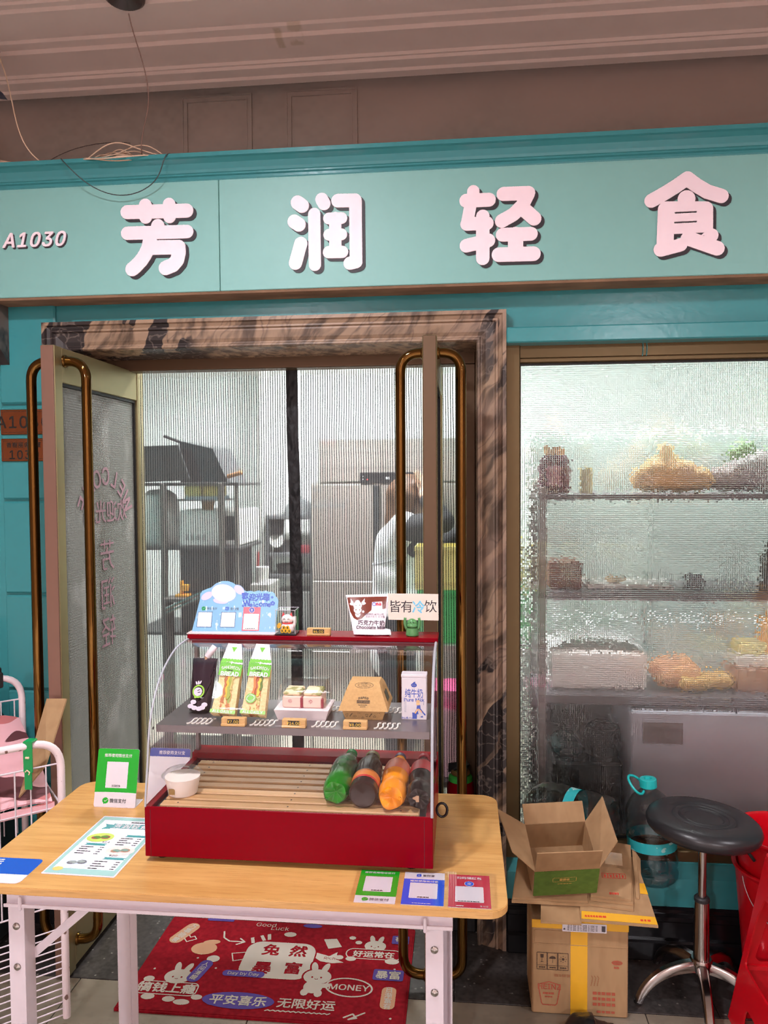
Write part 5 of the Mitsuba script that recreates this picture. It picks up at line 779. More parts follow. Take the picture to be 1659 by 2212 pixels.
# small open box
OB = thing('open_box', 'small open cardboard box with a green front on top of the stack, flaps spread', 'cardboard box')
up, fw = np.array([0, -SL, 1]) / math.hypot(1, SL), np.array([0, 1, SL]) / math.hypot(1, SL)
b1, b2 = np.array([0.211, 2.303, 0.3655]), np.array([0.402, 2.322, 0.375]); ex = (b2 - b1) / np.linalg.norm(b2 - b1); Wd, Dd, Hh = 0.191, 0.165, 0.112; yv = np.cross(up, ex); yv /= np.linalg.norm(yv)
P = lambda a, b, c: b1 + ex * a + yv * b + up * c
def wall(q, t=0.003):
    q = [np.array(p) for p in q]; n_ = np.cross(q[1] - q[0], q[3] - q[0]); n_ /= np.linalg.norm(n_); return hull([p + n_ * s for p in q for s in (-t / 2, t / 2)])
part(OB, 'body', cat(wall([P(0, 0, 0), P(Wd, 0, 0), P(Wd, Dd, 0), P(0, Dd, 0)]), wall([P(0, 0, 0), P(0, Dd, 0), P(0, Dd, Hh), P(0, 0, Hh)]), wall([P(Wd, 0, 0), P(Wd, Dd, 0), P(Wd, Dd, Hh), P(Wd, 0, Hh)]), wall([P(0, Dd, 0), P(Wd, Dd, 0), P(Wd, Dd, Hh), P(0, Dd, Hh)]), wall([P(0, 0, 0), P(Wd, 0, 0), P(Wd, 0, Hh), P(0, 0, Hh)])), 'cardboard')
part(OB, 'printed_front', wall([P(-0.001, -0.0022, 0), P(Wd + 0.001, -0.0022, 0), P(Wd + 0.001, -0.0022, Hh * 0.99), P(-0.001, -0.0022, Hh * 0.99)], 0.0012), mat('greenprint', mikit.proc(lambda p, n, uv: mix(lin(92, 122, 50), lin(72, 100, 40), fbm(p.x * 60, p.y * 60, p.z * 60, 3))), 0.6, 0.3), label='green printed front'); fr = frame_of(P(0, -0.003, 0), ex, up)
part(OB, 'print', on(fr, flat(union_all([ring(rrect(0.055, 0.125, 0.062, 0.080, 0.003), 0.0016), bars(0.075, 0.071, (0.009, 0.009, 0.009), 0.010), bars(0.07, 0.052, (0.006, 0.008, 0.009, 0.006, 0.008), 0.003)]), 0.0003)), C(180, 150, 80))
part(OB, 'flap', wall([P(0, 0, Hh), P(Wd, 0, Hh), P(Wd - 0.003, -0.016, Hh + 0.098), P(0.0, -0.014, Hh + 0.099)]), 'cardboard'); part(OB, 'flap', wall([P(0, Dd, Hh), P(Wd, Dd, Hh), P(Wd, Dd + 0.05, Hh + 0.035), P(0, Dd + 0.05, Hh + 0.035)]), 'cardboard')
part(OB, 'flap', wall([P(0, 0.0, Hh), P(0, Dd, Hh), P(-0.085, Dd + 0.02, Hh + 0.055), P(-0.062, 0.035, Hh + 0.045)]), 'cardboard'); part(OB, 'flap', wall([P(Wd, 0, Hh), P(Wd, Dd, Hh), P(Wd + 0.058, Dd + 0.035, Hh + 0.068), P(Wd + 0.062, 0.045, Hh + 0.055)]), 'cardboard')

def ribbed(prof, amp=0.0035, n=14): return [(r + (amp * (0.5 - 0.5 * math.cos(2 * math.pi * i / 4)) if 3 <= i < len(prof) - 6 else 0), z) for i, (r, z) in enumerate(prof)]
big = [(0, 0.012), (0.03, 0.012), (0.05, 0.004), (0.068, 0.0), (0.077, 0.010), (0.081, 0.03), (0.076, 0.045), (0.081, 0.06), (0.081, 0.10), (0.0775, 0.107), (0.0775, 0.15), (0.081, 0.157), (0.081, 0.185), (0.077, 0.20), (0.080, 0.215), (0.074, 0.245), (0.055, 0.275), (0.034, 0.292), (0.024, 0.298), (0.024, 0.315)]
def waterbottle(label, fr, extra=False):
    k = thing('water_bottle', label, 'water bottle'); p = [(r, z) for r, z in big]
    m = lathe(np.array([(np.interp(z, [q[1] for q in p[3:]], [q[0] for q in p[3:]]), z) for z in np.linspace(0.001, 0.315, 64)]), 44)
    a = np.arctan2(m.vertices[:, 1], m.vertices[:, 0]); sh = 1 + 0.02 * np.sin(10 * a) * np.clip(1 - np.abs(m.vertices[:, 2] - 0.05) / 0.05, 0, 1) + 0.05 * (meshkit.fbm(m.vertices * 26, 2, 3) - 0.5); m.vertices[:, :2] *= sh[:, None]
    base = lathe([(0, 0.016), (0.02, 0.014), (0.035, 0.012), (0.05, 0.004), (0.068, 0.001)], 44); ab = np.arctan2(base.vertices[:, 1], base.vertices[:, 0]); base.vertices[:, 2] += 0.002 * np.sin(10 * ab)
    part(k, 'body', on(fr, cat(m, base)), 'petblue', True, label='crinkled clear plastic body'); part(k, 'wrapper', on(fr, lathe([(0.0792, 0.112), (0.0790, 0.13), (0.0792, 0.147)], 40)), mat('tealwrap', mikit.proc(lambda p, n, uv: mix(lin(46, 166, 170), lin(150, 200, 196), smoothstep(0.64, 0.7, fbm(p.x * 45, p.y * 45, p.z * 45, 3)))), 0.3, 0.5) if 'mat_tealwrap' not in scene else 'tealwrap', True, label='teal label'); return k
WATER1 = waterbottle('empty clear water bottle with teal label lying on its side behind the open box', frame_of((0.505, 2.53, 0.508), (0.0, 0.0, 1.0), (0.42, 0.91, 0)) if False else (lambda z: (lambda x: np.block([[np.c_[x, np.cross(z, x), z, np.array([0.478, 2.475, 0.520])]], [np.array([[0, 0, 0, 1.0]])]]))(np.array([0, 0, 1.0])))(np.array([-0.86, 0.51, 0.0]) / np.linalg.norm([-0.86, 0.51])))
z_ = np.array([-0.06, 0.03, 1.0]); z_ /= np.linalg.norm(z_); x_ = np.array([1, 0, 0.06]); x_ /= np.linalg.norm(x_)
f_ = np.eye(4); f_[:3, 0] = x_; f_[:3, 1] = np.cross(z_, x_); f_[:3, 2] = z_; f_[:3, 3] = (0.632, 2.572, 0.296)
WATER2 = waterbottle('empty clear water bottle with teal cap ring standing on the sill beside the stool', f_); TC = C(34, 178, 176, rough=0.3)
part(WATER2, 'cap', on(f_, lathe([(0.0255, 0.305), (0.0275, 0.307), (0.0275, 0.333), (0.0255, 0.335), (0.013, 0.335), (0.012, 0.328), (0.0, 0.328)], 28)), TC, 30, label='teal cap'); part(WATER2, 'carry_ring', on(f_, tube(spline([(-0.02, -0.02, 0.30), (-0.045, -0.045, 0.305), (-0.066, -0.03, 0.335), (-0.06, 0.0, 0.345), (-0.03, 0.015, 0.33), (-0.018, 0.018, 0.30)], 6), 0.0042, 8)), TC, True, label='teal carrying ring')

ST3 = thing('round_stool', 'round black padded stool on a chrome five-legged base in front of the window', 'stool'); sx, sy = 0.737, 2.410
tm = np.eye(4); tm[:3, 3] = (sx, sy, 0.531); tm = tm @ rot(3.2, (0, 1, 0)) @ rot(-1.0, (1, 0, 0))
seat = [(0, 0.052), (0.03, 0.051), (0.052, 0.048), (0.056, 0.0465), (0.062, 0.052), (0.068, 0.0525), (0.074, 0.0475), (0.080, 0.053), (0.087, 0.0535), (0.093, 0.0485), (0.100, 0.0545), (0.112, 0.0565), (0.130, 0.057), (0.150, 0.053), (0.164, 0.042), (0.1695, 0.028), (0.166, 0.013), (0.156, 0.003), (0.145, 0.0), (0, 0.0)]
part(ST3, 'seat', on(tm, lathe(seat, 64)), 'blackleather', 50, label='black padded seat with pressed rings'); part(ST3, 'seat_plate', lathe([(0, 0.515), (0.09, 0.515), (0.09, 0.530), (0, 0.530)], 32, (sx, sy, 0)), C(20, 20, 22))
part(ST3, 'piston', lathe([(0.0122, 0.31), (0.0122, 0.52)], 24, (sx, sy, 0)), 'chrome', True); cl = part(ST3, 'column', lathe([(0.0, 0.322), (0.0205, 0.322), (0.022, 0.318), (0.024, 0.12), (0, 0.12)], 28, (sx, sy, 0)), 'chrome', 40); part(cl, 'collar', lathe([(0.012, 0.316), (0.023, 0.316), (0.023, 0.3255), (0.019, 0.330), (0.012, 0.330)], 28, (sx, sy, 0)), C(34, 34, 36), 30)
part(ST3, 'hub', lathe([(0, 0.088), (0.026, 0.088), (0.033, 0.102), (0.034, 0.126), (0.030, 0.135), (0.024, 0.135)], 28, (sx, sy, 0)), 'chrome', 40)
for i in range(5):
    a = math.radians(-99 + 72 * i); d = np.array([math.cos(a), math.sin(a), 0]); n_ = np.array([-d[1], d[0], 0]); ctr = spline([np.array([sx, sy, 0]) + d * r + np.array([0, 0, z]) for r, z in ((0.020, 0.112), (0.08, 0.106), (0.145, 0.078), (0.187, 0.034), (0.200, 0.004))], 5); k = len(ctr)
    t = np.gradient(ctr, axis=0); t /= np.linalg.norm(t, axis=1, keepdims=True); u_ = np.cross(t, n_); u_ *= np.sign(u_[:, 2:3] + 1e-9); w = np.linspace(0.017, 0.0125, k)[:, None]; hgt = np.linspace(0.019, 0.010, k)[:, None]
    ringv = [ctr + n_ * w * c + u_ * hgt * s for c, s in ((-1, -0.8), (1, -0.8), (1, 0.35), (0.55, 0.85), (-0.55, 0.85), (-1, 0.35))]; v = np.stack(ringv, 1).reshape(-1, 3); f = []
    for j in range(k - 1):
        for s in range(6): q = (s + 1) % 6; f += [(j * 6 + s, j * 6 + q, (j + 1) * 6 + q), (j * 6 + s, (j + 1) * 6 + q, (j + 1) * 6 + s)]
    f += [((k - 1) * 6, (k - 1) * 6 + i1, (k - 1) * 6 + i1 + 1) for i1 in range(1, 5)]
    lg = part(ST3, 'leg', trimesh.Trimesh(v, np.array(f), process=False), 'chrome', 40); part(lg, 'glide', lathe([(0, 0), (0.012, 0), (0.011, 0.008), (0, 0.008)], 14, ctr[-1] * np.array([1, 1, 0])), C(24, 24, 24))
part(ST3, 'lever', tube(spline([(sx + 0.07, sy - 0.02, 0.525), (sx + 0.10, sy - 0.03, 0.51), (sx + 0.14, sy - 0.04, 0.468)], 5), 0.0048, 8), C(22, 22, 24), True, label='black height lever')

def bucket(label, z0, z1, r0, r1):
    k = thing('bucket', label, 'bucket', 'nested red buckets'); x, y = 1.005, 2.476
    part(k, 'body', lathe([(0, z0), (r0, z0), (r0 + (r1 - r0) * 0.97, z1 - 0.018), (r1 + 0.006, z1 - 0.012), (r1 + 0.010, z1 - 0.004), (r1 + 0.008, z1), (r1 - 0.004, z1 - 0.002), (r1 - 0.008, z1 - 0.02), (r0 - 0.003, z0 + 0.004), (0, z0 + 0.004)], 56, (x, y, 0)), 'redplastic', 40); return k
B1 = bucket('lower red plastic bucket with a wire handle behind the red stool', 0.0, 0.405, 0.108, 0.142); bucket('upper red plastic bucket nested in the lower one', 0.145, 0.515, 0.104, 0.142)
part(B1, 'wire_handle', tube(spline([(0.862, 2.425, 0.392), (0.872, 2.378, 0.335), (0.90, 2.337, 0.30), (0.95, 2.322, 0.275), (1.01, 2.322, 0.27)], 6), 0.0015, 6), C(210, 196, 198), True, label='thin white wire handle')
RS = thing('plastic_stool', 'red plastic stool with arched sides at the right edge in front of the buckets', 'stool'); x, y, ht = 1.025, 2.175, 0.545
def legsheet(axis, s):
    b0, b1 = 0.228, 0.148; o = Polygon([(-b0, 0), (b0, 0), (b1, ht - 0.02), (-b1, ht - 0.02)]); hole = Polygon([(-b0 + 0.062, 0.19), (b0 - 0.062, 0.19), (b1 - 0.02, 0.355), (b1 - 0.055, 0.42), (-b1 + 0.055, 0.42), (-b1 + 0.02, 0.355)]).buffer(-0.018).buffer(0.018, quad_segs=5); foot = rrect(-0.09, 0.09, -0.2, 0.10, 0.03)
    m = ext(o.difference(hole).difference(foot), 0.004); sl = (b0 - b1) / (ht - 0.02); m.vertices[:, 2] += -0.0; fr = frame_of((x, y, 0), (1, 0, 0), (0, 0, 1)); v = m.vertices.copy(); d = b0 * 0.72 - 0.72 * sl * v[:, 1] + v[:, 2] - 0.002
    p = np.c_[v[:, 0], -s * d, v[:, 1]] if axis == 0 else np.c_[s * (d / 0.72 + 0.0), v[:, 0] * 0.72, v[:, 1]]
    return trimesh.Trimesh(p + np.array([x, y, 0]), m.faces, process=False)
for ax in (0, 1):
    for s in (1, -1): part(RS, 'side', legsheet(ax, s), 'redplastic')
seatm = cat(on(FLAT(x, y, ht - 0.026), ext(rrect(-0.155, 0.155, -0.113, 0.113, 0.03), 0.018)), on(FLAT(x, y, ht - 0.010), ext(rrect(-0.150, 0.150, -0.108, 0.108, 0.028), 0.007)), on(FLAT(x, y, ht - 0.004), ext(rrect(-0.142, 0.142, -0.1, 0.1, 0.024), 0.004)))
part(RS, 'seat', seatm, 'redplastic', label='rounded seat'); part(RS, 'rail', on(FLAT(x, y, 0.165), ext(rrect(-0.203, 0.203, -0.146, 0.146, 0.02).difference(rrect(-0.193, 0.193, -0.137, 0.137, 0.014)), 0.012)), 'redplastic')
PB = thing('plastic_bag', 'crumpled dark plastic bag on the floor in front of the carton', 'bag'); m = ball((0.36, 2.212, 0.02), 0.07, 3, (1, 0.75, 0.5)); m.vertices += (meshkit.noise(m.vertices * 30, 1) - 0.5)[:, None] * np.array([0.05, 0.04, 0.035]); m.vertices[:, 2] = np.maximum(m.vertices[:, 2], 0.001); part(PB, 'film', m, 'blackgloss', False); part(PB, 'tag', box(0.352, 0.372, 2.162, 2.166, 0.036, 0.052), WHITE)
CN = thing('canister', 'small dark red canister with a green lid inside the doorway', 'canister'); cnx, cny = -0.010, 2.79; part(CN, 'body', lathe([(0, 0.4205), (0.046, 0.4205), (0.05, 0.43), (0.05, 0.50), (0.04, 0.525), (0, 0.525)], 32, (cnx, cny, 0)), 'redpaint', 40); part(CN, 'lid', lathe([(0.0, 0.542), (0.036, 0.542), (0.043, 0.536), (0.045, 0.522), (0.04, 0.518)], 28, (cnx, cny, 0)), C(64, 176, 70, rough=0.3), 40); part(CN, 'rim', lathe([(0.03, 0.542), (0.036, 0.548), (0.034, 0.556), (0.026, 0.558)], 24, (cnx, cny, 0)), C(120, 90, 50, rough=0.3), True); part(CN, 'strap', hull([(cnx - 0.045, cny, 0.548), (cnx + 0.02, cny, 0.592), (cnx + 0.035, cny, 0.58), (cnx + 0.03, cny + 0.01, 0.565), (cnx - 0.01, cny, 0.562), (cnx - 0.045, cny + 0.02, 0.575)]), C(14, 14, 16), label='black strap')
thing('black_box', 'black box under the dark red canister in the doorway', 'box', mesh=rbox(-0.066, 0.044, 2.70, 2.85, 0.001, 0.42, 0.004), m=C(24, 24, 26))

# ------------------------------------------------------------------ left: wire cart, number plates, wires
WC = thing('wire_cart', 'white wire basket cart with a pink liner at the left behind the table', 'cart'); a, b = np.array([-1.188, 2.125]), np.array([-1.98, 1.42]); dx = (b - a) / np.linalg.norm(b - a); c_ = np.array([-1.535, 2.50]); dxr = dx
def P3(o, s, z): return (o[0] + dx[0] * s, o[1] + dx[1] * s, z)
FZ, RZ = 0.865, 0.955
part(WC, 'frame', tube(rounded([P3(a, 0, 0.02), P3(a, 0, FZ), P3(a, 0.6, FZ), P3(a, 0.6, 0.02)], 0.085, 8), 0.0112, 14), 'chippedwhite', True, label='chipped white tube arch'); part(WC, 'frame', tube(rounded([P3(c_, 0, 0.02), P3(c_, 0, RZ), P3(c_, 0.6, RZ), P3(c_, 0.6, 0.02)], 0.085, 8), 0.0112, 14), 'chippedwhite', True)
wires = [rod(P3(a, 0, z), P3(a, 0.6, z), 0.0028, 6) for z in (0.795, 0.665, 0.37)] + [rod(P3(a, 0, z), P3(a, 0.6, z), 0.0022, 6) for z in np.arange(0.03, 0.30, 0.0205)]
part(WC, 'rail', rod(P3(c_, 0, 0.872), P3(c_, 0.6, 0.872), 0.0028, 6), 'whitemetal')
for w_ in wires: part(WC, 'wire', w_, 'whitemetal', True)
for i in range(14): part(WC, 'wire', rod(P3(a, 0.042 + 0.042 * i, 0.02 if i % 3 == 2 else 0.37), P3(a, 0.042 + 0.042 * i, 0.795), 0.0024, 6), 'whitemetal', True)
for i in range(14): part(WC, 'wire', rod(P3(c_, 0.025 + 0.042 * i, 0.40), P3(c_, 0.025 + 0.042 * i, 0.872), 0.0024, 6), 'whitemetal', True)
for z in (0.665, 0.37): part(WC, 'side_rail', rod(P3(a, 0.0, z), P3(c_, 0.0, z + 0.02), 0.003, 6), 'whitemetal')
def m_pink(p, n, uv): return mix(lin(232, 178, 184), mix(lin(96, 54, 58), lin(196, 116, 116), smoothstep(0.5, 0.52, fbm(p.x * 5, p.z * 8, 4, 2))), smoothstep(0.585, 0.60, fbm(p.x * 9, p.y * 9, p.z * 30, 2)))
mat('pinkliner', mikit.proc(m_pink), 0.6, 0.3)
def liner(u, v):
    s = 0.02 + 0.56 * u; t = v; z = 0.676 + 0.155 * t ** 0.8 + 0.012 * np.sin(u * 17) * t + 0.01 * np.sin(9 * u + 5 * v); return (a[0] + dx[0] * s + (c_[0] - a[0]) * (0.05 + 0.85 * t), a[1] + dx[1] * s + (c_[1] - a[1]) * (0.05 + 0.85 * t), z)
m = sheet(liner, 24, 14); m2 = m.copy(); m2.vertices[:, 2] -= 0.004; part(WC, 'liner', cat(m, m2), 'pinkliner', True, label='pink printed cloth liner'); part(WC, 'liner_side', cat(*[trimesh.Trimesh(np.array([P3(a, 0.02, 0.66), P3(a, 0.58, 0.66), P3(a, 0.58, 0.685), P3(a, 0.02, 0.685)]), [(0, 1, 2), (0, 2, 3)])]), 'pinkliner')
part(WC, 'clamp', cat(rbox(-1.562, -1.532, 2.44, 2.475, RZ - 0.03, RZ + 0.03, 0.004), rbox(-1.558, -1.540, 2.43, 2.475, RZ + 0.02, RZ + 0.042, 0.004)) if False else on(frame_of(P3(c_, 0.075, RZ), (dx[0], dx[1], 0), (0, 0, 1)), cat(rbox(-0.015, 0.015, -0.032, 0.022, -0.018, 0.02, 0.004), rbox(-0.011, 0.011, 0.018, 0.038, -0.012, 0.014, 0.003))), C(24, 24, 26, rough=0.35), label='black plastic clamp')
GRN = C(16, 140, 70, rough=0.25); sp = P3(a, 0.082, FZ)
part(WC, 'strap', on(frame_of((sp[0], sp[1] - 0.014, sp[2]), (1, 0, 0), (-0.36, 0, 1)), cat(rbox(-0.014, 0.014, -0.075, 0.014, -0.002, 0.002, 0.001), rbox(-0.011, 0.011, -0.125, -0.072, -0.0025, 0.0025, 0.001), rbox(-0.014, 0.014, 0.010, 0.016, -0.03, 0.002, 0.002))), GRN, label='green buckle strap'); part(WC, 'buckle', on(frame_of((sp[0], sp[1] - 0.0165, sp[2]), (1, 0, 0), (-0.36, 0, 1)), cat(rbox(-0.006, 0.006, -0.034, -0.028, -0.001, 0.003, 0.001), tube([(-0.006, -0.072, 0.002), (0, -0.066, 0.004), (0.007, -0.073, 0.002), (0.004, -0.080, 0.002)], 0.0022, 6))), C(220, 200, 170))
thing('cardboard_strip', 'strip of brown cardboard leaning across the wire cart', 'cardboard', mesh=wall([(-1.30, 2.09, 0.700), (-1.235, 2.125, 0.785), (-1.255, 2.29, 0.938), (-1.318, 2.285, 0.938)], 0.005), m='cardboard')
DB = thing('dark_bag', 'dark grey bag bulging behind the wire cart at the left edge', 'bag'); m = ball((-1.735, 2.52, 0.72), 0.16, 3, (0.85, 0.6, 1.0)); m.vertices += (meshkit.noise(m.vertices * 16, 2) - 0.5)[:, None] * 0.03; m.vertices[:, 1] = np.minimum(m.vertices[:, 1], 2.63); part(DB, 'body', m, C(44, 52, 54, rough=0.4), True)
part(DB, 'stem', tube(spline([(-1.74, 2.54, 0.82), (-1.76, 2.54, 0.95), (-1.755, 2.55, 1.10)], 5), 0.03, 12), C(44, 52, 54), True); part(DB, 'base', rbox(-1.86, -1.62, 2.42, 2.60, 0, 0.60, 0.02), C(34, 40, 42))
for (z0, z1, label, lines) in ((1.8015, 1.8925, 'upper copper number plate reading A1030 on the teal pier', (('A1030', 0.058, 0.0, 0.0),)), (1.7045, 1.787, 'lower copper number plate with building name and 1030 on the teal pier', (('香榭丽舍大厦', 0.021, 0.0, 0.0185), ('1030', 0.042, 0.0, -0.017)))):
    k = thing('number_plate', label, 'number plate'); part(k, 'plate', rbox(-1.672, -1.487, 2.633, 2.64, z0, z1, 0.0015), 'plate'); fr = FRONT(-1.585, 2.6328, (z0 + z1) / 2); w, h = 0.092, (z1 - z0) / 2
    part(k, 'border_line', on(fr, flat(ring(rect(-w + 0.012, w - 0.012, -h + 0.008, h - 0.008), 0.0012))), C(30, 18, 12)); part(k, 'lettering', on(fr, flat(union_all([text(s, z, px, pz, 0.012, gap=0.07) for s, z, px, pz in lines]), 0.0003)), C(18, 12, 10))
mat('shadedmarble', mikit.proc(lambda p, n, uv: mix(lin(54, 46, 44), lin(104, 88, 80), smoothstep(0.45, 0.62, fbm(p.x * 14, p.y * 14, p.z * 9, 4)))), 0.4, 0.4)  # darker copy of the marble, the corbel's shadow put into its colour
CO = thing('marble_corbel', 'carved marble corbel, its shadow in the colour, at the far left under the sign', 'corbel', m='shadedmarble', smooth=30, mesh=cat(hull([(x, y, z) for x in (-2.1, -1.635) for y, z in ((2.645, 2.262), (2.44, 2.262), (2.44, 2.235), (2.645, 2.05))]), hull([(x, y, z) for x in (-2.1, -1.65) for y, z in ((2.645, 2.24), (2.47, 2.235), (2.50, 2.15), (2.55, 2.11), (2.645, 2.10))]), tube([(-2.1, 2.58, 2.085), (-1.66, 2.58, 2.085)], 0.035, 16)))
rng = np.random.RandomState(12); TANW = C(206, 176, 150, rough=0.5)
for gi, (xa, xb, cnt, lab) in enumerate(((-1.325, -0.985, 16, 'tangle of tan wires resting on the sign ledge above the first character'), (-2.2, -1.44, 8, 'bundle of tan wires on the sign ledge at the far left'))):
    k = thing('wire_bundle', lab, 'wires')
    for i in range(cnt):
        x1, x2 = xa + rng.uniform(0, 0.08), xb - rng.uniform(0, 0.12); hgt = rng.uniform(0.018, 0.058); yy = 2.51 + rng.uniform(0, 0.07); low = gi == 0 and i in (2, 5, 9); w1, w2 = rng.uniform(2, 5), rng.uniform(0, 6)
        pts = [(x1 + (x2 - x1) * t, (yy if not low else 2.515) + 0.010 * math.sin(w1 * t + i) - (0.036 * math.sin(math.pi * t) ** 0.5 if low else 0), 2.7155 + (-(0.010 + 0.3 * hgt) * math.sin(math.pi * t) if low else hgt * math.sin(math.pi * t) * (0.75 + 0.35 * math.sin(w1 * 1.6 * t + w2)))) for t in np.linspace(0, 1, 9)]
        part(k, 'wire', tube(spline(pts, 5), 0.0021, 7), TANW, True)
k = thing('loose_wire', 'thin dark tube in a long loop over the sign cornice', 'wire', mesh=tube(spline([(-1.344, 2.52, 2.7155), (-1.338, 2.486, 2.712), (-1.297, 2.482, 2.669), (-1.23, 2.500, 2.617), (-1.158, 2.512, 2.594), (-1.05, 2.508, 2.612), (-0.996, 2.49, 2.655), (-0.972, 2.484, 2.704), (-0.965, 2.50, 2.716)], 8), 0.0017, 7), m=C(56, 66, 66), smooth=True)  # thin dark tube drawn along the loop below the ledge
k = thing('loose_wire', 'brown wire hanging from the ceiling spotlight down to the tangle', 'wire', mesh=tube(spline([(-1.008, 2.285, 3.068), (-1.005, 2.33, 3.0), (-0.985, 2.36, 2.90), (-0.995, 2.40, 2.83), (-1.025, 2.44, 2.79), (-1.055, 2.48, 2.735), (-1.065, 2.51, 2.7165)], 8), 0.0017, 7), m=C(120, 92, 82), smooth=True)
k = thing('loose_wire', 'tan wire dropping from the ceiling to the left bundle', 'wire', mesh=tube(spline([(-1.515, 2.41, 3.046), (-1.50, 2.43, 2.99), (-1.4793, 2.45, 2.8596), (-1.448, 2.475, 2.745), (-1.425, 2.50, 2.7165)], 8), 0.0020, 7), m=TANW, smooth=True)
k = thing('loose_wire', 'dark wire arching up from the left bundle against the brown wall', 'wire', mesh=tube(spline([(-1.42, 2.53, 2.7165), (-1.36, 2.60, 2.79), (-1.27, 2.66, 2.835), (-1.19, 2.70, 2.848)], 8), 0.0013, 7), m=C(70, 54, 48), smooth=True)
SPT = thing('spot_lamp', 'dark round ceiling spotlight at the top edge', 'ceiling light', mesh=lathe([(0, 3.055), (0.05, 3.04), (0.058, 3.046), (0.06, 3.062), (0, 3.066)], 28, (-0.985, 2.215, 0.0)), m=C(60, 46, 42, rough=0.3), smooth=40)
LV = thing('hanging_foliage', 'dark artificial leaves hanging into the frame at the far left', 'artificial plant')
for i, (x, z, r_) in enumerate(((-1.492, 2.975, 20), (-1.487, 2.925, -60), (-1.480, 2.875, -35), (-1.52, 2.945, -80), (-1.535, 2.90, -10))): part(LV, 'leaf', on(FRONT(x, 2.34 + 0.01 * i, z) @ rot(r_, (0, 0, 1)) @ rot(18, (1, 0, 0)), ext(Polygon([(-0.035, 0), (-0.01, 0.012), (0.02, 0.009), (0.042, 0), (0.02, -0.01), (-0.01, -0.012)]), 0.0012)), C(30, 32, 44))
part(LV, 'stem', tube(spline([(-1.525, 2.37, 3.045), (-1.52, 2.36, 2.96), (-1.52, 2.36, 2.86)], 5), 0.003, 7), C(40, 34, 34), True)
# ------------------------------------------------------------------ magnetic screen curtain in the doorway
MS = thing('screen_curtain', 'sheer striped magnetic insect screen with a black centre band hanging in the doorway', 'door screen')
YC = 2.945
def sway(x, z): return 0.008 * (meshkit.fbm(np.stack([x * 2.2, z * 5.0, 0 * x], -1), 3, 5) - 0.5) + 0.009 * (meshkit.fbm(np.stack([x * 6.0, z * 1.7, 0 * x + 3], -1), 2, 9) - 0.5) * np.clip((2.0 - z) * 2, 0, 1)
def depth(x, z): return YC + 0.02 * (meshkit.fbm(np.stack([x * 5, z * 1.4, 0 * x + 8], -1), 2, 2) - 0.5) * np.clip((2.05 - z) * 1.5, 0, 1)
for xa, xb in ((-1.335, -0.664), (-0.652, -0.024)): part(MS, 'net', sheet(lambda u, v: (xa + (xb - xa) * u, depth(xa + (xb - xa) * u, 0.02 + 2.05 * v) + 0.0012, 0.02 + 2.05 * v), 50, 60), 'net', label='sheer grey net')
v, f = [], []
nz = 46; zz = np.linspace(0.02, 2.065, nz)
for i in range(int((1.335 - 0.024) / 0.0094)):
    x = -1.332 + 0.0094 * i
    if -0.685 < x < -0.632: continue
    xs = x + sway(np.full(nz, x), zz); ys = depth(np.full(nz, x), zz); o = len(v) * 2 * nz if False else sum(len(q) for q in v)
    v.append(np.stack([np.r_[xs - 0.00125, xs + 0.00125], np.r_[ys, ys], np.r_[zz, zz]], -1)); j = np.arange(nz - 1); f.append(np.vstack([np.c_[o + j, o + nz + j, o + nz + j + 1], np.c_[o + j, o + nz + j + 1, o + j + 1]]))
part(MS, 'stripes', trimesh.Trimesh(np.vstack(v), np.vstack(f), process=False), C(44, 48, 54, rough=0.8), kind='stuff', label='thin dark vertical stripes woven into the net')
bx = lambda u, v: (-0.682 + 0.046 * u + 0.006 * (meshkit.noise(np.stack([u * 0, v * 9, u * 0], -1)) - 0.5) + 0.012 * (1 - v), YC - 0.008 - 0.004 * np.abs(np.sin(3.2 * u)) + 0.006 * (meshkit.noise(np.stack([u * 4, v * 60, u * 0 + 5], -1)) - 0.5), 0.02 + 2.045 * v)
part(MS, 'centre_band', sheet(bx, 10, 240), 'velcro', True, label='crinkled black velcro band')
part(MS, 'top_hem', cat(*[sheet(lambda u, v: (-1.335 + 1.311 * u, YC - 0.003 + 0 * u, 2.035 + 0.006 * np.sin(u * 70) * (1 - v) + 0.034 * v), 120, 1)]), 'net', label='scalloped top hem')

# ------------------------------------------------------------------ shop interior seen through the curtain
GREYM, DARK, WPL, BLK = 'steel', C(52, 54, 58, rough=0.5), C(234, 234, 230, rough=0.35), C(34, 34, 38, rough=0.35)
FRG = thing('commercial_fridge', 'tall stainless steel kitchen fridge with a black control strip behind the person', 'fridge')
part(FRG, 'body', rbox(-0.862, -0.02, 4.32, 4.90, 0.0006, 1.62, 0.006), GREYM); part(FRG, 'top_unit', cat(rbox(-0.815, -0.02, 4.30, 4.88, 1.622, 1.864, 0.004)), GREYM, label='louvred top unit')
part(FRG, 'groove', cat(*[box(-0.812, -0.024, 4.297, 4.301, z, z + 0.006) for z in (1.786, 1.700)]), C(120, 120, 118)); part(FRG, 'door', rbox(-0.86, -0.50, 4.295, 4.32, 1.064, 1.608, 0.006), GREYM); part(FRG, 'door', rbox(-0.86, -0.50, 4.295, 4.32, 0.10, 1.056, 0.006), GREYM); part(FRG, 'door', rbox(-0.465, -0.03, 4.295, 4.32, 0.10, 1.608, 0.006), GREYM)
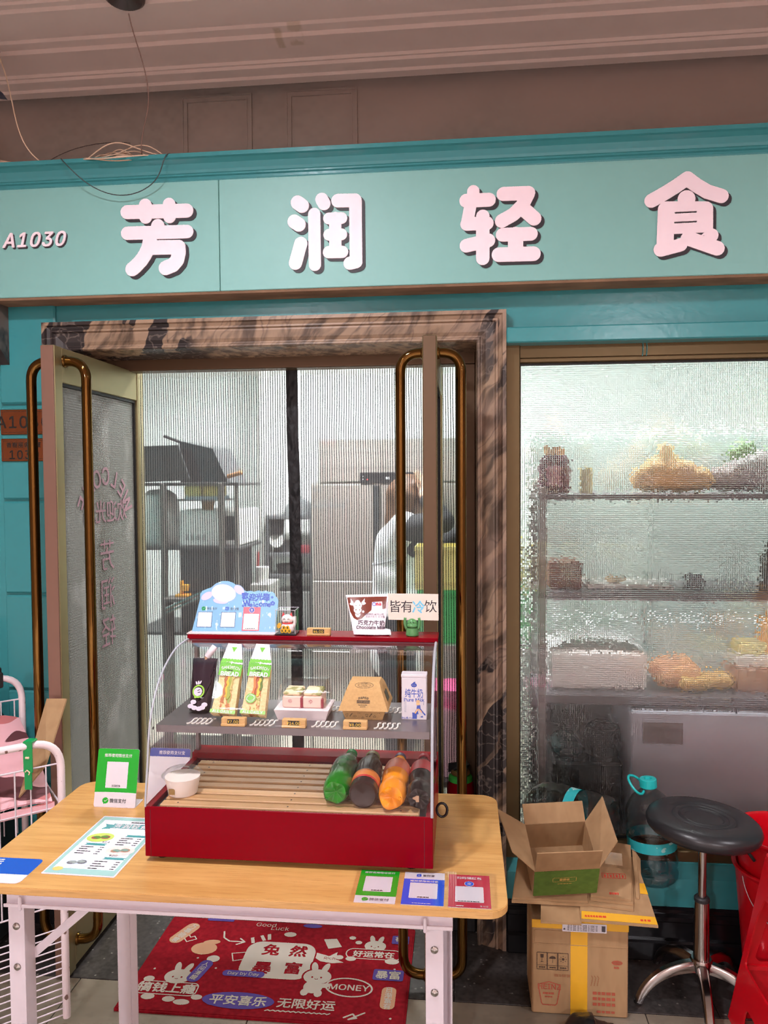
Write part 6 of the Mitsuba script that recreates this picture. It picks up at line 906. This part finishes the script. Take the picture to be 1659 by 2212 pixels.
part(FRG, 'control_strip', rbox(-0.578, -0.262, 4.290, 4.302, 1.612, 1.674, 0.003), BLK, label='black control strip'); part(FRG, 'indicator', on(FRONT(0, 4.2895, 0), flat(union_all([rect(-0.54, -0.532, 1.63, 1.637)]))), C(240, 60, 70)); part(FRG, 'indicator', on(FRONT(0, 4.2895, 0), flat(union_all([rect(x, x + 0.005, z, z + 0.006) for x in (-0.562, -0.29) for z in (1.632, 1.648)] + [rect(-0.43, -0.41, 1.634, 1.648)]))), C(220, 226, 226))
part(FRG, 'handle', rbox(-0.497, -0.472, 4.285, 4.30, 0.2, 1.60, 0.004), DARK, label='dark recessed handle'); part(FRG, 'lettering', on(FRONT(0, 4.2945, 0), flat(union_all([text('COMBISTATION', 0.026, -0.75, 1.512), rect(-0.855, -0.66, 1.478, 1.494), rect(-0.855, -0.80, 1.572, 1.584)]))), C(130, 132, 132)); part(FRG, 'sticker', on(FRONT(0, 4.2995, 0), flat(ring(rrect(-0.80, -0.72, 1.845, 1.858, 0.004), 0.003))), C(190, 110, 116))

# person: bent over with the right arm folded, seen from the back right
PS = thing('person', 'person with brown hair in a white vest and black sleeves behind the screen', 'person')
def mirror_free(*b): return list(b)
leg = [((-0.335, 3.86, 0.93, 0.105), (-0.33, 3.86, 0.50, 0.066)), ((-0.33, 3.86, 0.50, 0.062), (-0.34, 3.88, 0.09, 0.043)), ((-0.34, 3.87, 0.065, 0.042), (-0.25, 3.84, 0.040, 0.034)),
       ((-0.325, 4.02, 0.93, 0.105), (-0.30, 4.02, 0.50, 0.066)), ((-0.30, 4.02, 0.50, 0.062), (-0.33, 4.04, 0.09, 0.043)), ((-0.33, 4.03, 0.065, 0.042), (-0.24, 4.01, 0.040, 0.034))]
tor = [((-0.335, 3.87, 0.96, 0.115), (-0.33, 4.01, 0.96, 0.115)), ((-0.335, 3.94, 0.98, 0.125), (-0.345, 3.94, 1.15, 0.108)), ((-0.345, 3.88, 1.14, 0.095), (-0.345, 4.0, 1.14, 0.095)), ((-0.345, 3.94, 1.15, 0.11), (-0.330, 3.88, 1.30, 0.105)), ((-0.345, 3.94, 1.15, 0.11), (-0.325, 4.02, 1.31, 0.10)), ((-0.33, 3.88, 1.30, 0.10), (-0.285, 3.80, 1.395, 0.068)), ((-0.325, 4.02, 1.31, 0.10), (-0.27, 4.06, 1.40, 0.066)), ((-0.285, 3.80, 1.395, 0.062), (-0.27, 4.06, 1.40, 0.062)), ((-0.29, 3.93, 1.39, 0.062), (-0.275, 3.92, 1.475, 0.05))]
hd = [((-0.262, 3.90, 1.545, 0.090), (-0.240, 3.90, 1.525, 0.078)), ((-0.225, 3.90, 1.49, 0.045), (-0.215, 3.90, 1.475, 0.036)), ((-0.168, 3.895, 1.508, 0.011), (-0.182, 3.897, 1.527, 0.009)), ((-0.262, 3.815, 1.515, 0.016), (-0.262, 3.815, 1.535, 0.018))]
arm = [((-0.272, 3.785, 1.385, 0.058), (-0.095, 3.74, 1.425, 0.047)), ((-0.095, 3.74, 1.425, 0.044), (-0.190, 3.80, 1.560, 0.030)), ((-0.265, 4.07, 1.39, 0.058), (-0.10, 4.12, 1.27, 0.047)), ((-0.10, 4.12, 1.27, 0.044), (0.02, 4.02, 1.36, 0.031))]
hand = lambda c, s: [((c[0], c[1], c[2], 0.021), (c[0] - 0.012 * s, c[1] + 0.012, c[2] + 0.045, 0.023))] + [((c[0] - 0.012 * s + 0.008 * (i - 1.5), c[1] - 0.012 + 0.014 * i, c[2] + 0.05, 0.0095), (c[0] - 0.026 * s + 0.008 * (i - 1.5), c[1] - 0.014 + 0.014 * i, c[2] + 0.095 - 0.006 * abs(i - 1), 0.008)) for i in range(4)] + [((c[0] + 0.012, c[1] - 0.01, c[2] + 0.015, 0.010), (c[0] + 0.034, c[1] - 0.02, c[2] + 0.055, 0.0085))]
skin = body(leg + tor + hd + arm + hand((-0.196, 3.805, 1.575), 1) + hand((0.03, 4.01, 1.375), -1), 0.014, 8)
part(PS, 'body', skin, C(226, 184, 160, rough=0.5), True, label='skin')
grow = lambda bs, d: [tuple((x, y, z, r + d) for x, y, z, r in b) for b in bs]
part(PS, 'vest', body(grow(tor[:8], 0.012) + [((-0.335, 3.87, 0.98, 0.125), (-0.33, 4.0, 0.98, 0.125)), ((-0.335, 3.94, 0.98, 0.14), (-0.335, 3.94, 0.72, 0.15))], 0.02, 8), C(236, 238, 242, rough=0.7), True, label='white vest'); part(PS, 'sleeve', body(grow([arm[0], ((-0.095, 3.74, 1.425, 0.046), (-0.165, 3.785, 1.525, 0.036))], 0.010), 0.016, 6), C(44, 46, 50, rough=0.8), True, label='black sleeve'); part(PS, 'sleeve', body(grow([arm[2], ((-0.10, 4.12, 1.27, 0.046), (-0.02, 4.05, 1.33, 0.036))], 0.010), 0.016, 6), C(44, 46, 50, rough=0.8), True); part(PS, 'undershirt', body([((-0.235, 3.87, 1.36, 0.065), (-0.225, 3.95, 1.36, 0.065)), ((-0.235, 3.86, 1.37, 0.06), (-0.24, 3.82, 1.30, 0.06))], 0.018, 6), C(44, 46, 50, rough=0.8), True, label='black top'); part(PS, 'vest_strap', tube(spline([(-0.46, 3.885, 1.20), (-0.40, 3.775, 1.215), (-0.33, 3.752, 1.235), (-0.27, 3.765, 1.25)], 6), 0.005, 6), C(150, 154, 162), True)
part(PS, 'trousers', body(grow([leg[0], leg[1], leg[3], leg[4]], 0.014), 0.022, 6), C(64, 66, 76, rough=0.8), True); part(PS, 'shoe', body(grow([leg[2]], 0.008), 0.015, 4), BLK, True); part(PS, 'shoe', body(grow([leg[5]], 0.008), 0.015, 4), BLK, True)
hair = body([((-0.278, 3.90, 1.562, 0.098), (-0.262, 3.90, 1.568, 0.092)), ((-0.30, 3.90, 1.545, 0.092), (-0.325, 3.90, 1.43, 0.072)), ((-0.275, 3.835, 1.545, 0.055), (-0.305, 3.825, 1.42, 0.040)), ((-0.275, 3.965, 1.545, 0.055), (-0.305, 3.975, 1.42, 0.04)), ((-0.24, 3.85, 1.60, 0.035), (-0.205, 3.845, 1.52, 0.026))], 0.014, 4)
hn = meshkit.noise(hair.vertices * np.array([40, 40, 8]), 4); hair.vertices[:, :2] += ((hn - 0.5) * 0.016)[:, None]
part(PS, 'hair', hair, mat('hair', mikit.proc(lambda p, n, uv: mix(lin(120, 84, 58), lin(66, 46, 36), fbm(p.x * 40, p.y * 40, p.z * 6, 3))), 0.5, 0.4), True, label='brown shoulder-length hair')
part(PS, 'eye', cat(ball((-0.172, 3.868, 1.535), 0.006, 2), ball((-0.172, 3.93, 1.535), 0.006, 2)), C(40, 28, 24), True); part(PS, 'mouth', hull([(-0.176, 3.885, 1.485), (-0.176, 3.912, 1.485), (-0.178, 3.90, 1.490), (-0.178, 3.90, 1.481)]), C(170, 92, 90))

def crate(name, label, x0_, x1_, y0_, y1_, z0_, z1_, m):
    k = thing(name, label, 'crate', 'plastic crates'); part(k, 'shell', cat(box(x0_, x1_, y0_, y0_ + 0.006, z0_, z1_), box(x0_, x1_, y1_ - 0.006, y1_, z0_, z1_), box(x0_, x0_ + 0.006, y0_, y1_, z0_, z1_), box(x1_ - 0.006, x1_, y0_, y1_, z0_, z1_), box(x0_, x1_, y0_, y1_, z0_, z0_ + 0.006)), m)
    part(k, 'rim', cat(box(x0_ - 0.005, x1_ + 0.005, y0_ - 0.006, y0_ + 0.004, z1_ - 0.02, z1_), box(x0_ - 0.005, x1_ + 0.005, y0_ - 0.004, y0_ + 0.004, z0_ + 0.03, z0_ + 0.04)), m); return k
crate('plastic_crate', 'green plastic crate under the yellow one, seen beside the right door', -0.197, 0.26, 3.40, 3.58, 0.90, 1.135, C(70, 176, 100, rough=0.4)); crate('plastic_crate', 'yellow plastic crate stacked on the green one', -0.212, 0.26, 3.40, 3.58, 1.137, 1.332, C(214, 204, 128, rough=0.4))
TBK = thing('work_table', 'steel work table under the crates', 'table'); part(TBK, 'top', rbox(-0.22, 0.30, 3.36, 3.62, 0.87, 0.898, 0.003), GREYM)
for x_1 in (-0.19, 0.26):
    for y_1 in (3.38, 3.57): part(TBK, 'leg', rbox(x_1, x_1 + 0.03, y_1, y_1 + 0.03, 0.001, 0.87, 0.002), GREYM)
pk = thing('pink_bowl', 'pink plastic bowl low behind the screen beside the right door', 'bowl', mesh=lathe([(0, 0.50), (0.05, 0.50), (0.10, 0.585), (0.105, 0.585), (0.053, 0.495), (0, 0.495)], 32, (-0.03, 3.24, 0.17)), m=C(242, 120, 178, rough=0.35), smooth=40)
pk2 = thing('pink_box', 'pale pink box below the pink bowl', 'box', mesh=rbox(-0.14, 0.08, 3.16, 3.34, 0.38, 0.664, 0.004), m=C(226, 180, 200)); STL = thing('low_stool', 'low dark stool under the pink box', 'stool', mesh=cat(rbox(-0.15, 0.09, 3.13, 3.37, 0.35, 0.379, 0.003), *[rbox(x, x + 0.03, y, y + 0.03, 0.001, 0.352, 0.002) for x in (-0.145, 0.055) for y in (3.135, 3.335)]), m=C(70, 60, 62))

RK = thing('kitchen_rack', 'dark wheeled kitchen rack holding the microwave and the white oven', 'rack')
for x_1 in (-1.497, -1.198, -1.122): part(RK, 'post', rbox(x_1, x_1 + (0.022 if x_1 < -1.13 else 0.016), 3.68 if x_1 > -1.2 and x_1 > -1.13 else 3.66, 3.70, 0.001, 1.62, 0.003), C(112, 108, 104, rough=0.4))
for z_1 in (1.607, 1.287, 0.86, 0.20): part(RK, 'shelf', rbox(-1.66, -1.095, 3.665, 4.08, z_1, z_1 + 0.016, 0.003), C(70, 70, 72, rough=0.4))
BD = thing('extractor_hood', 'glossy black appliance with sloping sides on top of the kitchen rack', 'appliance')
part(BD, 'hood', hull([(-1.405, 3.70, 1.83), (-1.235, 3.70, 1.79), (-1.235, 4.0, 1.80), (-1.405, 4.0, 1.84), (-1.40, 3.69, 1.6235), (-1.158, 3.69, 1.6235), (-1.158, 4.02, 1.6235), (-1.40, 4.02, 1.6235)]), C(50, 52, 56, rough=0.12)); part(BD, 'lettering', on(frame_of((-1.275, 3.697, 1.70), (1, 0, 0), (0.0, 0.02, 1)), flat(text('OAK', 0.03, 0, 0, 0.02))), C(230, 232, 236)); part(BD, 'button', on(frame_of((-1.30, 3.698, 1.745), (1, 0, 0), (0, 0.02, 1)), flat(union_all([ell(0, 0, 0.006, 0.008), ell(0.014, -0.01, 0.005, 0.005)]))), C(210, 220, 236)); part(BD, 'wooden_handle', tube([(-1.165, 3.72, 1.652), (-1.088, 3.70, 1.672)], 0.011, 10), C(196, 132, 82), True)
thing('chalkboard', 'dark grey board in front of the black appliance', 'board', mesh=hull([(x, y, z) for y in (3.60, 3.612) for x, z in ((-1.60, 1.80), (-1.375, 1.805), (-1.318, 1.634), (-1.60, 1.625))]), m=C(58, 60, 62, rough=0.7)); thing('black_stick', 'dark stick sticking out above the black appliance', 'stick', mesh=rod((-1.495, 3.72, 1.858), (-1.39, 3.76, 1.815), 0.007, 8), m=BLK); thing('red_bottle', 'tiny red topped bottle behind the dark board', 'bottle', mesh=lathe([(0, 1.624), (0.018, 1.624), (0.018, 1.79), (0.008, 1.80), (0.008, 1.825), (0, 1.825)], 16, (-1.44, 3.85, 0)), m=C(190, 50, 70))
OV = thing('white_oven', 'white boxy appliance with vents on the middle shelf of the kitchen rack', 'appliance'); part(OV, 'body', rbox(-1.412, -1.205, 3.70, 4.05, 1.3035, 1.484, 0.006), WPL); part(OV, 'vent', on(FRONT(0, 3.6992, 0), flat(union_all([rect(-1.385 + 0.03 * i, -1.367 + 0.03 * i, 1.335 + 0.008 * j, 1.339 + 0.008 * j) for i in range(4) for j in range(4)]))), C(90, 92, 94))
BK = thing('basket', 'small brown basket on top of the white appliance', 'basket', mesh=lathe([(0, 1.4845), (0.026, 1.4845), (0.036, 1.535), (0.033, 1.535), (0.024, 1.49), (0, 1.49)], 20, (-1.29, 3.78, 0)), m='cardboard')
for i, (x0_, x1_, c, nm) in enumerate(((-1.385, -1.30, (226, 214, 130), 'pale yellow carton on the rack below the top shelf'), (-1.29, -1.20, (216, 196, 110), 'mustard carton on the rack below the top shelf'))): thing('food_packet', nm, 'packet', mesh=rbox(x0_, x1_, 3.70, 3.80, 1.555, 1.606, 0.004), m=C(*c))
thing('food_packet', 'pale blue packet lying under the yellow cartons on the rack', 'packet', mesh=rbox(-1.385, -1.215, 3.70, 3.90, 1.5375, 1.554, 0.003), m=C(170, 196, 216)); thing('wire_shelf', 'thin wire shelf above the white appliance', 'shelf', mesh=rbox(-1.48, -1.19, 3.70, 4.0, 1.53, 1.5365, 0.002), m=C(150, 150, 150))
MW = thing('microwave', 'white microwave with a dark door seen edge-on beside the rack post', 'microwave'); part(MW, 'body', rbox(-1.180, -1.100, 3.705, 4.06, 1.3035, 1.487, 0.01), WPL); part(MW, 'door_window', on(FRONT(0, 3.7042, 0), ext(rrect(-1.178, -1.131, 1.335, 1.455, 0.006), 0.002)), C(56, 60, 64, rough=0.2), label='dark door window'); part(MW, 'button', on(FRONT(0, 3.7045, 0), ext(rrect(-1.118, -1.108, 1.445, 1.46, 0.002), 0.002)), BLK)
CB2 = thing('black_cabinet', 'black cabinet below the rack shelf', 'cabinet', mesh=rbox(-1.415, -1.14, 3.705, 4.05, 0.8765, 1.286, 0.004), m=C(60, 60, 64, rough=0.4)); KT = thing('rice_cooker', 'rounded white appliance at the left end of the rack', 'appliance', mesh=lathe([(0, 1.3035), (0.085, 1.3035), (0.10, 1.33), (0.10, 1.50), (0.085, 1.56), (0.05, 1.585), (0, 1.59)], 32, (-1.555, 3.80, 0)), m=WPL, smooth=40)
JC = thing('juicer', 'small orange hand juicer standing low on the rack behind the welcome board', 'juicer'); part(JC, 'stand', cat(rbox(-1.405, -1.34, 3.60, 3.66, 1.062, 1.075, 0.003), rbox(-1.385, -1.372, 3.62, 3.64, 1.075, 1.14, 0.002)), C(236, 160, 40)); part(JC, 'cup', lathe([(0, 1.09), (0.016, 1.09), (0.022, 1.12), (0, 1.12)], 16, (-1.36, 3.63, 0)), C(244, 176, 60)); thing('low_shelf', 'dark low shelf carrying the orange juicer', 'shelf', mesh=cat(rbox(-1.45, -1.12, 3.55, 3.658, 1.045, 1.0615, 0.002), rbox(-1.45, -1.43, 3.55, 3.658, 0.001, 1.045, 0.002), rbox(-1.14, -1.12, 3.55, 3.658, 0.001, 1.045, 0.002)), m=C(92, 88, 86))
CV = thing('roller_rail', 'slanting silver rail below the juicer', 'rail', mesh=cat(rod((-1.41, 3.50, 1.02), (-1.18, 3.52, 1.125), 0.008, 8), rod((-1.41, 3.50, 1.0), (-1.18, 3.52, 1.105), 0.006, 8)), m='chrome')
thing('duct_pipe', 'grey vertical duct pipe in the corner of the shop', 'pipe', mesh=tube([(-1.225, 4.66, 0.001), (-1.225, 4.66, 2.69)], 0.042, 20), m=C(196, 198, 196, rough=0.3), smooth=True); thing('red_pole', 'thin red pole leaning beside the duct pipe', 'pole', mesh=rod((-1.265, 4.5, 0.001), (-1.235, 4.52, 1.20), 0.008, 8), m=C(150, 60, 62))
BS = thing('wall_shelf_unit', 'dark shelf unit at the back of the shop behind the black band', 'shelf')
for z_1 in (1.395, 1.165, 1.035, 0.70): part(BS, 'shelf', rbox(-1.195, -0.90, 4.55, 4.88, z_1, z_1 + 0.022, 0.003), C(96, 98, 102))
for x_1 in (-1.195, -0.92): part(BS, 'post', rbox(x_1, x_1 + 0.02, 4.55, 4.57, 0.001, 1.42, 0.002), C(84, 86, 90))
for nm, lb, ct, m_, c in (('cooking_pot', 'black pot hanging below the top back shelf', 'pot', lathe([(0, 1.30), (0.045, 1.30), (0.05, 1.39), (0, 1.39)], 24, (-1.145, 4.62, 0)), BLK), ('round_plate', 'pale round plate leaning at the back shelf', 'plate', on(FRONT(-1.14, 4.60, 1.262), lathe([(0, 0.004), (0.042, 0.006), (0.046, 0), (0, 0)], 28)), WPL), ('pan_lid', 'grey pan lid on the top back shelf', 'lid', lathe([(0.1, 1.4175), (0.10, 1.43), (0.08, 1.48), (0.04, 1.515), (0.01, 1.52), (0.01, 1.535), (0, 1.535)], 28, (-1.01, 4.68, 0)), C(110, 114, 118)), ('red_tin', 'small dark red tin on the middle back shelf', 'tin', rbox(-0.995, -0.915, 4.56, 4.66, 1.1875, 1.232, 0.004), C(150, 44, 60)), ('black_pan', 'black pan on the lower back shelf', 'pan', lathe([(0, 1.0575), (0.07, 1.0575), (0.09, 1.11), (0.085, 1.11), (0.066, 1.06), (0, 1.06)], 28, (-1.07, 4.66, 0)), BLK), ('dark_pot', 'dark pot beside the pan on the back shelf', 'pot', lathe([(0, 1.1875), (0.06, 1.1875), (0.06, 1.26), (0, 1.265)], 24, (-1.12, 4.70, 0)), DARK), ('storage_box', 'grey storage box low on the back shelf', 'box', rbox(-1.17, -0.93, 4.57, 4.85, 0.7225, 0.95, 0.005), C(140, 142, 142))): thing(nm, lb, ct, mesh=m_, m=c, smooth=35)
thing('white_cup', 'small white cup on the floor-standing box beside the rack', 'cup', mesh=lathe([(0, 1.10), (0.03, 1.10), (0.036, 1.18), (0, 1.18)], 20, (-1.045, 3.9, 0)), m=WPL); thing('side_box', 'grey box standing between rack and pipe', 'box', mesh=rbox(-1.09, -0.99, 3.82, 4.05, 0.001, 1.0985, 0.004), m=C(168, 168, 164))

# ------------------------------------------------------------------ behind the mosaic window
DS = thing('display_shelf', 'grey steel shelf behind the mosaic window', 'shelf')
for z_1, t_ in ((1.553, 0.022), (1.197, 0.028), (0.818, 0.034)): part(DS, 'board', rbox(0.27, 1.60, 2.775, 3.10, z_1, z_1 + t_, 0.003), C(104, 100, 104, rough=0.4))
for x_1, y_1 in ((0.27, 2.775), (0.27, 3.07), (1.57, 2.775)): part(DS, 'post', rbox(x_1, x_1 + 0.03, y_1, y_1 + 0.03, 0.001, 1.60, 0.003), C(150, 148, 146, rough=0.4))
def jar(nm, lb, ct, prof, x, y, z, c): return thing(nm, lb, ct, mesh=lathe([(r, h + z) for r, h in prof], 32, (x, y, 0)), m=C(*c), smooth=40)
JR = thing('preserve_jar', 'dark maroon jar with a tan lid on the left end of the top window shelf', 'jar'); part(JR, 'body', lathe([(0, 1.5755), (0.052, 1.5755), (0.056, 1.60), (0.056, 1.69), (0.042, 1.715), (0, 1.715)], 32, (0.335, 2.86, 0)), C(86, 32, 52, rough=0.3), 40); part(JR, 'lid', lathe([(0, 1.715), (0.036, 1.715), (0.036, 1.745), (0, 1.745)], 28, (0.335, 2.86, 0)), C(206, 150, 90), 40); part(JR, 'label', box(0.302, 0.352, 2.800, 2.803, 1.605, 1.675), C(176, 130, 150))
jar('spice_jar', 'small pale yellow jar beside the maroon jar', 'jar', [(0, 0), (0.024, 0), (0.024, 0.085), (0.02, 0.092), (0, 0.092)], 0.452, 2.87, 1.5755, (216, 204, 140))
def lump(nm, lb, c, bones, m, edge=0.03): return thing(nm, lb, c, mesh=body(bones, edge, 6), m=m, smooth=True)
lump('bread_bag', 'tan bag of bread in the middle of the top window shelf', 'bag', [((0.66, 2.88, 1.629, 0.05), (0.86, 2.88, 1.625, 0.045)), ((0.70, 2.88, 1.65, 0.055), (0.80, 2.88, 1.65, 0.05)), ((0.735, 2.88, 1.66, 0.05), (0.735, 2.88, 1.725, 0.03))], C(222, 178, 116, rough=0.5))
lump('grey_bag', 'grey bag with green leaves at the right of the top window shelf', 'bag', [((0.93, 2.90, 1.625, 0.045), (1.16, 2.90, 1.625, 0.045)), ((1.0, 2.90, 1.65, 0.05), (1.08, 2.90, 1.68, 0.045))], C(150, 140, 140, rough=0.5)); lump('leafy_bag', 'green leafy bunch behind the grey bag at the right edge', 'vegetables', [((1.12, 2.98, 1.66, 0.05), (1.18, 2.98, 1.72, 0.05)), ((1.02, 3.0, 1.72, 0.03), (1.06, 3.0, 1.74, 0.03))], C(120, 156, 100, rough=0.6))
thing('brown_box', 'small brown box at the left of the middle window shelf', 'box', mesh=rbox(0.315, 0.432, 2.83, 2.95, 1.2255, 1.325, 0.006), m=C(116, 64, 48)); jar('dark_cup', 'small dark cup on the middle window shelf', 'cup', [(0, 0), (0.03, 0), (0.034, 0.055), (0, 0.055)], 0.835, 2.86, 1.2255, (84, 78, 92)); jar('dark_bottle', 'dark bottle at the right end of the middle window shelf', 'bottle', [(0, 0), (0.035, 0), (0.035, 0.11), (0.015, 0.14), (0.015, 0.18), (0, 0.18)], 1.10, 2.87, 1.2255, (54, 56, 52)); thing('white_tray', 'flat white tray on the middle window shelf', 'tray', mesh=rbox(0.45, 0.76, 2.83, 2.99, 1.2255, 1.243, 0.004), m=WPL); thing('bread_roll', 'small pale roll on the white tray', 'bread', mesh=ball((0.56, 2.89, 1.256), 0.02, 2, (2.2, 1, 0.6)), m=C(226, 196, 146), smooth=True)
BN = thing('steamer_bin', 'bright white lidded bin on the lower window shelf', 'bin'); part(BN, 'body', rbox(0.315, 0.665, 2.83, 3.06, 0.8525, 1.0, 0.012), C(240, 240, 236)); part(BN, 'lid', sheet(lambda u, v: (0.315 + 0.35 * u, 2.83 + 0.23 * v, 1.0 + 0.048 * np.sin(np.pi * u) ** 0.7), 24, 2), C(226, 230, 232, rough=0.2), True, label='domed lid')
lump('food_pile', 'orange-pink wrapped food in the middle of the lower window shelf', 'food', [((0.74, 2.88, 0.905, 0.045), (0.82, 2.88, 0.91, 0.05)), ((0.72, 2.89, 0.93, 0.04), (0.80, 2.89, 0.945, 0.038))], C(226, 170, 126, rough=0.5)); lump('yellow_bag', 'yellow wrapped food beside the orange one', 'food', [((0.88, 2.88, 0.8885, 0.033), (0.95, 2.88, 0.8885, 0.033)), ((0.80, 2.83, 0.885, 0.025), (0.86, 2.85, 0.885, 0.03))], C(230, 192, 118, rough=0.5)); thing('carton_box', 'brownish carton at the right of the lower window shelf', 'box', mesh=rbox(0.985, 1.30, 2.85, 3.0, 0.8525, 0.94, 0.004), m=C(186, 140, 116)); thing('white_packet', 'white packet on the brownish carton', 'packet', mesh=rbox(0.985, 1.18, 2.86, 2.98, 0.9405, 0.985, 0.006), m=C(226, 224, 214)); thing('yellow_packet', 'pale yellow packet on top of the white one', 'packet', mesh=rbox(1.0, 1.10, 2.87, 2.97, 0.9855, 1.03, 0.006), m=C(224, 214, 140)); jar('orange_jar', 'orange jar at the right edge of the lower window shelf', 'jar', [(0, 0), (0.05, 0), (0.05, 0.13), (0, 0.13)], 1.135, 2.93, 0.9855, (222, 150, 60))
FZ2 = thing('chest_freezer', 'pale grey freezer cabinet close behind the lower window', 'freezer', mesh=rbox(0.592, 1.56, 2.745, 3.15, 0.05, 0.805, 0.006), m=C(208, 216, 230, rough=0.5)); part(FZ2, 'name_plate', rbox(0.632, 0.768, 2.742, 2.745, 0.692, 0.768, 0.001), C(128, 120, 118), label='grey name plate')
DKB = thing('black_bin', 'black bin in the dark gap left of the freezer', 'bin', mesh=rbox(0.325, 0.575, 2.79, 3.05, 0.02, 0.60, 0.01), m=C(20, 22, 24)); jar('black_kettle', 'round black kettle on the black bin', 'kettle', [(0, 0), (0.06, 0), (0.07, 0.04), (0.06, 0.10), (0.03, 0.12), (0, 0.12)], 0.52, 2.90, 0.6005, (22, 22, 24)); thing('teal_cloth', 'dark teal cloth on the black bin', 'cloth', mesh=rbox(0.335, 0.44, 2.82, 2.98, 0.6005, 0.66, 0.02), m=C(34, 58, 60)); thing('grey_board', 'dark grey backing board in the gap behind the bin', 'board', mesh=rbox(0.30, 0.595, 3.105, 3.12, 0.001, 0.815, 0.002), m=C(42, 39, 37))
TC2 = thing('tall_cabinet', 'pale grey-green tall cabinet behind the window shelves', 'cabinet'); part(TC2, 'body', rbox(0.30, 1.86, 3.45, 3.75, 0.001, 1.84, 0.004), C(206, 220, 212, rough=0.5))
for i in range(3): part(TC2, 'door', rbox(0.31 + 0.515 * i, 0.81 + 0.515 * i, 3.435, 3.45, 0.05, 1.82, 0.004), C(*((204, 220, 212), (190, 204, 198), (206, 222, 214))[i], rough=0.4)); part(TC2, 'handle', rbox(0.785 + 0.515 * i, 0.797 + 0.515 * i, 3.42, 3.437, 0.9, 1.1, 0.003), GREYM)
# ------------------------------------------------------------------ lamps
def emit(c, p): return {'type': 'area', 'radiance': rgb(np.array(c) * p)}
for (x, y, r, p), lab in zip(DOWNLIGHTS, ('round flush downlight in the arcade ceiling nearest the shop sign', 'round flush downlight behind the viewer to the left', 'round flush downlight behind the viewer to the right', 'round flush downlight at the far right, added to brighten the sill', 'dim round flush downlight to the left above the viewer')):
    t = thing('downlight', lab, 'ceiling light', 'flush downlights of the arcade', mesh=on(frame_of((x, y, CEIL), (1, 0, 0), (0, -1, 0)), lathe([(r, 0.0), (r + 0.02, 0.0), (r + 0.02, 0.012), (r, 0.012), (r, 0.0)], 32)), m='whitemetal')
    d = mikit.ply(on(frame_of((x, y, CEIL - 0.006), (1, 0, 0), (0, -1, 0)), trimesh.Trimesh(*(lambda n: (np.vstack([[[0, 0, 0]], np.c_[r * np.cos(np.arange(n) * 2 * np.pi / n), r * np.sin(np.arange(n) * 2 * np.pi / n), np.zeros(n)]]), np.array([(0, i + 1, (i + 1) % n + 1) for i in range(n)])))(32), process=False)))
    d['emitter'] = emit(PINK, p); scene[fresh(t + '__diffuser')] = d
x0, x1, y, z, p = ADDED_SHELF_STRIP
t = thing('added_strip_light', 'thin light strip added under the middle window shelf to brighten the bin', 'strip light', mesh=box(x0, x1, y - 0.008, y + 0.008, z - 0.003, z + 0.0015), m='whitemetal')
d = mikit.ply(trimesh.Trimesh(np.array([(x0, y - 0.006, z - 0.0036), (x1, y - 0.006, z - 0.0036), (x1, y + 0.006, z - 0.0036), (x0, y + 0.006, z - 0.0036)]), np.array([(0, 2, 1), (0, 3, 2)]), process=False)); d['emitter'] = emit(COOL, p); scene[fresh(t + '__diffuser')] = d
for (x, y, w, h, p), lab in zip(SHOP_PANELS, ('flat ceiling light inside the shop above the kitchen rack', 'flat ceiling light inside the shop behind the mosaic window')):
    t = thing('ceiling_panel_light', lab, 'ceiling light', 'panel lights in the shop', mesh=box(x - w / 2 - 0.02, x + w / 2 + 0.02, y - h / 2 - 0.02, y + h / 2 + 0.02, 2.69, 2.70), m='whitemetal')
    d = mikit.ply(trimesh.Trimesh(np.array([(x - w / 2, y - h / 2, 2.686), (x + w / 2, y - h / 2, 2.686), (x + w / 2, y + h / 2, 2.686), (x - w / 2, y + h / 2, 2.686)]), np.array([(0, 2, 1), (0, 3, 2)]), process=False))
    d['emitter'] = emit(COOL, p); scene[fresh(t + '__diffuser')] = d
